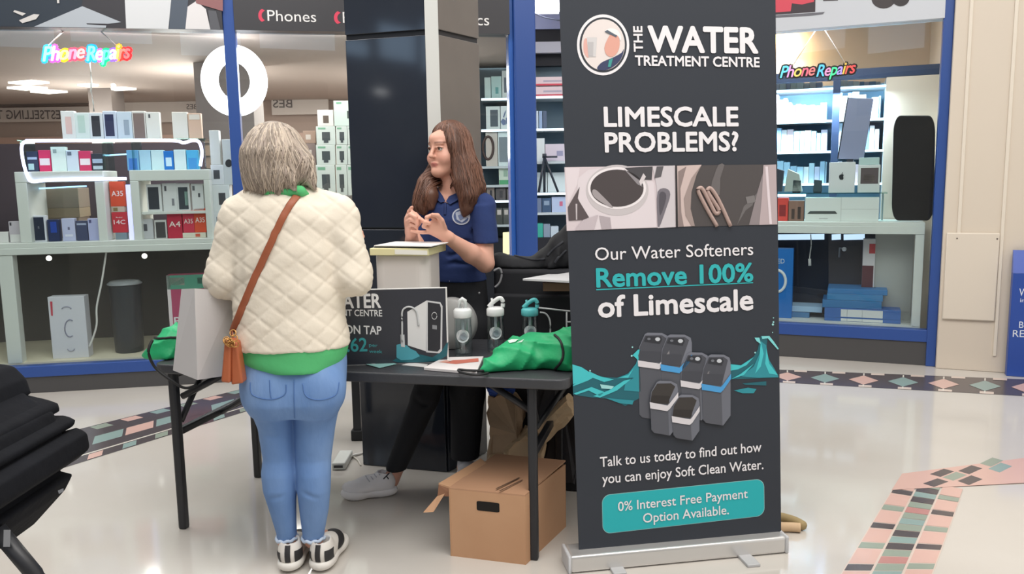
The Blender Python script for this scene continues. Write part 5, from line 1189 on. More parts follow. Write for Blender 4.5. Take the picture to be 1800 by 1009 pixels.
crumple([D(945, 680, 3.59), D(1010, 660, 3.56), D(1015, 790, 3.55), D(1010, 850, 3.54), D(960, 845, 3.55), D(945, 790, 3.57)], V(.0, .04, 0), mat('black_bag', '#212024', .6, noise=(14, '#2c2b30')), 'tote_bag', 'black patterned bag slumped behind the banner edge', 'bag', None, .008)
b = B(); tp = Plane(D(980, 800, 3.32), (0, -1, 0))
for q in ([(968, 790), (976, 784), (980, 800), (972, 806)], [(984, 776), (990, 770), (994, 786), (987, 792)], [(990, 806), (998, 800), (1000, 812)]): tp.poly(b, q, C('#8a8a8e'))
b.done('printed_tag', None, 'white flecked label on the black bag', 'label') if False else b.bm.free()
crumple([D(855, 682, 3.62), D(905, 684, 3.62), D(900, 700, 3.62), D(860, 697, 3.62)], V(0, .12, .0), C('#2a50a8', .6), 'blue_cloth', 'folded blue cloth on the paper bags under the table', 'cloth', None, .004)
# white extension lead
p = G(598, 822); b = B(); b.box(p + V(0, .06, .02), (.07, .2, .038), M_white, bev=.008); o = b.done('power_strip', None, 'white extension socket on the floor behind the customer', 'socket')
b = B(); b.box(p + V(0, -.0415, .02), (.045, .004, .012), C('#3a3a3c')); b.done('label_band', o)
b = B(); b.tube(catmull([p + V(.03, .1, .02), G(622, 800, .01), G(640, 795, .01), G(662, 778, .06), G(676, 770, .1), G(692, 764, .13)], 6), .006, M_cable, 6); b.done('cable', o)
b = B(); b.tube(catmull([p + V(.03, .08, .02), G(615, 800, .006), G(628, 808, .006), G(634, 818, .006)], 6), .004, C('#cfcac0'), 6); b.done('cable', o)

# ================================================================== roll-up banner
bL, bR = V(.2154, 2.8281, 0), V(1.0216, 2.9595, 0); bw = unit(bR - bL); bn = V(bw[1], -bw[0], 0)
bU = unit(V(0, 0, 1) - .02 * bw - .04 * bn); bN = unit(np.cross(bw, bU))
bN = bN if bN[1] < 0 else -bN
bax = np.array([bw, -bn, [0, 0, 1]])
bo = empty('rollup_banner', (bL + bR) / 2, 'tall charcoal roll-up banner reading Limescale Problems on a silver base', 'banner')
M_chrome = mat('silver_base', '#d6d4d2', .28, metal=.6)
b = B(); b.box((bL + bR) / 2 - bn * .055 + V(0, 0, .035), (.85, .11, .066), M_chrome, bax, .012, 3); b.done('base', bo)
for x in (-.428, .428):
    b = B(); b.box((bL + bR) / 2 + bw * x - bn * .055 + V(0, 0, .035), (.014, .116, .07), C('#c2c2c4', .35), bax, .01); b.done('end_cap', bo)
fp_ = G(1290, 985); b = B(); b.box(fp_ + V(.05, .0, .006) - bn * .02, (.05, .16, .012), C('#b9b9ba', .35), bax, .003); b.done('foot', bo)
fp_ = G(1085, 1006); b = B(); b.box(fp_ + V(.0, .02, .006) - bn * .04, (.05, .18, .012), C('#b9b9ba', .35), bax, .003); b.done('foot', bo)
pb = bL - bn * .05 + V(0, 0, .068)
BP = Plane(pb, bN, bU)
lo0, lo1 = BP.hit(1018, 988), BP.hit(1373, 948)
x0 = np.dot(lo0 - pb, bw); x1 = np.dot(lo1 - pb, bw)
q0, q1 = pb + bw * x0 * 1, pb + bw * x1
Hh = 2.1
b = B(); b.prism([q0, q1, q1 + bU * Hh, q0 + bU * Hh], -bN * .003, mat('banner_print', '#2c313a', .6)); b.done('banner_sheet', bo)
b = B(); b.tube([q0 + bU * Hh, q1 + bU * Hh], .012, M_chrome, 8); b.done('top_rail', bo)
b = B(); b.tube([(q0 + q1) / 2 - bN * .03 + V(0, 0, -.01), (q0 + q1) / 2 - bN * .02 + bU * Hh], .012, C('#8c8c90', .3), 8); b.done('support_pole', bo)
BW = C('#ece9ec', .5); BT = C('#2fb4b8', .5)
def bt(txt, bl, br, cap, m=BW, bold=.0, **k): b = B(); BP.text(b, txt, bl, br, cap, m, off=.002, bold=bold, **k); b.done('lettering', bo)
def bp(pts, c_, k=1, nm='printed_shape', sm=0):
    b = B(); pts = [tuple(p) for p in catmull([V(*p) for p in pts], sm, True)] if sm else pts
    BP.poly(b, pts, C(c_, .5) if isinstance(c_, str) else c_, .0006 + .0005 * k); return b.done(nm, bo)
bt('WATER', (1138.5, 90), (1333, 92.5), 43, bold=.045); bt('TREATMENT CENTRE', (1116, 115), (1335, 118), 17, bold=.035)
bt('LIMESCALE', (1061.5, 222), (1298, 221), 33, bold=.035); bt('PROBLEMS?', (1063, 267), (1298, 264.5), 33, bold=.035)
bt('Our Water Softeners', (1046, 457.5), (1323.5, 448), 22, bold=.004); bt('Remove 100%', (1048, 504.5), (1324, 494), 32, BT, .035)
bt('of Limescale', (1051, 557.5), (1324, 543.5), 36, bold=.035)
bt('Talk to us today to find out how', (1054.5, 820.5), (1338, 793), 17, bold=.012); bt('you can enjoy Soft Clean Water.', (1058.5, 850), (1341.5, 824), 17, bold=.012)
# THE, reading upwards
b = B(); Pq, Qq = BP.hit(1129.5, 91.5), BP.hit(1128, 46); capv = BP.hit(1114.5, 91.5) - Pq
put_text(b, 'THE', Pq, Qq, capv, bN, BW, off=.002, bold=.035); b.done('lettering', bo)
bp([(1048, 508.2), (1323.5, 496), (1323.5, 497.8), (1048, 510.2)], '#2fb4b8', 1, 'underline')
# emblem
lg = bp(oval(1060, 79, 46, 53.5, 48), '#ece9ec', 1, 'emblem'); bp(oval(1060, 79, 41.5, 48.5, 48), '#33373e', 2, 'emblem'); bp(oval(1060, 79, 38, 45, 48), '#e6dcd8', 3, 'emblem')
bp([(1049, 121), (1056, 111), (1068, 105), (1078, 101), (1092, 93), (1096, 86), (1094, 98), (1086, 111), (1072, 121), (1060, 124)], '#3b4262', 4, 'emblem', 3)
bp([(1062, 85), (1066, 72), (1074, 60), (1086, 64), (1089, 78), (1085, 92), (1076, 100), (1066, 97)], '#dfa595', 5, 'emblem', 3)
bp([(1063, 55), (1072, 50), (1084, 53), (1091, 64), (1090, 72), (1086, 64), (1076, 59)], '#f2eeec', 6, 'emblem', 3)
bp([(1062, 56), (1067, 53), (1084, 63), (1083, 66)], '#5a6470', 7, 'emblem')
bp([(1026, 72), (1031, 68), (1036, 85), (1034, 102), (1026, 92)], '#e2b0a6', 4, 'emblem', 3)
bp([(1031, 66), (1049, 66), (1047, 100), (1034, 100)], '#d3d0d0', 5, 'emblem'); bp([(1033, 74), (1043, 74), (1042, 99), (1034, 98)], '#bdbabb', 6, 'emblem')
bp([(1068, 118), (1070, 106), (1077, 102), (1073, 118)], '#3f9a94', 6, 'emblem')
# photographs: kettle, heating element
ph = [(992, 294), (1187, 291), (1188, 399), (996, 406)]
bp(ph, '#d9ccd0', 1, 'photo_panel')
def Bz(x, y): return (980 + x / 3.3625, 260 + y / 3.3625)
def bz(pts, c_, k, sm=0): bp([Bz(*p) for p in pts], c_, k, 'photo_shape', sm)
bz([(45, 118), (130, 118), (120, 210), (60, 330)], '#e3d8dc', 2)
bz(oval(350, 250, 222, 165, 40), '#c4bcc0', 2) if False else None
bz([(120, 180), (180, 130), (300, 112), (420, 114), (520, 150), (570, 210), (585, 470), (320, 478), (215, 484), (150, 380), (115, 280)], '#e0d6da', 3)
bz(oval(350, 255, 190, 158, 40)[2:], '#b6aeb2', 4) if False else None
bz([(p[0], p[1]) for p in oval(352, 250, 185, 150, 40)], '#c9c2c4', 4)
bz(oval(350, 238, 172, 124, 40), '#efe8ea', 5)
bz(oval(350, 238, 157, 110, 40), '#4b4445', 6)
bz([(205, 250), (225, 248), (260, 280), (325, 348), (300, 345), (240, 310), (208, 280)], '#a49c9e', 7, 3)
bz([(60, 350), (130, 230), (118, 300), (185, 410), (150, 425), (65, 430)], '#5a5052', 5); bz([(105, 330), (115, 330), (115, 425), (108, 425)], '#c8bfc2', 6)
bz([(150, 425), (240, 395), (215, 484), (100, 487)], '#c6babf', 6)
bz([(245, 400), (310, 412), (318, 479), (260, 482)], '#b3a8ad', 5)
bz([(395, 118), (560, 110), (555, 190), (470, 185)], '#4a484c', 6); bz([(390, 125), (480, 190), (500, 230), (470, 215)], '#8f8a8e', 7); bz([(480, 200), (505, 150), (520, 170), (490, 225)], '#d8d0d2', 8)
bz([(560, 110), (690, 104), (696, 468), (590, 474), (585, 230)], '#cfc8cc', 4)
bz([(585, 110), (625, 108), (610, 170), (570, 180)], '#5f5c60', 6)
bz([(590, 260), (640, 240), (665, 275), (640, 360), (598, 470), (588, 400)], '#77727a', 5, 3); bz([(600, 275), (630, 262), (640, 300), (605, 400)], '#56525a', 6, 3)
bp([(1187, 291), (1363.5, 289), (1365, 395), (1188, 399)], '#4f4a4a', 2, 'photo_panel'); bp([(1186, 291), (1189, 291), (1191, 399), (1188, 399)], '#2c2a2c', 9, 'photo_panel')
bz([(705, 106), (850, 100), (790, 200), (770, 330), (800, 462), (712, 467)], '#cdb9b4', 3); bz([(712, 140), (760, 110), (725, 240), (730, 380), (745, 465), (714, 466)], '#8f7f7c', 4)
bz([(745, 300), (790, 180), (850, 100), (820, 160), (790, 260), (785, 360), (810, 462), (790, 462), (755, 400)], '#a08f8a', 5)
bz([(905, 240), (925, 160), (950, 100), (985, 100), (960, 180), (955, 280)], '#6a6565', 4, 2)
for pth in ([(940, 463), (880, 360), (830, 260), (835, 238), (855, 245), (900, 330), (930, 385), (950, 380), (945, 355), (890, 270), (885, 245), (905, 242), (950, 310), (1020, 462)],):
    b = B(); pp = catmull([V(*Bz(*p)) for p in pth], 5); BP.line(b, [tuple(p) for p in pp], .0075, C('#b39a92', .5), .004); b.done('photo_shape', bo)
bz([(1215, 102), (1290, 98), (1297, 452), (1190, 455), (1205, 300)], '#b9a9ab', 5); bz([(1130, 455), (1180, 260), (1215, 140), (1225, 180), (1190, 455)], '#8e8486', 4); bz([(1225, 110), (1240, 110), (1265, 450), (1250, 450)], '#e0d4d8', 6); bz([(1060, 455), (1100, 345), (1150, 300), (1190, 250), (1150, 340), (1110, 370)], '#6c6868', 3); bz([(1110, 290), (1160, 280), (1170, 320), (1120, 330)], '#7a7676', 4)
# softeners over water
def Cz(x, y): return (980 + x / 4.0357, 540 + y / 4.0357)
def cz(pts, c_, k, sm=0, nm='printed_shape'): bp([Cz(*p) for p in pts], c_, k, nm, sm)
wA, wB, wC = '#2b8f9c', '#45c3c9', '#1d6470'
cz([(105, 405), (180, 430), (240, 470), (330, 495), (420, 500), (500, 470), (560, 400), (590, 420), (590, 640), (480, 700), (380, 650), (240, 640), (110, 620)], wC, 1)
cz([(105, 405), (170, 425), (225, 460), (200, 520), (110, 545)], wB, 2); cz([(225, 455), (300, 490), (400, 512), (330, 530), (250, 500), (215, 520), (110, 560), (110, 550), (200, 500)], wB, 3)
cz([(420, 505), (500, 470), (555, 400), (575, 340), (585, 460), (590, 600), (470, 590), (480, 540), (540, 500)], wA, 3); cz([(430, 500), (500, 480), (540, 430), (500, 500)], wB, 4)
cz([(115, 610), (240, 565), (330, 600), (300, 630), (220, 590), (130, 620)], wB, 4); cz([(250, 630), (360, 590), (470, 520), (520, 510), (420, 590), (300, 640)], wB, 4); cz([(330, 640), (420, 650), (540, 660), (530, 690), (440, 680)], wA, 4)
cz([(530, 340), (570, 300), (590, 300), (570, 340), (580, 390), (555, 360)], wB, 4); cz([(300, 545), (400, 560), (380, 580), (310, 575)], '#9fd8d8', 5)
cz([(1220, 400), (1300, 410), (1390, 350), (1420, 300), (1440, 205), (1490, 205), (1480, 300), (1510, 400), (1566, 480), (1566, 500), (1400, 505), (1230, 510), (1220, 470)], wC, 1)
cz([(1225, 405), (1300, 412), (1390, 355), (1340, 410), (1280, 440), (1225, 450)], wB, 2); cz([(1300, 490), (1390, 420), (1430, 330), (1440, 240), (1480, 270), (1490, 360), (1540, 440), (1566, 495), (1420, 500)], wA, 3)
cz([(1440, 240), (1460, 330), (1440, 420), (1400, 470), (1430, 360)], wB, 4); cz([(1480, 290), (1500, 400), (1560, 480), (1500, 470), (1470, 400)], wB, 4); cz([(1230, 510), (1300, 470), (1390, 400), (1320, 480)], wB, 4)
cz([(1445, 205), (1500, 203), (1530, 240), (1568, 295), (1560, 300), (1515, 250), (1490, 220), (1450, 225)], '#7fd6d8', 4); cz([(1395, 215), (1430, 215), (1440, 260), (1410, 240)], '#7fd6d8', 4)
cz([(1250, 590), (1350, 570), (1410, 580), (1390, 610), (1310, 610)], wA, 2); cz([(1310, 540), (1480, 525), (1480, 555), (1330, 550)], wC, 2)
for x, y, r in ((1530, 75, 4), (1530, 105, 6), (1526, 122, 8), (1524, 178, 4), (530, 283, 6), (525, 345, 7), (230, 450, 6), (1400, 322, 6)): cz(oval(x, y, r, r, 10), '#9fdcdc', 3)
def softener(x0, x1, xr, yt, yband, yb, dx, band, k, panel=True, dkl=False):
    """front face x0..x1, side to xr; yt top, yband band height, yb bottom"""
    fr, sd, tp = '#55575f', '#6b6e78', '#6c6f7a'
    h = (yband - yt)
    cz([(x0 + 4, yband - 10), (x1, yband - 6), (xr, yband - 60), (xr, yb - 70), (x1 + 10, yb), (x0 + 30, yb - 20), (x0 + 12, yb - 40)], sd, k)
    cz([(x0 + 6, yband), (x1 - 4, yband + 6), (x1 + 4, yb), (x0 + 32, yb - 18), (x0 + 14, yb - 40)], fr, k + 1)
    cz([(x0, yband - 20), (x0 + 10, yband - h * .55), (x0 + 50, yt + 10), (x0 + 70, yt), (xr - 50, yt + 2), (xr - 8, yt + 24), (xr, yt + 60), (xr, yband - 80), (x1, yband - 5)], '#757883', k + 1)
    cz([(x0 + 4, yband - 25), (x0 + 14, yband - h * .55), (x0 + 52, yt + 20), (xr - 50, yt + 18), (xr - 20, yt + 40), (x1 + 6, yband - 50), (x1 - 6, yband - 14)], '#4a4c54' if not dkl else '#3a3634', k + 2)
    cz([(x0 + 4, yband - 25), (x0 + 12, yband - h * .42), (x1 + 8, yband - h * .40), (x1 + 2, yband - 26), (x1 - 8, yband - 14)], '#43454d' if not dkl else '#2e2a29', k + 3)
    if panel:
        cz([(x0 + 44, yt + 62), (x0 + 58, yt + 26), (xr - 58, yt + 28), (xr - 50, yt + 48), (xr - 66, yt + 78)], '#2f3138', k + 4); cz(oval(xr - 82, yt + 46, 18, 14, 12), '#c8ccd2', k + 5); cz(oval(x0 + 78, yt + 44, 12, 9, 12), '#70747c', k + 5)
    cz([(x0 - 2, yband - 30), (x1 - 10, yband - 6), (x1 + 4, yband - 20), (xr, yband - 100), (xr, yband - 62), (x1 + 8, yband + 16), (x1 - 12, yband + 34), (x0 + 2, yband + 14)], band, k + 6)
W1, B1 = '#d8d4d8', '#4a9cd6'
softener(568, 730, 790, 180, 405, 800, 0, W1, 2); softener(728, 872, 950, 192, 432, 760, 0, B1, 6)
softener(868, 1010, 1070, 318, 545, 800, 0, W1, 10); softener(1015, 1160, 1222, 332, 568, 835, 0, B1, 14)
softener(648, 782, 848, 518, 698, 905, 0, W1, 18, False, True); softener(802, 940, 998, 615, 795, 940, 0, W1, 22, False, True)
# teal offer box
def quadmap(u, v):
    a_ = V(1058.5, 871); b_ = V(1342, 842); c_ = V(1343, 905.6); d_ = V(1060, 937.7); p = (a_ * (1 - u) + b_ * u) * (1 - v) + (d_ * (1 - u) + c_ * u) * v; return tuple(p)
rr = [((x / 284), (y / 65)) for x, y in rrect(0, 0, 284, 65, 14, 6)]
bp([quadmap(u, v) for u, v in [(-.003 + 1.006 * u, -.015 + 1.03 * v) for u, v in rr]], '#8fc4c4', 1, 'offer_box'); bp([quadmap(u, v) for u, v in rr], '#1fb0b6', 2, 'offer_box')
b = B(); BP.text(b, '0% Interest Free Payment', (1086, 898), (1313.7, 874.5), 16, BW, off=.003, bold=.01); b.done('lettering', bo)
b = B(); BP.text(b, 'Option Available.', (1130, 918.5), (1280.6, 903), 16, BW, off=.003, bold=.01); b.done('lettering', bo)
# something tan on the floor behind the banner (rope end)
p = G(1385, 925); b = B(); b.tube(catmull([p + V(-.12, .02, .025), p + V(-.04, .03, .03), p + V(.02, 0, .025), p + V(.05, -.05, .02)], 5), [.02] * 15 + [.016], C('#a08c62', .7), 8); b.tube(catmull([p + V(-.12, -.05, .02), p + V(-.02, -.05, .02), p + V(.03, -.06, .02)], 5), .02, C('#cfb08c', .7), 8); b.done('canvas_bag_handle', None, 'tan rope end lying on the floor behind the banner', 'rope')
# ================================================================== people
M_skin = mat('skin', '#dca994', .5, attr='tint')
M_skin2 = mat('skin_plain', '#d9a48e', .5)
def rowpx(rows, Y):
    """(y, x left, x right, depth radius[, dY]) -> loft rows"""
    out = []
    for r in rows:
        yy = Y + (r[4] if len(r) > 4 else 0); a, c_ = D(r[1], r[0], yy), D(r[2], r[0], yy)
        out.append(((a[2] + c_[2]) / 2, (a[0] + c_[0]) / 2, yy, abs(c_[0] - a[0]) / 2, r[3]))
    return out
def chain(sk, pts, rs, k=.006):
    for (p, q), (r0, r1) in zip(zip(pts, pts[1:]), zip(rs, rs[1:])): sk.cap(p, r0, q, r1, k)
def hand(sk, wrist, fwd, palm, side, curl=(.5, .6, .5), sc=1.0, spread=.04):
    fwd, palm, side = unit(fwd), unit(palm), unit(side); w_ = np.asarray(wrist, float)
    for i in range(4):
        kn = w_ + (fwd * (.088 - .004 * abs(i - 1.2)) + side * (.030 - .020 * i)) * sc
        sk.cap(w_ + side * (.014 - .009 * i) * sc, .016 * sc, kn, .0115 * sc, .012)
        L = (.072, .080, .075, .060)[i] * sc; a = 0; p = kn; d0 = unit(fwd + side * spread * (1.5 - i)); r = (.0092, .0094, .009, .0078)[i] * sc
        for j, (fr_, c_) in enumerate(zip((.45, .31, .24), curl)):
            a += c_; q = p + (d0 * math.cos(a) + palm * math.sin(a)) * L * fr_; sk.cap(p, r, q, r * .9, .003); p = q; r *= .9
    t0_ = w_ + (fwd * .025 + side * .026) * sc; t1_ = t0_ + unit(side * .65 + fwd * .65 + palm * .35) * .042 * sc; t2 = t1_ + unit(fwd * .8 + palm * .55 + side * .15) * .034 * sc
    sk.cap(w_, .016 * sc, t0_, .014 * sc, .01); sk.cap(t0_, .0135 * sc, t1_, .011 * sc, .006); sk.cap(t1_, .011 * sc, t2, .0085 * sc, .004)
def strands(b, blob, axis, zt, zb, th0, th1, n, mats_, r=.004, wob=.12, seedv=1, off=.001, flick=None):
    """hair strands combed down the outside of a hair volume"""
    bv = bvh_of(blob); rr_ = random.Random(seedv)
    for i in range(n):
        th = th0 + (th1 - th0) * rr_.random(); top = zt - rr_.random() ** 1.5 * (zt - zb) * .45; bot = zb - rr_.uniform(-.04, .015); ph = rr_.uniform(0, 6); pts = []
        amp = rr_.uniform(.3, 1) * wob; of = off + rr_.uniform(-.001, .003)
        for k in range(11):
            z = top + (bot - top) * k / 10; t = th + amp * math.sin(ph + k * .5); ax = np.asarray(axis(z)); dr = V(math.cos(t), math.sin(t), 0)
            o = Vector(V(ax[0], ax[1], z) + dr * .5); h = bv.ray_cast(o, Vector(-dr), .5)
            if h[0] is None:
                if pts: pts.append(pts[-1] + V(dr[0] * .004, dr[1] * .004, -(top - bot) / 10 * .6)); break
                continue
            pts.append(np.array(h[0]) + dr * of)
        if len(pts) < 4: continue
        N = len(pts); R_ = [r * (.35 + .65 * math.sin(math.pi * min(.9, .15 + k / N))) * (1 if k < N - 1 else .2) for k in range(N)]
        b.tube(pts, R_, mats_[rr_.randrange(len(mats_))], 5, flat=.6)

# ------------------------------------------------------------------ customer, seen from behind
YC = 2.93
cbase = V(-.80, 2.95, 0)
P = lambda x, y, Y=YC: D(x, y, Y)
legL = rowpx([(690, 434, 517, .088, -.01), (720, 443, 518, .082, -.005), (750, 455, 518, .074), (804, 463, 518.5, .062, .0), (830, 460, 521, .064, -.012), (860, 463.5, 520.5, .062, -.015), (896, 475, 520, .052, -.005), (936, 487, 521, .043, .01), (943, 487, 521, .043, .012)], YC)
legR = rowpx([(690, 517, 600, .088, -.01), (720, 518, 595, .082, -.005), (750, 518.5, 589, .074), (804, 520, 582, .062, .0), (830, 522, 581.5, .064, -.012), (860, 523, 580.5, .062, -.015), (896, 527, 577.5, .052, -.005), (936, 532, 570, .043, .01), (943, 532, 570, .043, .012)], YC)
hips = rowpx([(606, 426, 607, .12, .01), (640, 424, 609, .124, .005), (670, 425, 608, .122, 0), (700, 430, 602, .125, -.005), (722, 441, 595, .11, 0)], YC)
def shrink(rows, d_): return [(z, cx, cy, rx - d_, ry - d_) for z, cx, cy, rx, ry in rows]
hC = P(485, 278, 2.95)
sk = Skin.grid(V(-1.25, 2.70, -.005), V(-.42, 3.42, 1.72), .0085)
sk.ell(hC, (.076, .095, .115), None, .02); sk.cap(hC + V(0, .0, -.05), .058, P(488, 352), .062, .03)
tr = rowpx([(345, 440, 545, .075), (375, 412, 600, .095), (430, 420, 596, .105), (500, 425, 592, .105), (560, 427, 596, .105), (640, 430, 602, .1), (700, 436, 598, .115)], YC)
sk.loft(tr, .03)
for rows, fx in ((legL, -.86), (legR, -.742)):
    sk.loft(shrink(rows, .018), .02); z0 = rows[-1]; 
    an = V(rows[-1][1], rows[-1][2], rows[-1][0]); an = V(D(504 if fx < -.8 else 551, 945, YC + .012)[0], 2.945, .1)
    sk.cap(an + V(0, 0, .12), .036, an, .034, .02); sk.cap(an, .034, an + V(.0 if fx < -.8 else .02, .12, -.05), .03, .02)
armsC = []
for sx, el, fo, ha in (((414, 392), (394, 490), (405, 478), 3.14), ((603, 390), (621, 487), (615, 440), 3.12)):
    s_, e_ = P(*sx), P(*el, YC - .01); h_ = P(fo[0], fo[1], ha); armsC.append((s_, e_, h_))
    sk.cap(s_, .05, e_, .042, .03); sk.cap(e_, .042, h_, .03, .02)
hand(sk, armsC[0][2], armsC[0][2] - armsC[0][1], V(.3, 0, -1), V(1, 0, .3), (.6, .9, .6))
hand(sk, armsC[1][2], V(.02, .35, .9), V(-.6, .6, 0), V(.75, .3, 0), (.5, .8, .5))
me = sk.mesh('person', 2); me.materials.append(M_skin2)
cust = finish(me, 'person', None, 'person seen from behind in cream quilted jacket and blue jeans at the table', 'person', base=cbase)
# jeans
M_jean = mat('denim', '#6488bd', .8, noise=(5, '#7f9fcd', (1, 1, .5)), bump=(40, .25, (1, 1, .3)))
sk = Skin.grid(V(-1.1, 2.72, .06), V(-.55, 3.12, .86), .006)
sk.loft(hips, .02, 2.3); sk.loft(legL, .012, 2.1); sk.loft(legR, .012, 2.1)
for x, r in ((476, .07), (558, .07)): sk.ell(P(x, 688, YC - .075), (.09, .058, .09), None, .06)
# creases at the knees and under the seat
for pts in ([(462, 803), (490, 808), (517, 802)], [(523, 800), (550, 806), (580, 800)], [(455, 765), (485, 768)], [(535, 716), (560, 722), (590, 714)], [(440, 715), (470, 722), (510, 716)], [(466, 815), (490, 818)], [(470, 880), (500, 872)], [(535, 868), (565, 880)]):
    q = [P(*p, YC - .073) for p in pts]
    for a_, c_ in zip(q, q[1:]): sk.cap(a_, .004, c_, .004, .012, sub=True)
zz = sk.a[2][None, None, :]; top_cut = P(515, 608)[2]
sk.v = np.maximum(sk.v, zz - top_cut)
jeans = sk.done('jeans', M_jean, cust, 2)
bvj = bvh_of(jeans)
def on_pts(pts, bv, off): return surf_line([tuple(p) for p in catmull([V(*p) for p in pts], 6)], bv, off)
M_seam = C('#5275ab', .8)
for pts in ([(517, 668), (517, 700), (518, 735)], [(440, 672), (444, 694), (475, 702), (500, 694), (503, 676)], [(532, 674), (538, 696), (562, 703), (590, 694), (596, 672)], [(474, 668), (475, 690), (477, 700)]):
    q = on_pts(pts, bvj, .0005)
    if len(q) > 2: b = B(); b.tube(q, .0022, M_seam, 5); b.done('seam', jeans)
for rows in (legL, legR):
    z, cx, cy, rx, ry = rows[-1]; b = B(); N = 40; rg = rng
    b.tube([V(cx + rx * 1.01 * math.cos(t), cy + ry * 1.01 * math.sin(t), z - .003 + .003 * math.sin(t * 9)) for t in np.linspace(0, 2 * math.pi, N, endpoint=False)], .007, C('#c3d2e6', .9), 6, True); b.done('frayed_hem', jeans)
# green top
M_tee = mat('green_jersey', '#55ba76', .8, bump=(20, .25))
sk = Skin.grid(V(-1.1, 2.72, .68), V(-.5, 3.15, .9), .006)
sk.loft(rowpx([(585, 421, 610, .145), (612, 422, 611, .146, 0), (626, 426, 608, .146), (636, 440, 603, .146), (644, 470, 596, .143)], YC), .01, 2.3)
sk.done('green_top', M_tee, cust, 2)
b = B(); cn = P(494, 338, 2.95); 
sk = Skin.grid(cn + V(-.16, -.14, -.06), cn + V(.16, .14, .06), .005)
sk.cap(P(450, 335, 2.9), .016, P(470, 331, 2.99), .018, .02); sk.cap(P(520, 334, 2.89), .012, P(545, 344, 2.89), .007, .02); sk.cap(P(470, 336, 2.87), .02, P(528, 336, 2.87), .02, .02); b.bm.free()
sk.done('green_collar', M_tee, cust, 2)
# quilted jacket
M_jack = mat('cream_quilt', '#e6dccb', .75, bump=(28, .22))
sk = Skin.grid(V(-1.24, 2.68, .74), V(-.42, 3.30, 1.46), .0065)
sk.loft(rowpx([(338, 455, 532, .07), (348, 432, 556, .09), (362, 412, 590, .105), (385, 404, 606, .118), (430, 409, 604, .13), (480, 413, 602, .137), (540, 414, 605, .142), (585, 412, 611, .15), (608, 411, 614, .154)], YC), .03, 2.3)
for (s_, e_, h_), sd in zip(armsC, (-1, 1)):
    sk.cap(s_ + V(-.006 * sd, 0, .0), .068, e_ + V(0, 0, .0), .066, .025); sk.cap(e_, .068, h_ - unit(h_ - e_) * .03, .05, .03)
sk.cap(P(470, 340), .05, P(420, 374), .062, .03); sk.cap(P(512, 340), .05, P(592, 372), .062, .03)
# armhole creases
for pts in ([(418, 420), (416, 470), (417, 522)], [(601, 420), (599, 470), (603, 518)]):
    q = [P(*p, YC - .115) for p in pts]
    for a_, c_ in zip(q, q[1:]): sk.cap(a_, .012, c_, .012, .02, sub=True)
me = sk.mesh('jacket', 2)
co = np.empty(len(me.vertices) * 3, np.float32); me.vertices.foreach_get('co', co); co = co.reshape(-1, 3); no = np.empty(len(me.vertices) * 3, np.float32); me.vertices.foreach_get('normal', no); no = no.reshape(-1, 3)
ux = (co[:, 0] + .3 * co[:, 1]) * 1.0; uz = co[:, 2] * 1.25
u1, u2 = (ux + uz) * math.pi / .098, (ux - uz) * math.pi / .098
q = np.minimum(np.abs(np.sin(u1)), np.abs(np.sin(u2))); hgt = np.minimum(q * 2.2, 1) ** .6
low = np.clip((1.10 - co[:, 2]) / .08, 0, 1); q2 = np.minimum(np.abs(np.sin(uz * math.pi / .055)) * 2.5, 1) ** .7
hgt = hgt * (1 - .0 * low) + 0 * q2
wv = np.sin(co[:, 0] * 23 + co[:, 2] * 9) * np.sin(co[:, 2] * 31 + co[:, 1] * 17)
co += no * (hgt * (.0038 + .0012 * wv) - .003 + .0022 * np.sin(co[:, 2] * 47 + 5 * np.sin(co[:, 0] * 11)))[:, None]
me.vertices.foreach_set('co', co.ravel()); me.materials.append(M_jack); me.update()
jacket = finish(me, 'jacket', cust)
bvk = bvh_of(jacket)
# hair: layered shoulder-length bob
HM = [mat('hair_ash', '#ab9e92', .5, noise=(30, '#8a7d72', (1, 1, .1))), mat('hair_blond', '#c2b2a2', .5, noise=(30, '#a5958a', (1, 1, .1))), mat('hair_dark', '#94877a', .55), mat('hair_light', '#c8b8a6', .5)]
sk = Skin.grid(hC + V(-.2, -.2, -.2), hC + V(.22, .2, .18), .006)
sk.ell(P(483, 275, 2.945), (.108, .118, .125), None, .03)
sk.loft(rowpx([(262, 432, 533, .118), (290, 430, 541, .115), (315, 432, 543, .108), (330, 436, 540, .1), (340, 448, 520, .085)], 2.945), .03, 2.2)
sk.cap(P(528, 290, 2.90), .04, P(553, 332, 2.89), .009, .03); sk.cap(P(532, 285, 2.92), .035, P(548, 318, 2.92), .012, .03); sk.cap(P(445, 300, 2.9), .03, P(436, 338, 2.9), .01, .02); sk.cap(P(484, 310, 2.86), .035, P(490, 341, 2.85), .008, .02); sk.cap(P(505, 310, 2.86), .03, P(518, 334, 2.85), .008, .02); sk.cap(P(465, 310, 2.86), .03, P(462, 336, 2.855), .008, .02)
hair = sk.done('hair', HM[0], cust, 2)
b = B(); strands(b, hair, lambda z: (hC[0], 2.945), P(485, 214)[2] - .004, P(485, 340)[2], -math.pi * 1.0, math.pi * .08, 480, HM, .0036, .13, 3, .0005)
strands(b, hair, lambda z: (hC[0], 2.945), P(485, 216)[2] - .004, P(485, 330)[2], 0, math.pi, 80, HM, .0036, .10, 4)
b.done('hair_strands', hair)
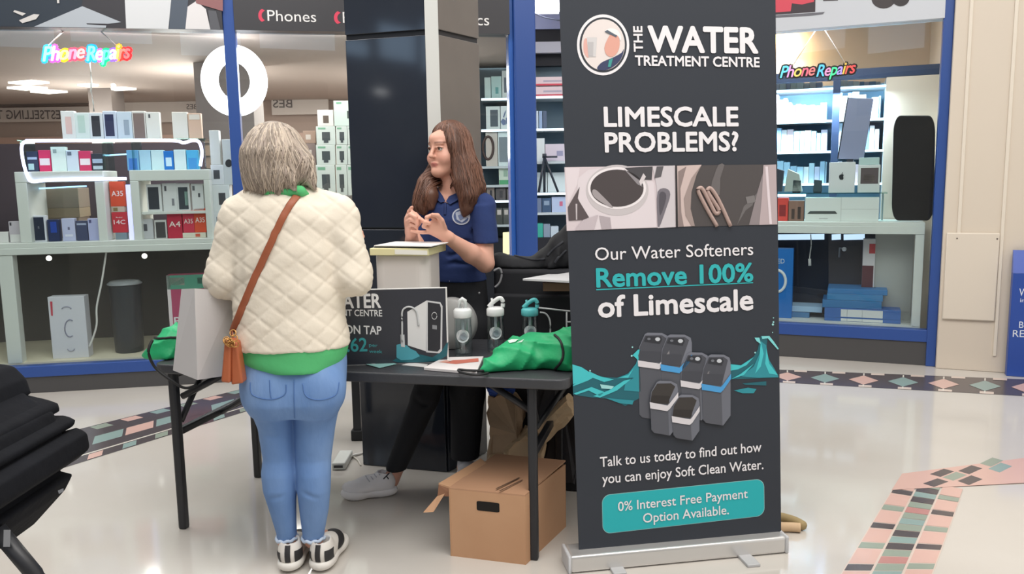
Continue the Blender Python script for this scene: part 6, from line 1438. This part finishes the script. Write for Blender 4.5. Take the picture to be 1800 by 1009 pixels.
# shoes
def shoe_parts(parent, heel, fwd, L, wd, msole, mup, mtab, mside, sc=1.0):
    fwd = unit(V(fwd[0], fwd[1], 0)); sd = V(fwd[1], -fwd[0], 0); R_ = np.array([sd, fwd, [0, 0, 1]])
    f = lambda a, s_, z: heel + fwd * a + sd * s_ + V(0, 0, z)
    lo = np.minimum(f(-.02, 0, 0), f(L, 0, 0)) - .09; hi = np.maximum(f(-.02, 0, 0), f(L, 0, .16)) + .09; lo[2] = -.004
    sk = Skin.grid(lo, hi, .005)
    for a, rw in ((.045, .92), (.1, .9), (.17, 1.0), (L - .055, .95)): sk.ell(f(a, 0, .028), (wd * rw, .055, .028), R_, .03)
    zz = sk.a[2][None, None, :]; sk.v = np.maximum(sk.v, np.maximum(.001 - zz, zz - .042))
    sole_me = sk
    sk2 = Skin.grid(lo, hi, .005)
    sk2.ell(f(.05, 0, .065), (wd * .8, .05, .05), R_, .02); sk2.ell(f(.11, 0, .06), (wd * .8, .07, .045), R_, .03); sk2.ell(f(.18, 0, .05), (wd * .88, .07, .032), R_, .03)
    sk2.cap(f(.045, 0, .07), wd * .72, f(.055, 0, .105), wd * .68, .02)
    zz = sk2.a[2][None, None, :]; sk2.v = np.maximum(sk2.v, np.maximum(.036 - zz, zz - .118))
    sk2.cap(f(.05, 0, .09), wd * .55, f(.05, 0, .16), wd * .6, .006, sub=True)
    up = sk2.done('shoe', mup, parent, 1); so_ = sole_me.done('sole', msole, up, 1)
    return up, f
wS, bS = C('#e6e2db', .5), C('#2b2a2c', .6)
for hx, fwd, dirx in ((G(510, 1004), (-.05, 1, 0), -1), (G(561, 1006), (.10, 1, 0), 1)):
    up, f = shoe_parts(cust, V(hx[0], 2.862, 0), fwd, .275, .053, wS, C('#ded9d2', .6), None, None)
    bvs = bvh_of(up)
    for s0, s1, z0, z1, m, nm in ((-.009, .009, .045, .118, bS, 'heel_tab'), (.022, .05, .042, .085, bS, 'side_panel'), (-.05, -.026, .042, .08, bS, 'side_panel')):
        b = B(); N, Mz = 6, 6; gr = []
        for i in range(N + 1):
            for j in range(Mz + 1):
                s_, z = s0 + (s1 - s0) * i / N, z0 + (z1 - z0) * j / Mz
                o = Vector(f(-.12, s_ * 1.6, z)); dr = Vector(f(.05, s_ * .9, z)) - o; dr.normalize(); h = bvs.ray_cast(o, dr, .4); gr.append(None if h[0] is None else np.array(h[0]) + np.array(h[1]) * .002)
        fs = [(i * (Mz + 1) + j, (i + 1) * (Mz + 1) + j, (i + 1) * (Mz + 1) + j + 1, i * (Mz + 1) + j + 1) for i in range(N) for j in range(Mz)]
        fs = [q for q in fs if all(gr[t] is not None for t in q)]
        if fs:
            b.faces([g_ if g_ is not None else V(0, 0, 0) for g_ in gr], fs, m, True)
            bmesh.ops.delete(b.bm, geom=[v for v in b.bm.verts if not v.link_faces], context='VERTS'); b.done(nm, up)
    sk = Skin.grid(f(.1, 0, .03) - .12, f(.1, 0, .03) + .12, .005)
    sk.ell(f(.16, .0, .055), (.05, .085, .035), np.array([[f(0, 1, 0)[i] - f(0, 0, 0)[i] for i in range(3)], unit(V(fwd[0], fwd[1], 0)), [0, 0, 1]]), .02)
    zz = sk.a[2][None, None, :]; sk.v = np.maximum(sk.v, .043 - zz); sk.done('toe_cap', bS, up, 1)

# crossbody handbag
sp_ = [(530, 336), (505, 370), (480, 420), (455, 475), (432, 530), (418, 565), (411, 585)]
q = on_pts(sp_, bvk, .006)
M_tan = mat('tan_leather', '#b0603c', .5, bump=(40, .15)); M_strap = mat('strap_leather', '#9c5638', .5)
hb0 = P(406, 640, 2.83)
hb = empty('handbag', P(406, 677, 2.85), 'tan leather crossbody handbag hanging at the left hip of the cream jacket', 'handbag')
b = B(); b.tube(q + [P(409, 590, 2.79)], .0125, M_strap, 10, flat=.22, upv=(0, -1, 0)); b.done('strap', hb)
for pts, dz in (([(394, 600), (405, 596), (404, 674), (388, 672)], 0), ([(405, 596), (416, 603), (427, 674), (406, 677)], .012)):
    b = B(); b.prism([P(x, y, 2.755 + dz) for x, y in pts], V(.0, .05, 0), M_tan, .008, 3); b.done('bag_body', hb)
b = B(); rg2 = random.Random(5)
for k in range(9): c_ = P(398 + k * 1.9, 592 + rg2.uniform(-7, 14), 2.745); b.tube([c_ + .011 * V(math.cos(t), .4 * math.sin(t + k), math.sin(t)) for t in np.linspace(0, 6.28, 10, endpoint=False)], .0022, mat('gold', '#c9975a', .3, metal=.8), 5, True)
b.done('gold_chain', hb)
# grey shopping bag carried on the left arm
E0, L0, R0 = P(347, 668, 2.80), P(304, 651, 2.90), P(400, 660, 2.93); E1, L1, R1 = P(342, 507, 2.82), P(319, 508, 2.90), P(415, 512, 2.97)
M_bag = mat('grey_paper', '#c9c6c6', .6, bump=(5, .3)); F0, F1 = L0 + R0 - E0, L1 + R1 - E1
b = B(); b.hull([E0, R0, F0, L0, E1, R1, F1, L1], [(0, 3, 2, 1), (0, 1, 5, 4), (1, 2, 6, 5), (2, 3, 7, 6), (3, 0, 4, 7)], M_bag)
sb_ = b.done('shopping_bag', None, 'pale grey paper shopping bag hanging on the arm beside the handbag', 'shopping bag')
for a_, c_ in (((E1 * .65 + R1 * .35), (E1 * .3 + R1 * .7)), ((L1 * .65 + F1 * .35), (L1 * .3 + F1 * .7))):
    b = B(); t_ = armsC[0][1] * .6 + armsC[0][2] * .4 + V(0, 0, -.055); b.tube(catmull([a_ + V(0, 0, -.03), a_ * .5 + t_ * .5, t_, c_ * .5 + t_ * .5, c_ + V(0, 0, -.03)], 5), .003, C('#d8d6d4'), 6); b.done('handle', sb_)

# ------------------------------------------------------------------ staff member, facing left
YS = 3.76          # DY shifts the whole figure back, away from the table
DY = .02
Q = lambda x, y, Y=YS: D(x, y, Y + DY)
sbase = V(-.3, 3.74, 0)
phi = math.radians(-39); cph, sph = math.cos(phi), math.sin(phi)
HC = Q(786, 267, 3.755)
def hl(x, y, z): return HC + V(x * cph - y * sph, x * sph + y * cph, z)
HR = np.array([[cph, sph, 0], [-sph, cph, 0], [0, 0, 1]])
def axis_mix(a, h0, h1, breaks):
    return np.concatenate([np.arange(*t) for t in breaks])
zs = np.concatenate([np.arange(-.005, .98, .014), np.arange(.98, HC[2] - .14, .0045), np.arange(HC[2] - .14, HC[2] + .16, .0034)])
sk = Skin(np.arange(-.80, .06, .0042), np.arange(3.38, 3.98, .0042), zs)
# head
sk.ell(hl(0, .02, .03), (.074, .093, .102), HR, .02); sk.ell(hl(0, -.028, -.028), (.0565, .0625, .080), HR, .03); sk.ell(hl(0, -.045, .055), (.055, .039, .038), HR, .03)
sk.ell(hl(0, -.069, -.090), (.02, .018, .016), HR, .03)
for s_ in (-1, 1):
    sk.ell(hl(s_ * .038, -.058, -.03), (.023, .024, .026), HR, .025); sk.cap(hl(s_ * .047, -.0, -.056), .018, hl(s_ * .012, -.062, -.09), .016, .03)
    sk.cap(hl(s_ * .014, -.085, .035), .0055, hl(s_ * .040, -.074, .036), .0045, .016)
    sk.ell(hl(s_ * .031, -.1, .012), (.016, .014, .011), HR, .012, sub=True); sk.cap(hl(s_ * .016, -.0845, .0185), .0048, hl(s_ * .040, -.0735, .018), .0048, .005); sk.cap(hl(s_ * .017, -.084, .0045), .0028, hl(s_ * .039, -.0735, .005), .0028, .006)
    sk.ell(hl(s_ * .074, .012, -.012), (.01, .018, .028), HR, .006)
sk.cap(hl(0, -.087, .022), .007, hl(0, -.108, -.019), .0088, .012); sk.ell(hl(0, -.100, -.023), (.0145, .012, .0085), HR, .008)
for s_ in (-1, 1): sk.ell(hl(s_ * .0085, -.108, -.031), (.0045, .006, .004), HR, .003, sub=True)
sk.cap(hl(-.017, -.0845, -.053), .0055, hl(0, -.089, -.0525), .006, .006); sk.cap(hl(.017, -.0845, -.053), .0055, hl(0, -.089, -.0525), .006, .006); sk.cap(hl(-.012, -.0842, -.0630), .0058, hl(.012, -.0842, -.0630), .0058, .007)
sk.cap(hl(-.018, -.096, -.0595), .0022, hl(.018, -.096, -.0595), .0022, .003, sub=True)
# neck, torso, arms
nk = Q(797, 345, 3.775); sk.cap(hl(0, .015, -.06), .052, nk, .055, .025)
tor = rowpx([(348, 762, 832, .06, .01), (360, 748, 846, .08), (385, 748, 843, .09), (430, 755, 840, .085), (480, 762, 842, .085), (530, 758, 850, .095), (580, 765, 850, .09)], YS + DY)
sk.loft(tor, .03, 2.2, yaw=-.35)
sl, el_, wl = Q(848, 362, 3.70), Q(853, 463, 3.62), Q(788, 418, 3.48)
sr, er_, wr = Q(752, 365, 3.79), Q(727, 470, 3.70), Q(723, 408, 3.55)
sk.cap(Q(820, 350, 3.74), .05, sl, .052, .03); sk.cap(Q(775, 352, 3.78), .05, sr, .05, .03)
sk.cap(sl, .047, el_, .039, .02); sk.cap(el_, .04, el_ * .6 + wl * .4, .041, .015); sk.cap(el_ * .6 + wl * .4, .041, wl, .026, .015)
sk.cap(sr, .05, er_, .04, .02); sk.cap(er_, .041, er_ * .6 + wr * .4, .04, .015); sk.cap(er_ * .6 + wr * .4, .04, wr, .025, .015)
# her left hand (nearer): two fingers out, others curled
h3 = lambda x, y, Y: D(x, y, Y + DY)
for kx, ky, Y, r0, r1 in ((766, 389, 3.445, .017, .013), (759, 393, 3.44, .018, .013), (754, 400, 3.44, .018, .012), (755, 407, 3.445, .016, .011)): sk.cap(wl, .022, h3(kx, ky, Y), r1, .012)
chain(sk, [h3(766, 388, 3.445), h3(759, 379, 3.43), h3(750, 382, 3.415), h3(751, 390, 3.415)], [.011, .0098, .009, .008], .003)        # index, curled
chain(sk, [h3(780, 402, 3.46), h3(776, 388, 3.435), h3(769, 379, 3.42), h3(760, 377.5, 3.405)], [.016, .0125, .0105, .0085], .004)          # thumb
chain(sk, [h3(757, 397, 3.44), h3(744, 389, 3.45), h3(733, 380, 3.46), h3(724, 371, 3.47)], [.0105, .0095, .0088, .007], .003)            # middle, out
chain(sk, [h3(754, 401, 3.44), h3(745, 398, 3.415), h3(748, 391, 3.405), h3(755, 393, 3.41)], [.0105, .0095, .0088, .008], .003)           # ring, curled
chain(sk, [h3(755, 408, 3.445), h3(743, 408.5, 3.45), h3(733, 407.5, 3.455), h3(723, 406, 3.46)], [.0095, .0085, .0078, .006], .003)       # little, out
# her right hand: pinching the extended finger
for kx, ky, Y in ((718, 379, 3.50), (716, 385, 3.495), (716, 391, 3.495), (718, 397, 3.50)): sk.cap(wr, .021, h3(kx, ky, Y), .0125, .012)
chain(sk, [h3(718, 378, 3.5), h3(719, 372, 3.485), h3(723, 366, 3.475), h3(724.5, 364, 3.47)], [.0105, .009, .0082, .007], .003)
chain(sk, [h3(715, 384, 3.495), h3(722, 377, 3.46), h3(731, 382, 3.435), h3(733, 387, 3.44)], [.0108, .0096, .009, .008], .003)
chain(sk, [h3(715, 391, 3.495), h3(722, 386, 3.455), h3(732, 390, 3.44), h3(734, 394, 3.445)], [.0105, .0094, .0088, .008], .003)
chain(sk, [h3(717, 397, 3.5), h3(723, 395, 3.46), h3(731, 398, 3.45), h3(733, 401, 3.455)], [.0095, .0085, .008, .007], .003)
chain(sk, [h3(728, 400, 3.54), h3(736, 392, 3.52), h3(736, 383, 3.5), h3(731, 376, 3.485)], [.015, .012, .0105, .0085], .004)
# legs and feet inside the trousers
hpR, knR, anR = Q(786, 560, 3.77), Q(747, 700, 3.70), Q(695, 826, 3.635)
hpL, knL, anL = Q(828, 560, 3.73), Q(822, 690, 3.75), Q(817, 822, 3.80)
for h_, k_, a_ in ((hpR, knR, anR), (hpL, knL, anL)): sk.cap(h_, .066, k_, .040, .03); sk.cap(k_, .040, a_, .034, .02)
sk.cap(anR, .036, anR + V(-.02, -.01, -.05), .034, .01); sk.cap(anR + V(-.02, -.01, -.04), .03, anR + V(-.14, -.03, -.07), .026, .02)
sk.cap(anL, .036, V(anL[0], anL[1], .05), .034, .01); sk.cap(V(anL[0], anL[1], .05), .03, V(anL[0] + .01, anL[1] - .12, .035), .026, .02)
me = sk.mesh('person', 1)
# skin tint: lips, brows, cheeks, nails are the person's own colours
n = len(me.vertices); co = np.empty(n * 3, np.float32); me.vertices.foreach_get('co', co); co = co.reshape(-1, 3) - HC
lx, ly, lz = co[:, 0] * cph + co[:, 1] * sph, -co[:, 0] * sph + co[:, 1] * cph, co[:, 2]
base_c = np.array(lin('#dea893')[:3]); T_ = np.tile(base_c, (n, 1))
def blend(w_, hexc):
    global T_
    T_ = T_ * (1 - w_[:, None]) + np.array(lin(hexc)[:3]) * w_[:, None]
gs_ = lambda x, y, z, sx, sy, sz: np.exp(-(((lx - x) / sx) ** 2 + ((ly - y) / sy) ** 2 + ((lz - z) / sz) ** 2))
for s_ in (-1, 1): blend(.35 * gs_(s_ * .042, -.07, -.03, .022, .03, .022), '#d98f80')
front = (ly < -.05)
lip = front * np.clip(1.35 - np.sqrt((lx / .0185) ** 2 + ((lz + .0580) / .0088) ** 2), 0, 1).clip(0, .35) / .35 * .75
blend(lip, '#b4605c')
for s_ in (-1, 1):
    arc = .036 + .010 * np.cos((lx * s_ - .034) / .03) - .005
    br = front * ((lx * s_ > .012) & (lx * s_ < .052)) * np.exp(-(((lz - arc + .0) / .0042) ** 2)); blend(.9 * br, '#6a4436')
at = me.color_attributes.new('tint', 'FLOAT_COLOR', 'POINT'); at.data.foreach_set('color', np.concatenate([T_, np.ones((n, 1))], 1).astype(np.float32).ravel())
me.materials.append(M_skin)
staff = finish(me, 'person', None, 'person in navy polo shirt counting on fingers behind the table', 'person', base=sbase)
for s_ in (-1, 1):
    b = B(); c_ = hl(s_ * .0295, -.0735, .0125); b.sphere(c_, .0118, C('#dcd6d0', .25), None, 20); e_ = b.done('eyeball', staff)
    fwd = unit(hl(s_ * .0295 - .003, -.2, .009) - c_); b = B(); b.sphere(c_ + fwd * .0072, .0066, C('#3d3026', .2), None, 14); b.done('iris', e_)
    b = B(); b.tube([c_ + (hl(s_ * .0295 + .0135 * math.cos(t), -.0735 - .0130 * max(.3, math.sin(t)), .0125 + .0065 * math.sin(t)) - hl(s_ * .0295, -.0735, .0125)) for t in np.linspace(.1, math.pi - .1, 12)], .0026, C('#6e4a3c', .6), 6); b.done('eyelash', staff)
# polo shirt
M_polo = mat('navy_polo', '#24396f', .85, bump=(22, .3), noise=(3, '#213465'))
sk = Skin.grid(V(-.78, 3.5, .88), V(.08, 3.98, 1.46), .006)
sk.loft(rowpx([(340, 770, 824, .055, .01), (350, 752, 842, .08, .005), (362, 742, 856, .098), (385, 742, 852, .11), (430, 748, 850, .106), (475, 755, 850, .106), (492, 754, 857, .112)], YS + DY), .02, 2.3, yaw=-.35)
def sleeve(rows, Yf): sk.loft(rowpx(rows, Yf + DY), .02, 2.0)
sk.cap(Q(822, 352, 3.74), .056, sl, .062, .025); sk.cap(Q(775, 354, 3.78), .055, sr, .058, .025)
sleeve([(360, 822, 868, .066, 0), (390, 828, 873, .068, -.015), (427, 832, 876.5, .068, -.035)], 3.69); sleeve([(362, 735, 772, .06), (390, 732, 764, .06), (425, 727, 760, .06)], 3.76)
# neck opening
sk.cap(Q(796, 330, 3.76), .055, Q(795, 346, 3.75), .053, .01, sub=True); sk.cap(Q(787, 346, 3.66), .03, Q(783, 356, 3.63), .008, .006, sub=True); sk.cap(Q(788, 343, 3.70), .04, Q(785, 350, 3.62), .012, .006, sub=True)
for pts in ([(760, 440), (790, 450), (830, 438)], [(765, 470), (800, 462), (840, 468)], [(835, 380), (832, 410), (836, 430)], [(770, 400), (795, 420), (825, 425)]):
    q = [Q(*p, 3.655) for p in pts]
    for a_, c_ in zip(q, q[1:]): sk.cap(a_, .005, c_, .005, .014, sub=True)
polo = sk.done('polo_shirt', M_polo, staff, 2); bvp = bvh_of(polo, staff)
col_m = mat('navy_collar', '#1f3263', .8)
for pts in ([(783, 357), (779, 346), (772, 334), (762, 344), (768, 352), (776, 358)], [(784, 357), (790, 347), (806, 340), (812, 347), (803, 355), (792, 361)]):
    q = [surf_line([p], bvp, .008) for p in pts]; q = [t[0] for t in q if t]
    if len(q) > 3: b = B(); b.prism(q, V(0, -.004, 0), col_m, .0015); b.done('collar', polo)
q = surf_line([tuple(p) for p in catmull([V(783, 357), V(783, 368), V(782.5, 378)], 4)], bvp, .002)
if len(q) > 2: b = B(); b.tube(q, .006, col_m, 6, flat=.4); b.done('placket', polo)
def decal(pts, hexc, bv, off, parent, nm):
    q = surf_line(pts, bv, off)
    if len(q) > 3: b = B(); c_ = np.mean(q, 0); b.faces(q + [c_ + (q[0] - q[0])], [(i, (i + 1) % len(q), len(q)) for i in range(len(q))], C(hexc, .7)); return b.done(nm, parent)
bvq = bvh_of(polo)
e0 = decal(oval(811, 380.5, 16, 14.5, 28), '#c5ccda', bvq, .003, polo, 'emblem')
if e0:
    decal(oval(811, 380.5, 13.5, 12, 24), '#4a5c88', bvq, .004, e0, 'emblem_ring'); decal([(801, 374), (809, 371), (818, 374), (821, 384), (812, 391), (803, 386)], '#aeb8cc', bvq, .005, e0, 'emblem_mark'); decal([(805, 379), (811, 377), (815, 383), (809, 387)], '#6d7ca2', bvq, .006, e0, 'emblem_mark')
# trousers
M_trou = mat('black_trousers', '#202126', .8, bump=(18, .35))
sk = Skin.grid(V(-.72, 3.5, .1), V(.02, 3.98, 1.06), .0075)
sk.loft(rowpx([(482, 756, 854, .104), (520, 752, 858, .11), (560, 755, 862, .11), (590, 762, 862, .1)], YS + DY), .03, 2.2, yaw=-.35)
sk.cap(hpR + V(0, 0, -.03), .085, knR, .064, .03); sk.cap(knR, .064, anR + V(.003, 0, .012), .047, .02)
sk.cap(hpL + V(0, 0, -.03), .092, knL, .082, .03); sk.cap(knL, .082, anL + V(0, 0, .012), .068, .02)
for pts in ([(728, 700), (745, 712), (765, 708)], [(795, 690), (820, 698), (850, 690)], [(715, 760), (730, 768)]):
    q = [Q(*p, 3.64) for p in pts]
    for a_, c_ in zip(q, q[1:]): sk.cap(a_, .004, c_, .004, .015, sub=True)
trou = sk.done('trousers', M_trou, staff, 2); bvt = bvh_of(trou)
for p in ((791, 494), (842, 515), (772, 486)):
    h, n_ = on_surf(p, bvt, .001)
    if h is not None: b = B(); b.sphere(h, .0055, C('#b8b8bc', .3), None, 8); b.done('rivet', trou)
# shoes
hr_ = G(695, 872); fw = G(622, 866) - hr_
up, f = shoe_parts(staff, V(hr_[0] - .0, 3.625, 0), (fw[0], -.05, 0), .255, .046, C('#f7f6f8', .5), C('#f4f3f6', .5), None, None)
bvs = bvh_of(up); 
for pts in ([(675, 832), (683, 842)], [(684, 832), (674, 842)]):
    q = surf_line([pts[0], ((pts[0][0] + pts[1][0]) / 2, (pts[0][1] + pts[1][1]) / 2), pts[1]], bvs, .001)
    if len(q) > 1: b = B(); b.tube(q, .003, C('#34343a'), 5); b.done('cross_mark', up)
for x, y in ((646, 842), (652, 838), (658, 834), (664, 830)):
    q = surf_line([(x - 3, y - 5), (x, y), (x + 4, y + 5)], bvs, .001)
    if len(q) > 1: b = B(); b.tube(q, .0028, C('#c9c9d2'), 5); b.done('lace', up)
shoe_parts(staff, V(anL[0], anL[1] + .05, 0), (.08, -1, 0), .255, .046, C('#f0eef0', .5), C('#e9e8ec', .5), None, None)
# long brown hair
HB = [mat('hair_brown', '#6a4838', .45, noise=(30, '#56392d', (1, 1, .1))), mat('hair_auburn', '#75503f', .45), mat('hair_deep', '#5a3d31', .5), mat('hair_copper', '#7e5643', .45)]
sk = Skin.grid(HC + V(-.22, -.24, -.36), HC + V(.2, .2, .17), .0055)
sk.ell(hl(0, .026, .034), (.087, .117, .113), HR, .02)
sk.ell(hl(0, .05, -.06), (.085, .07, .14), HR, .04)
sk.ell(hl(0, -.098, -.028), (.078, .094, .108), HR, .012, sub=True)
sk.ell(hl(-.0, -.128, .022), (.066, .062, .062), HR, .012, sub=True)
# her left lock (towards the camera right), falling over the chest
chain(sk, [hl(.072, -.02, .03), Q(812, 290, 3.685), Q(815, 320, 3.665), Q(822, 345, 3.645), Q(820, 365, 3.64), Q(816, 378, 3.64)], [.03, .04, .044, .038, .026, .010], .03)
chain(sk, [hl(.085, .03, .0), Q(828, 300, 3.72), Q(838, 330, 3.70), Q(836, 352, 3.685)], [.035, .042, .034, .015], .03)
chain(sk, [hl(-.072, -.0, -.04), Q(750, 325, 3.73), Q(744, 345, 3.715), Q(740, 362, 3.70), Q(746, 374, 3.69)], [.022, .034, .036, .03, .012], .03)
chain(sk, [Q(752, 318, 3.74), Q(757, 345, 3.70), Q(760, 365, 3.68)], [.028, .03, .012], .03)
hair2 = sk.done('hair', HB[0], staff, 2)
b = B(); axs = lambda z: (HC[0] + .0, HC[1] + .01)
strands(b, hair2, axs, HC[2] + .13, Q(800, 368)[2], -math.pi * .52, math.pi * .35, 300, HB, .0028, .08, 8, .0005)
strands(b, hair2, axs, HC[2] + .142, HC[2] + .098, -math.pi * 1.15, -math.pi * .45, 140, HB, .0028, .05, 11, .0005)
strands(b, hair2, axs, HC[2] - .03, Q(750, 372)[2], -math.pi * 1.1, -math.pi * .72, 120, HB, .0028, .08, 9, .0005)
b.done('hair_strands', hair2)

# ================================================================== pushchair entering on the left
YP = 2.2
U = lambda x, y, Y=YP: D(x, y, Y)
M_pram = mat('pram_fabric', '#0e0f14', .9, spec=.2, bump=(14, .5), noise=(4, '#14161c'))
pr = empty('pushchair', V(U(20, 900)[0], YP, 0), 'black pushchair with pleated fabric hood entering at the left edge', 'pushchair')
axp = np.array([[1, 0, 0], [0, 1, 0], [0, 0, 1.0]])
def slabp(nm, pts, half, rnd, Y=YP, m=M_pram):
    W = [U(x, y, Y + half) - V(0, half, 0) for x, y in pts]; c_ = np.mean(W, 0); lo = np.min(W, 0) - V(.03, half + .03, .03); hi = np.max(W, 0) + V(.03, half + .03, .03)
    sk = Skin.grid(lo, hi, .008); sk.poly2d(W, c_, half, axp, rnd, .01); return sk.done(nm, m, pr, 2)
slabp('seat_fabric', [(-160, 655), (15, 648), (52, 690), (100, 720), (118, 760), (110, 812), (118, 835), (95, 880), (58, 920), (10, 934), (-160, 900)], .19, .03)
slabp('hood_pleat', [(-160, 650), (-10, 634), (30, 640), (52, 662), (62, 690), (30, 705), (-160, 720)], .22, .025)
slabp('hood_pleat', [(-160, 712), (40, 688), (88, 699), (108, 706), (112, 720), (60, 738), (-160, 770)], .23, .022)
slabp('hood_pleat', [(-160, 765), (50, 728), (120, 727), (138, 735), (136, 746), (90, 765), (-160, 830)], .235, .02)
slabp('hood_pleat', [(-160, 830), (70, 768), (140, 748), (158, 758), (163, 786), (140, 805), (60, 826), (-160, 890)], .24, .02)
slabp('basket', [(-160, 905), (20, 838), (100, 822), (134, 830), (120, 858), (66, 918), (-10, 940), (-160, 945)], .2, .02)
b = B(); b.tube([U(-5, 930, 2.02), U(60, 1008, 2.02), V(U(120, 1050, 2.02)[0], 2.02, .12)], .022, M_black, 10); b.done('frame_tube', pr)
b = B(); b.tube([U(-5, 930, 2.38), U(60, 1008, 2.38), V(U(120, 1050, 2.38)[0], 2.38, .12)], .022, M_black, 10); b.done('frame_tube', pr)
for Y in (2.02, 2.38):
    for wx in (U(120, 1050, 2.02)[0], U(-250, 1050, 2.02)[0]):
        b = B(); b.lathe([(.03, -.02), (.085, -.018), (.1, -.01), (.1, .01), (.085, .018), (.03, .02)], V(wx, Y, .101), C('#242428', .6), 24, np.array([[1, 0, 0], [0, 0, 1], [0, -1, 0]])); b.done('wheel', pr)
b = B(); b.tube([V(U(120, 1050, 2.02)[0], 2.2, .14), V(U(-250, 1050, 2.02)[0], 2.2, .3), U(-120, 900, 2.2)], .018, M_black, 8); b.done('frame_tube', pr)
pp = Plane(V(0, YP - .205, 0), (0, -1, 0)); b = B(); pp.poly(b, [(7, 931), (19, 931), (18, 961), (6, 961)], C('#8d9096')); b.done('fabric_label', pr)
b = B(); pp.poly(b, [(102, 862), (112, 858), (112, 864), (104, 868)], C('#85888e')); b.done('reflective_tab', pr)
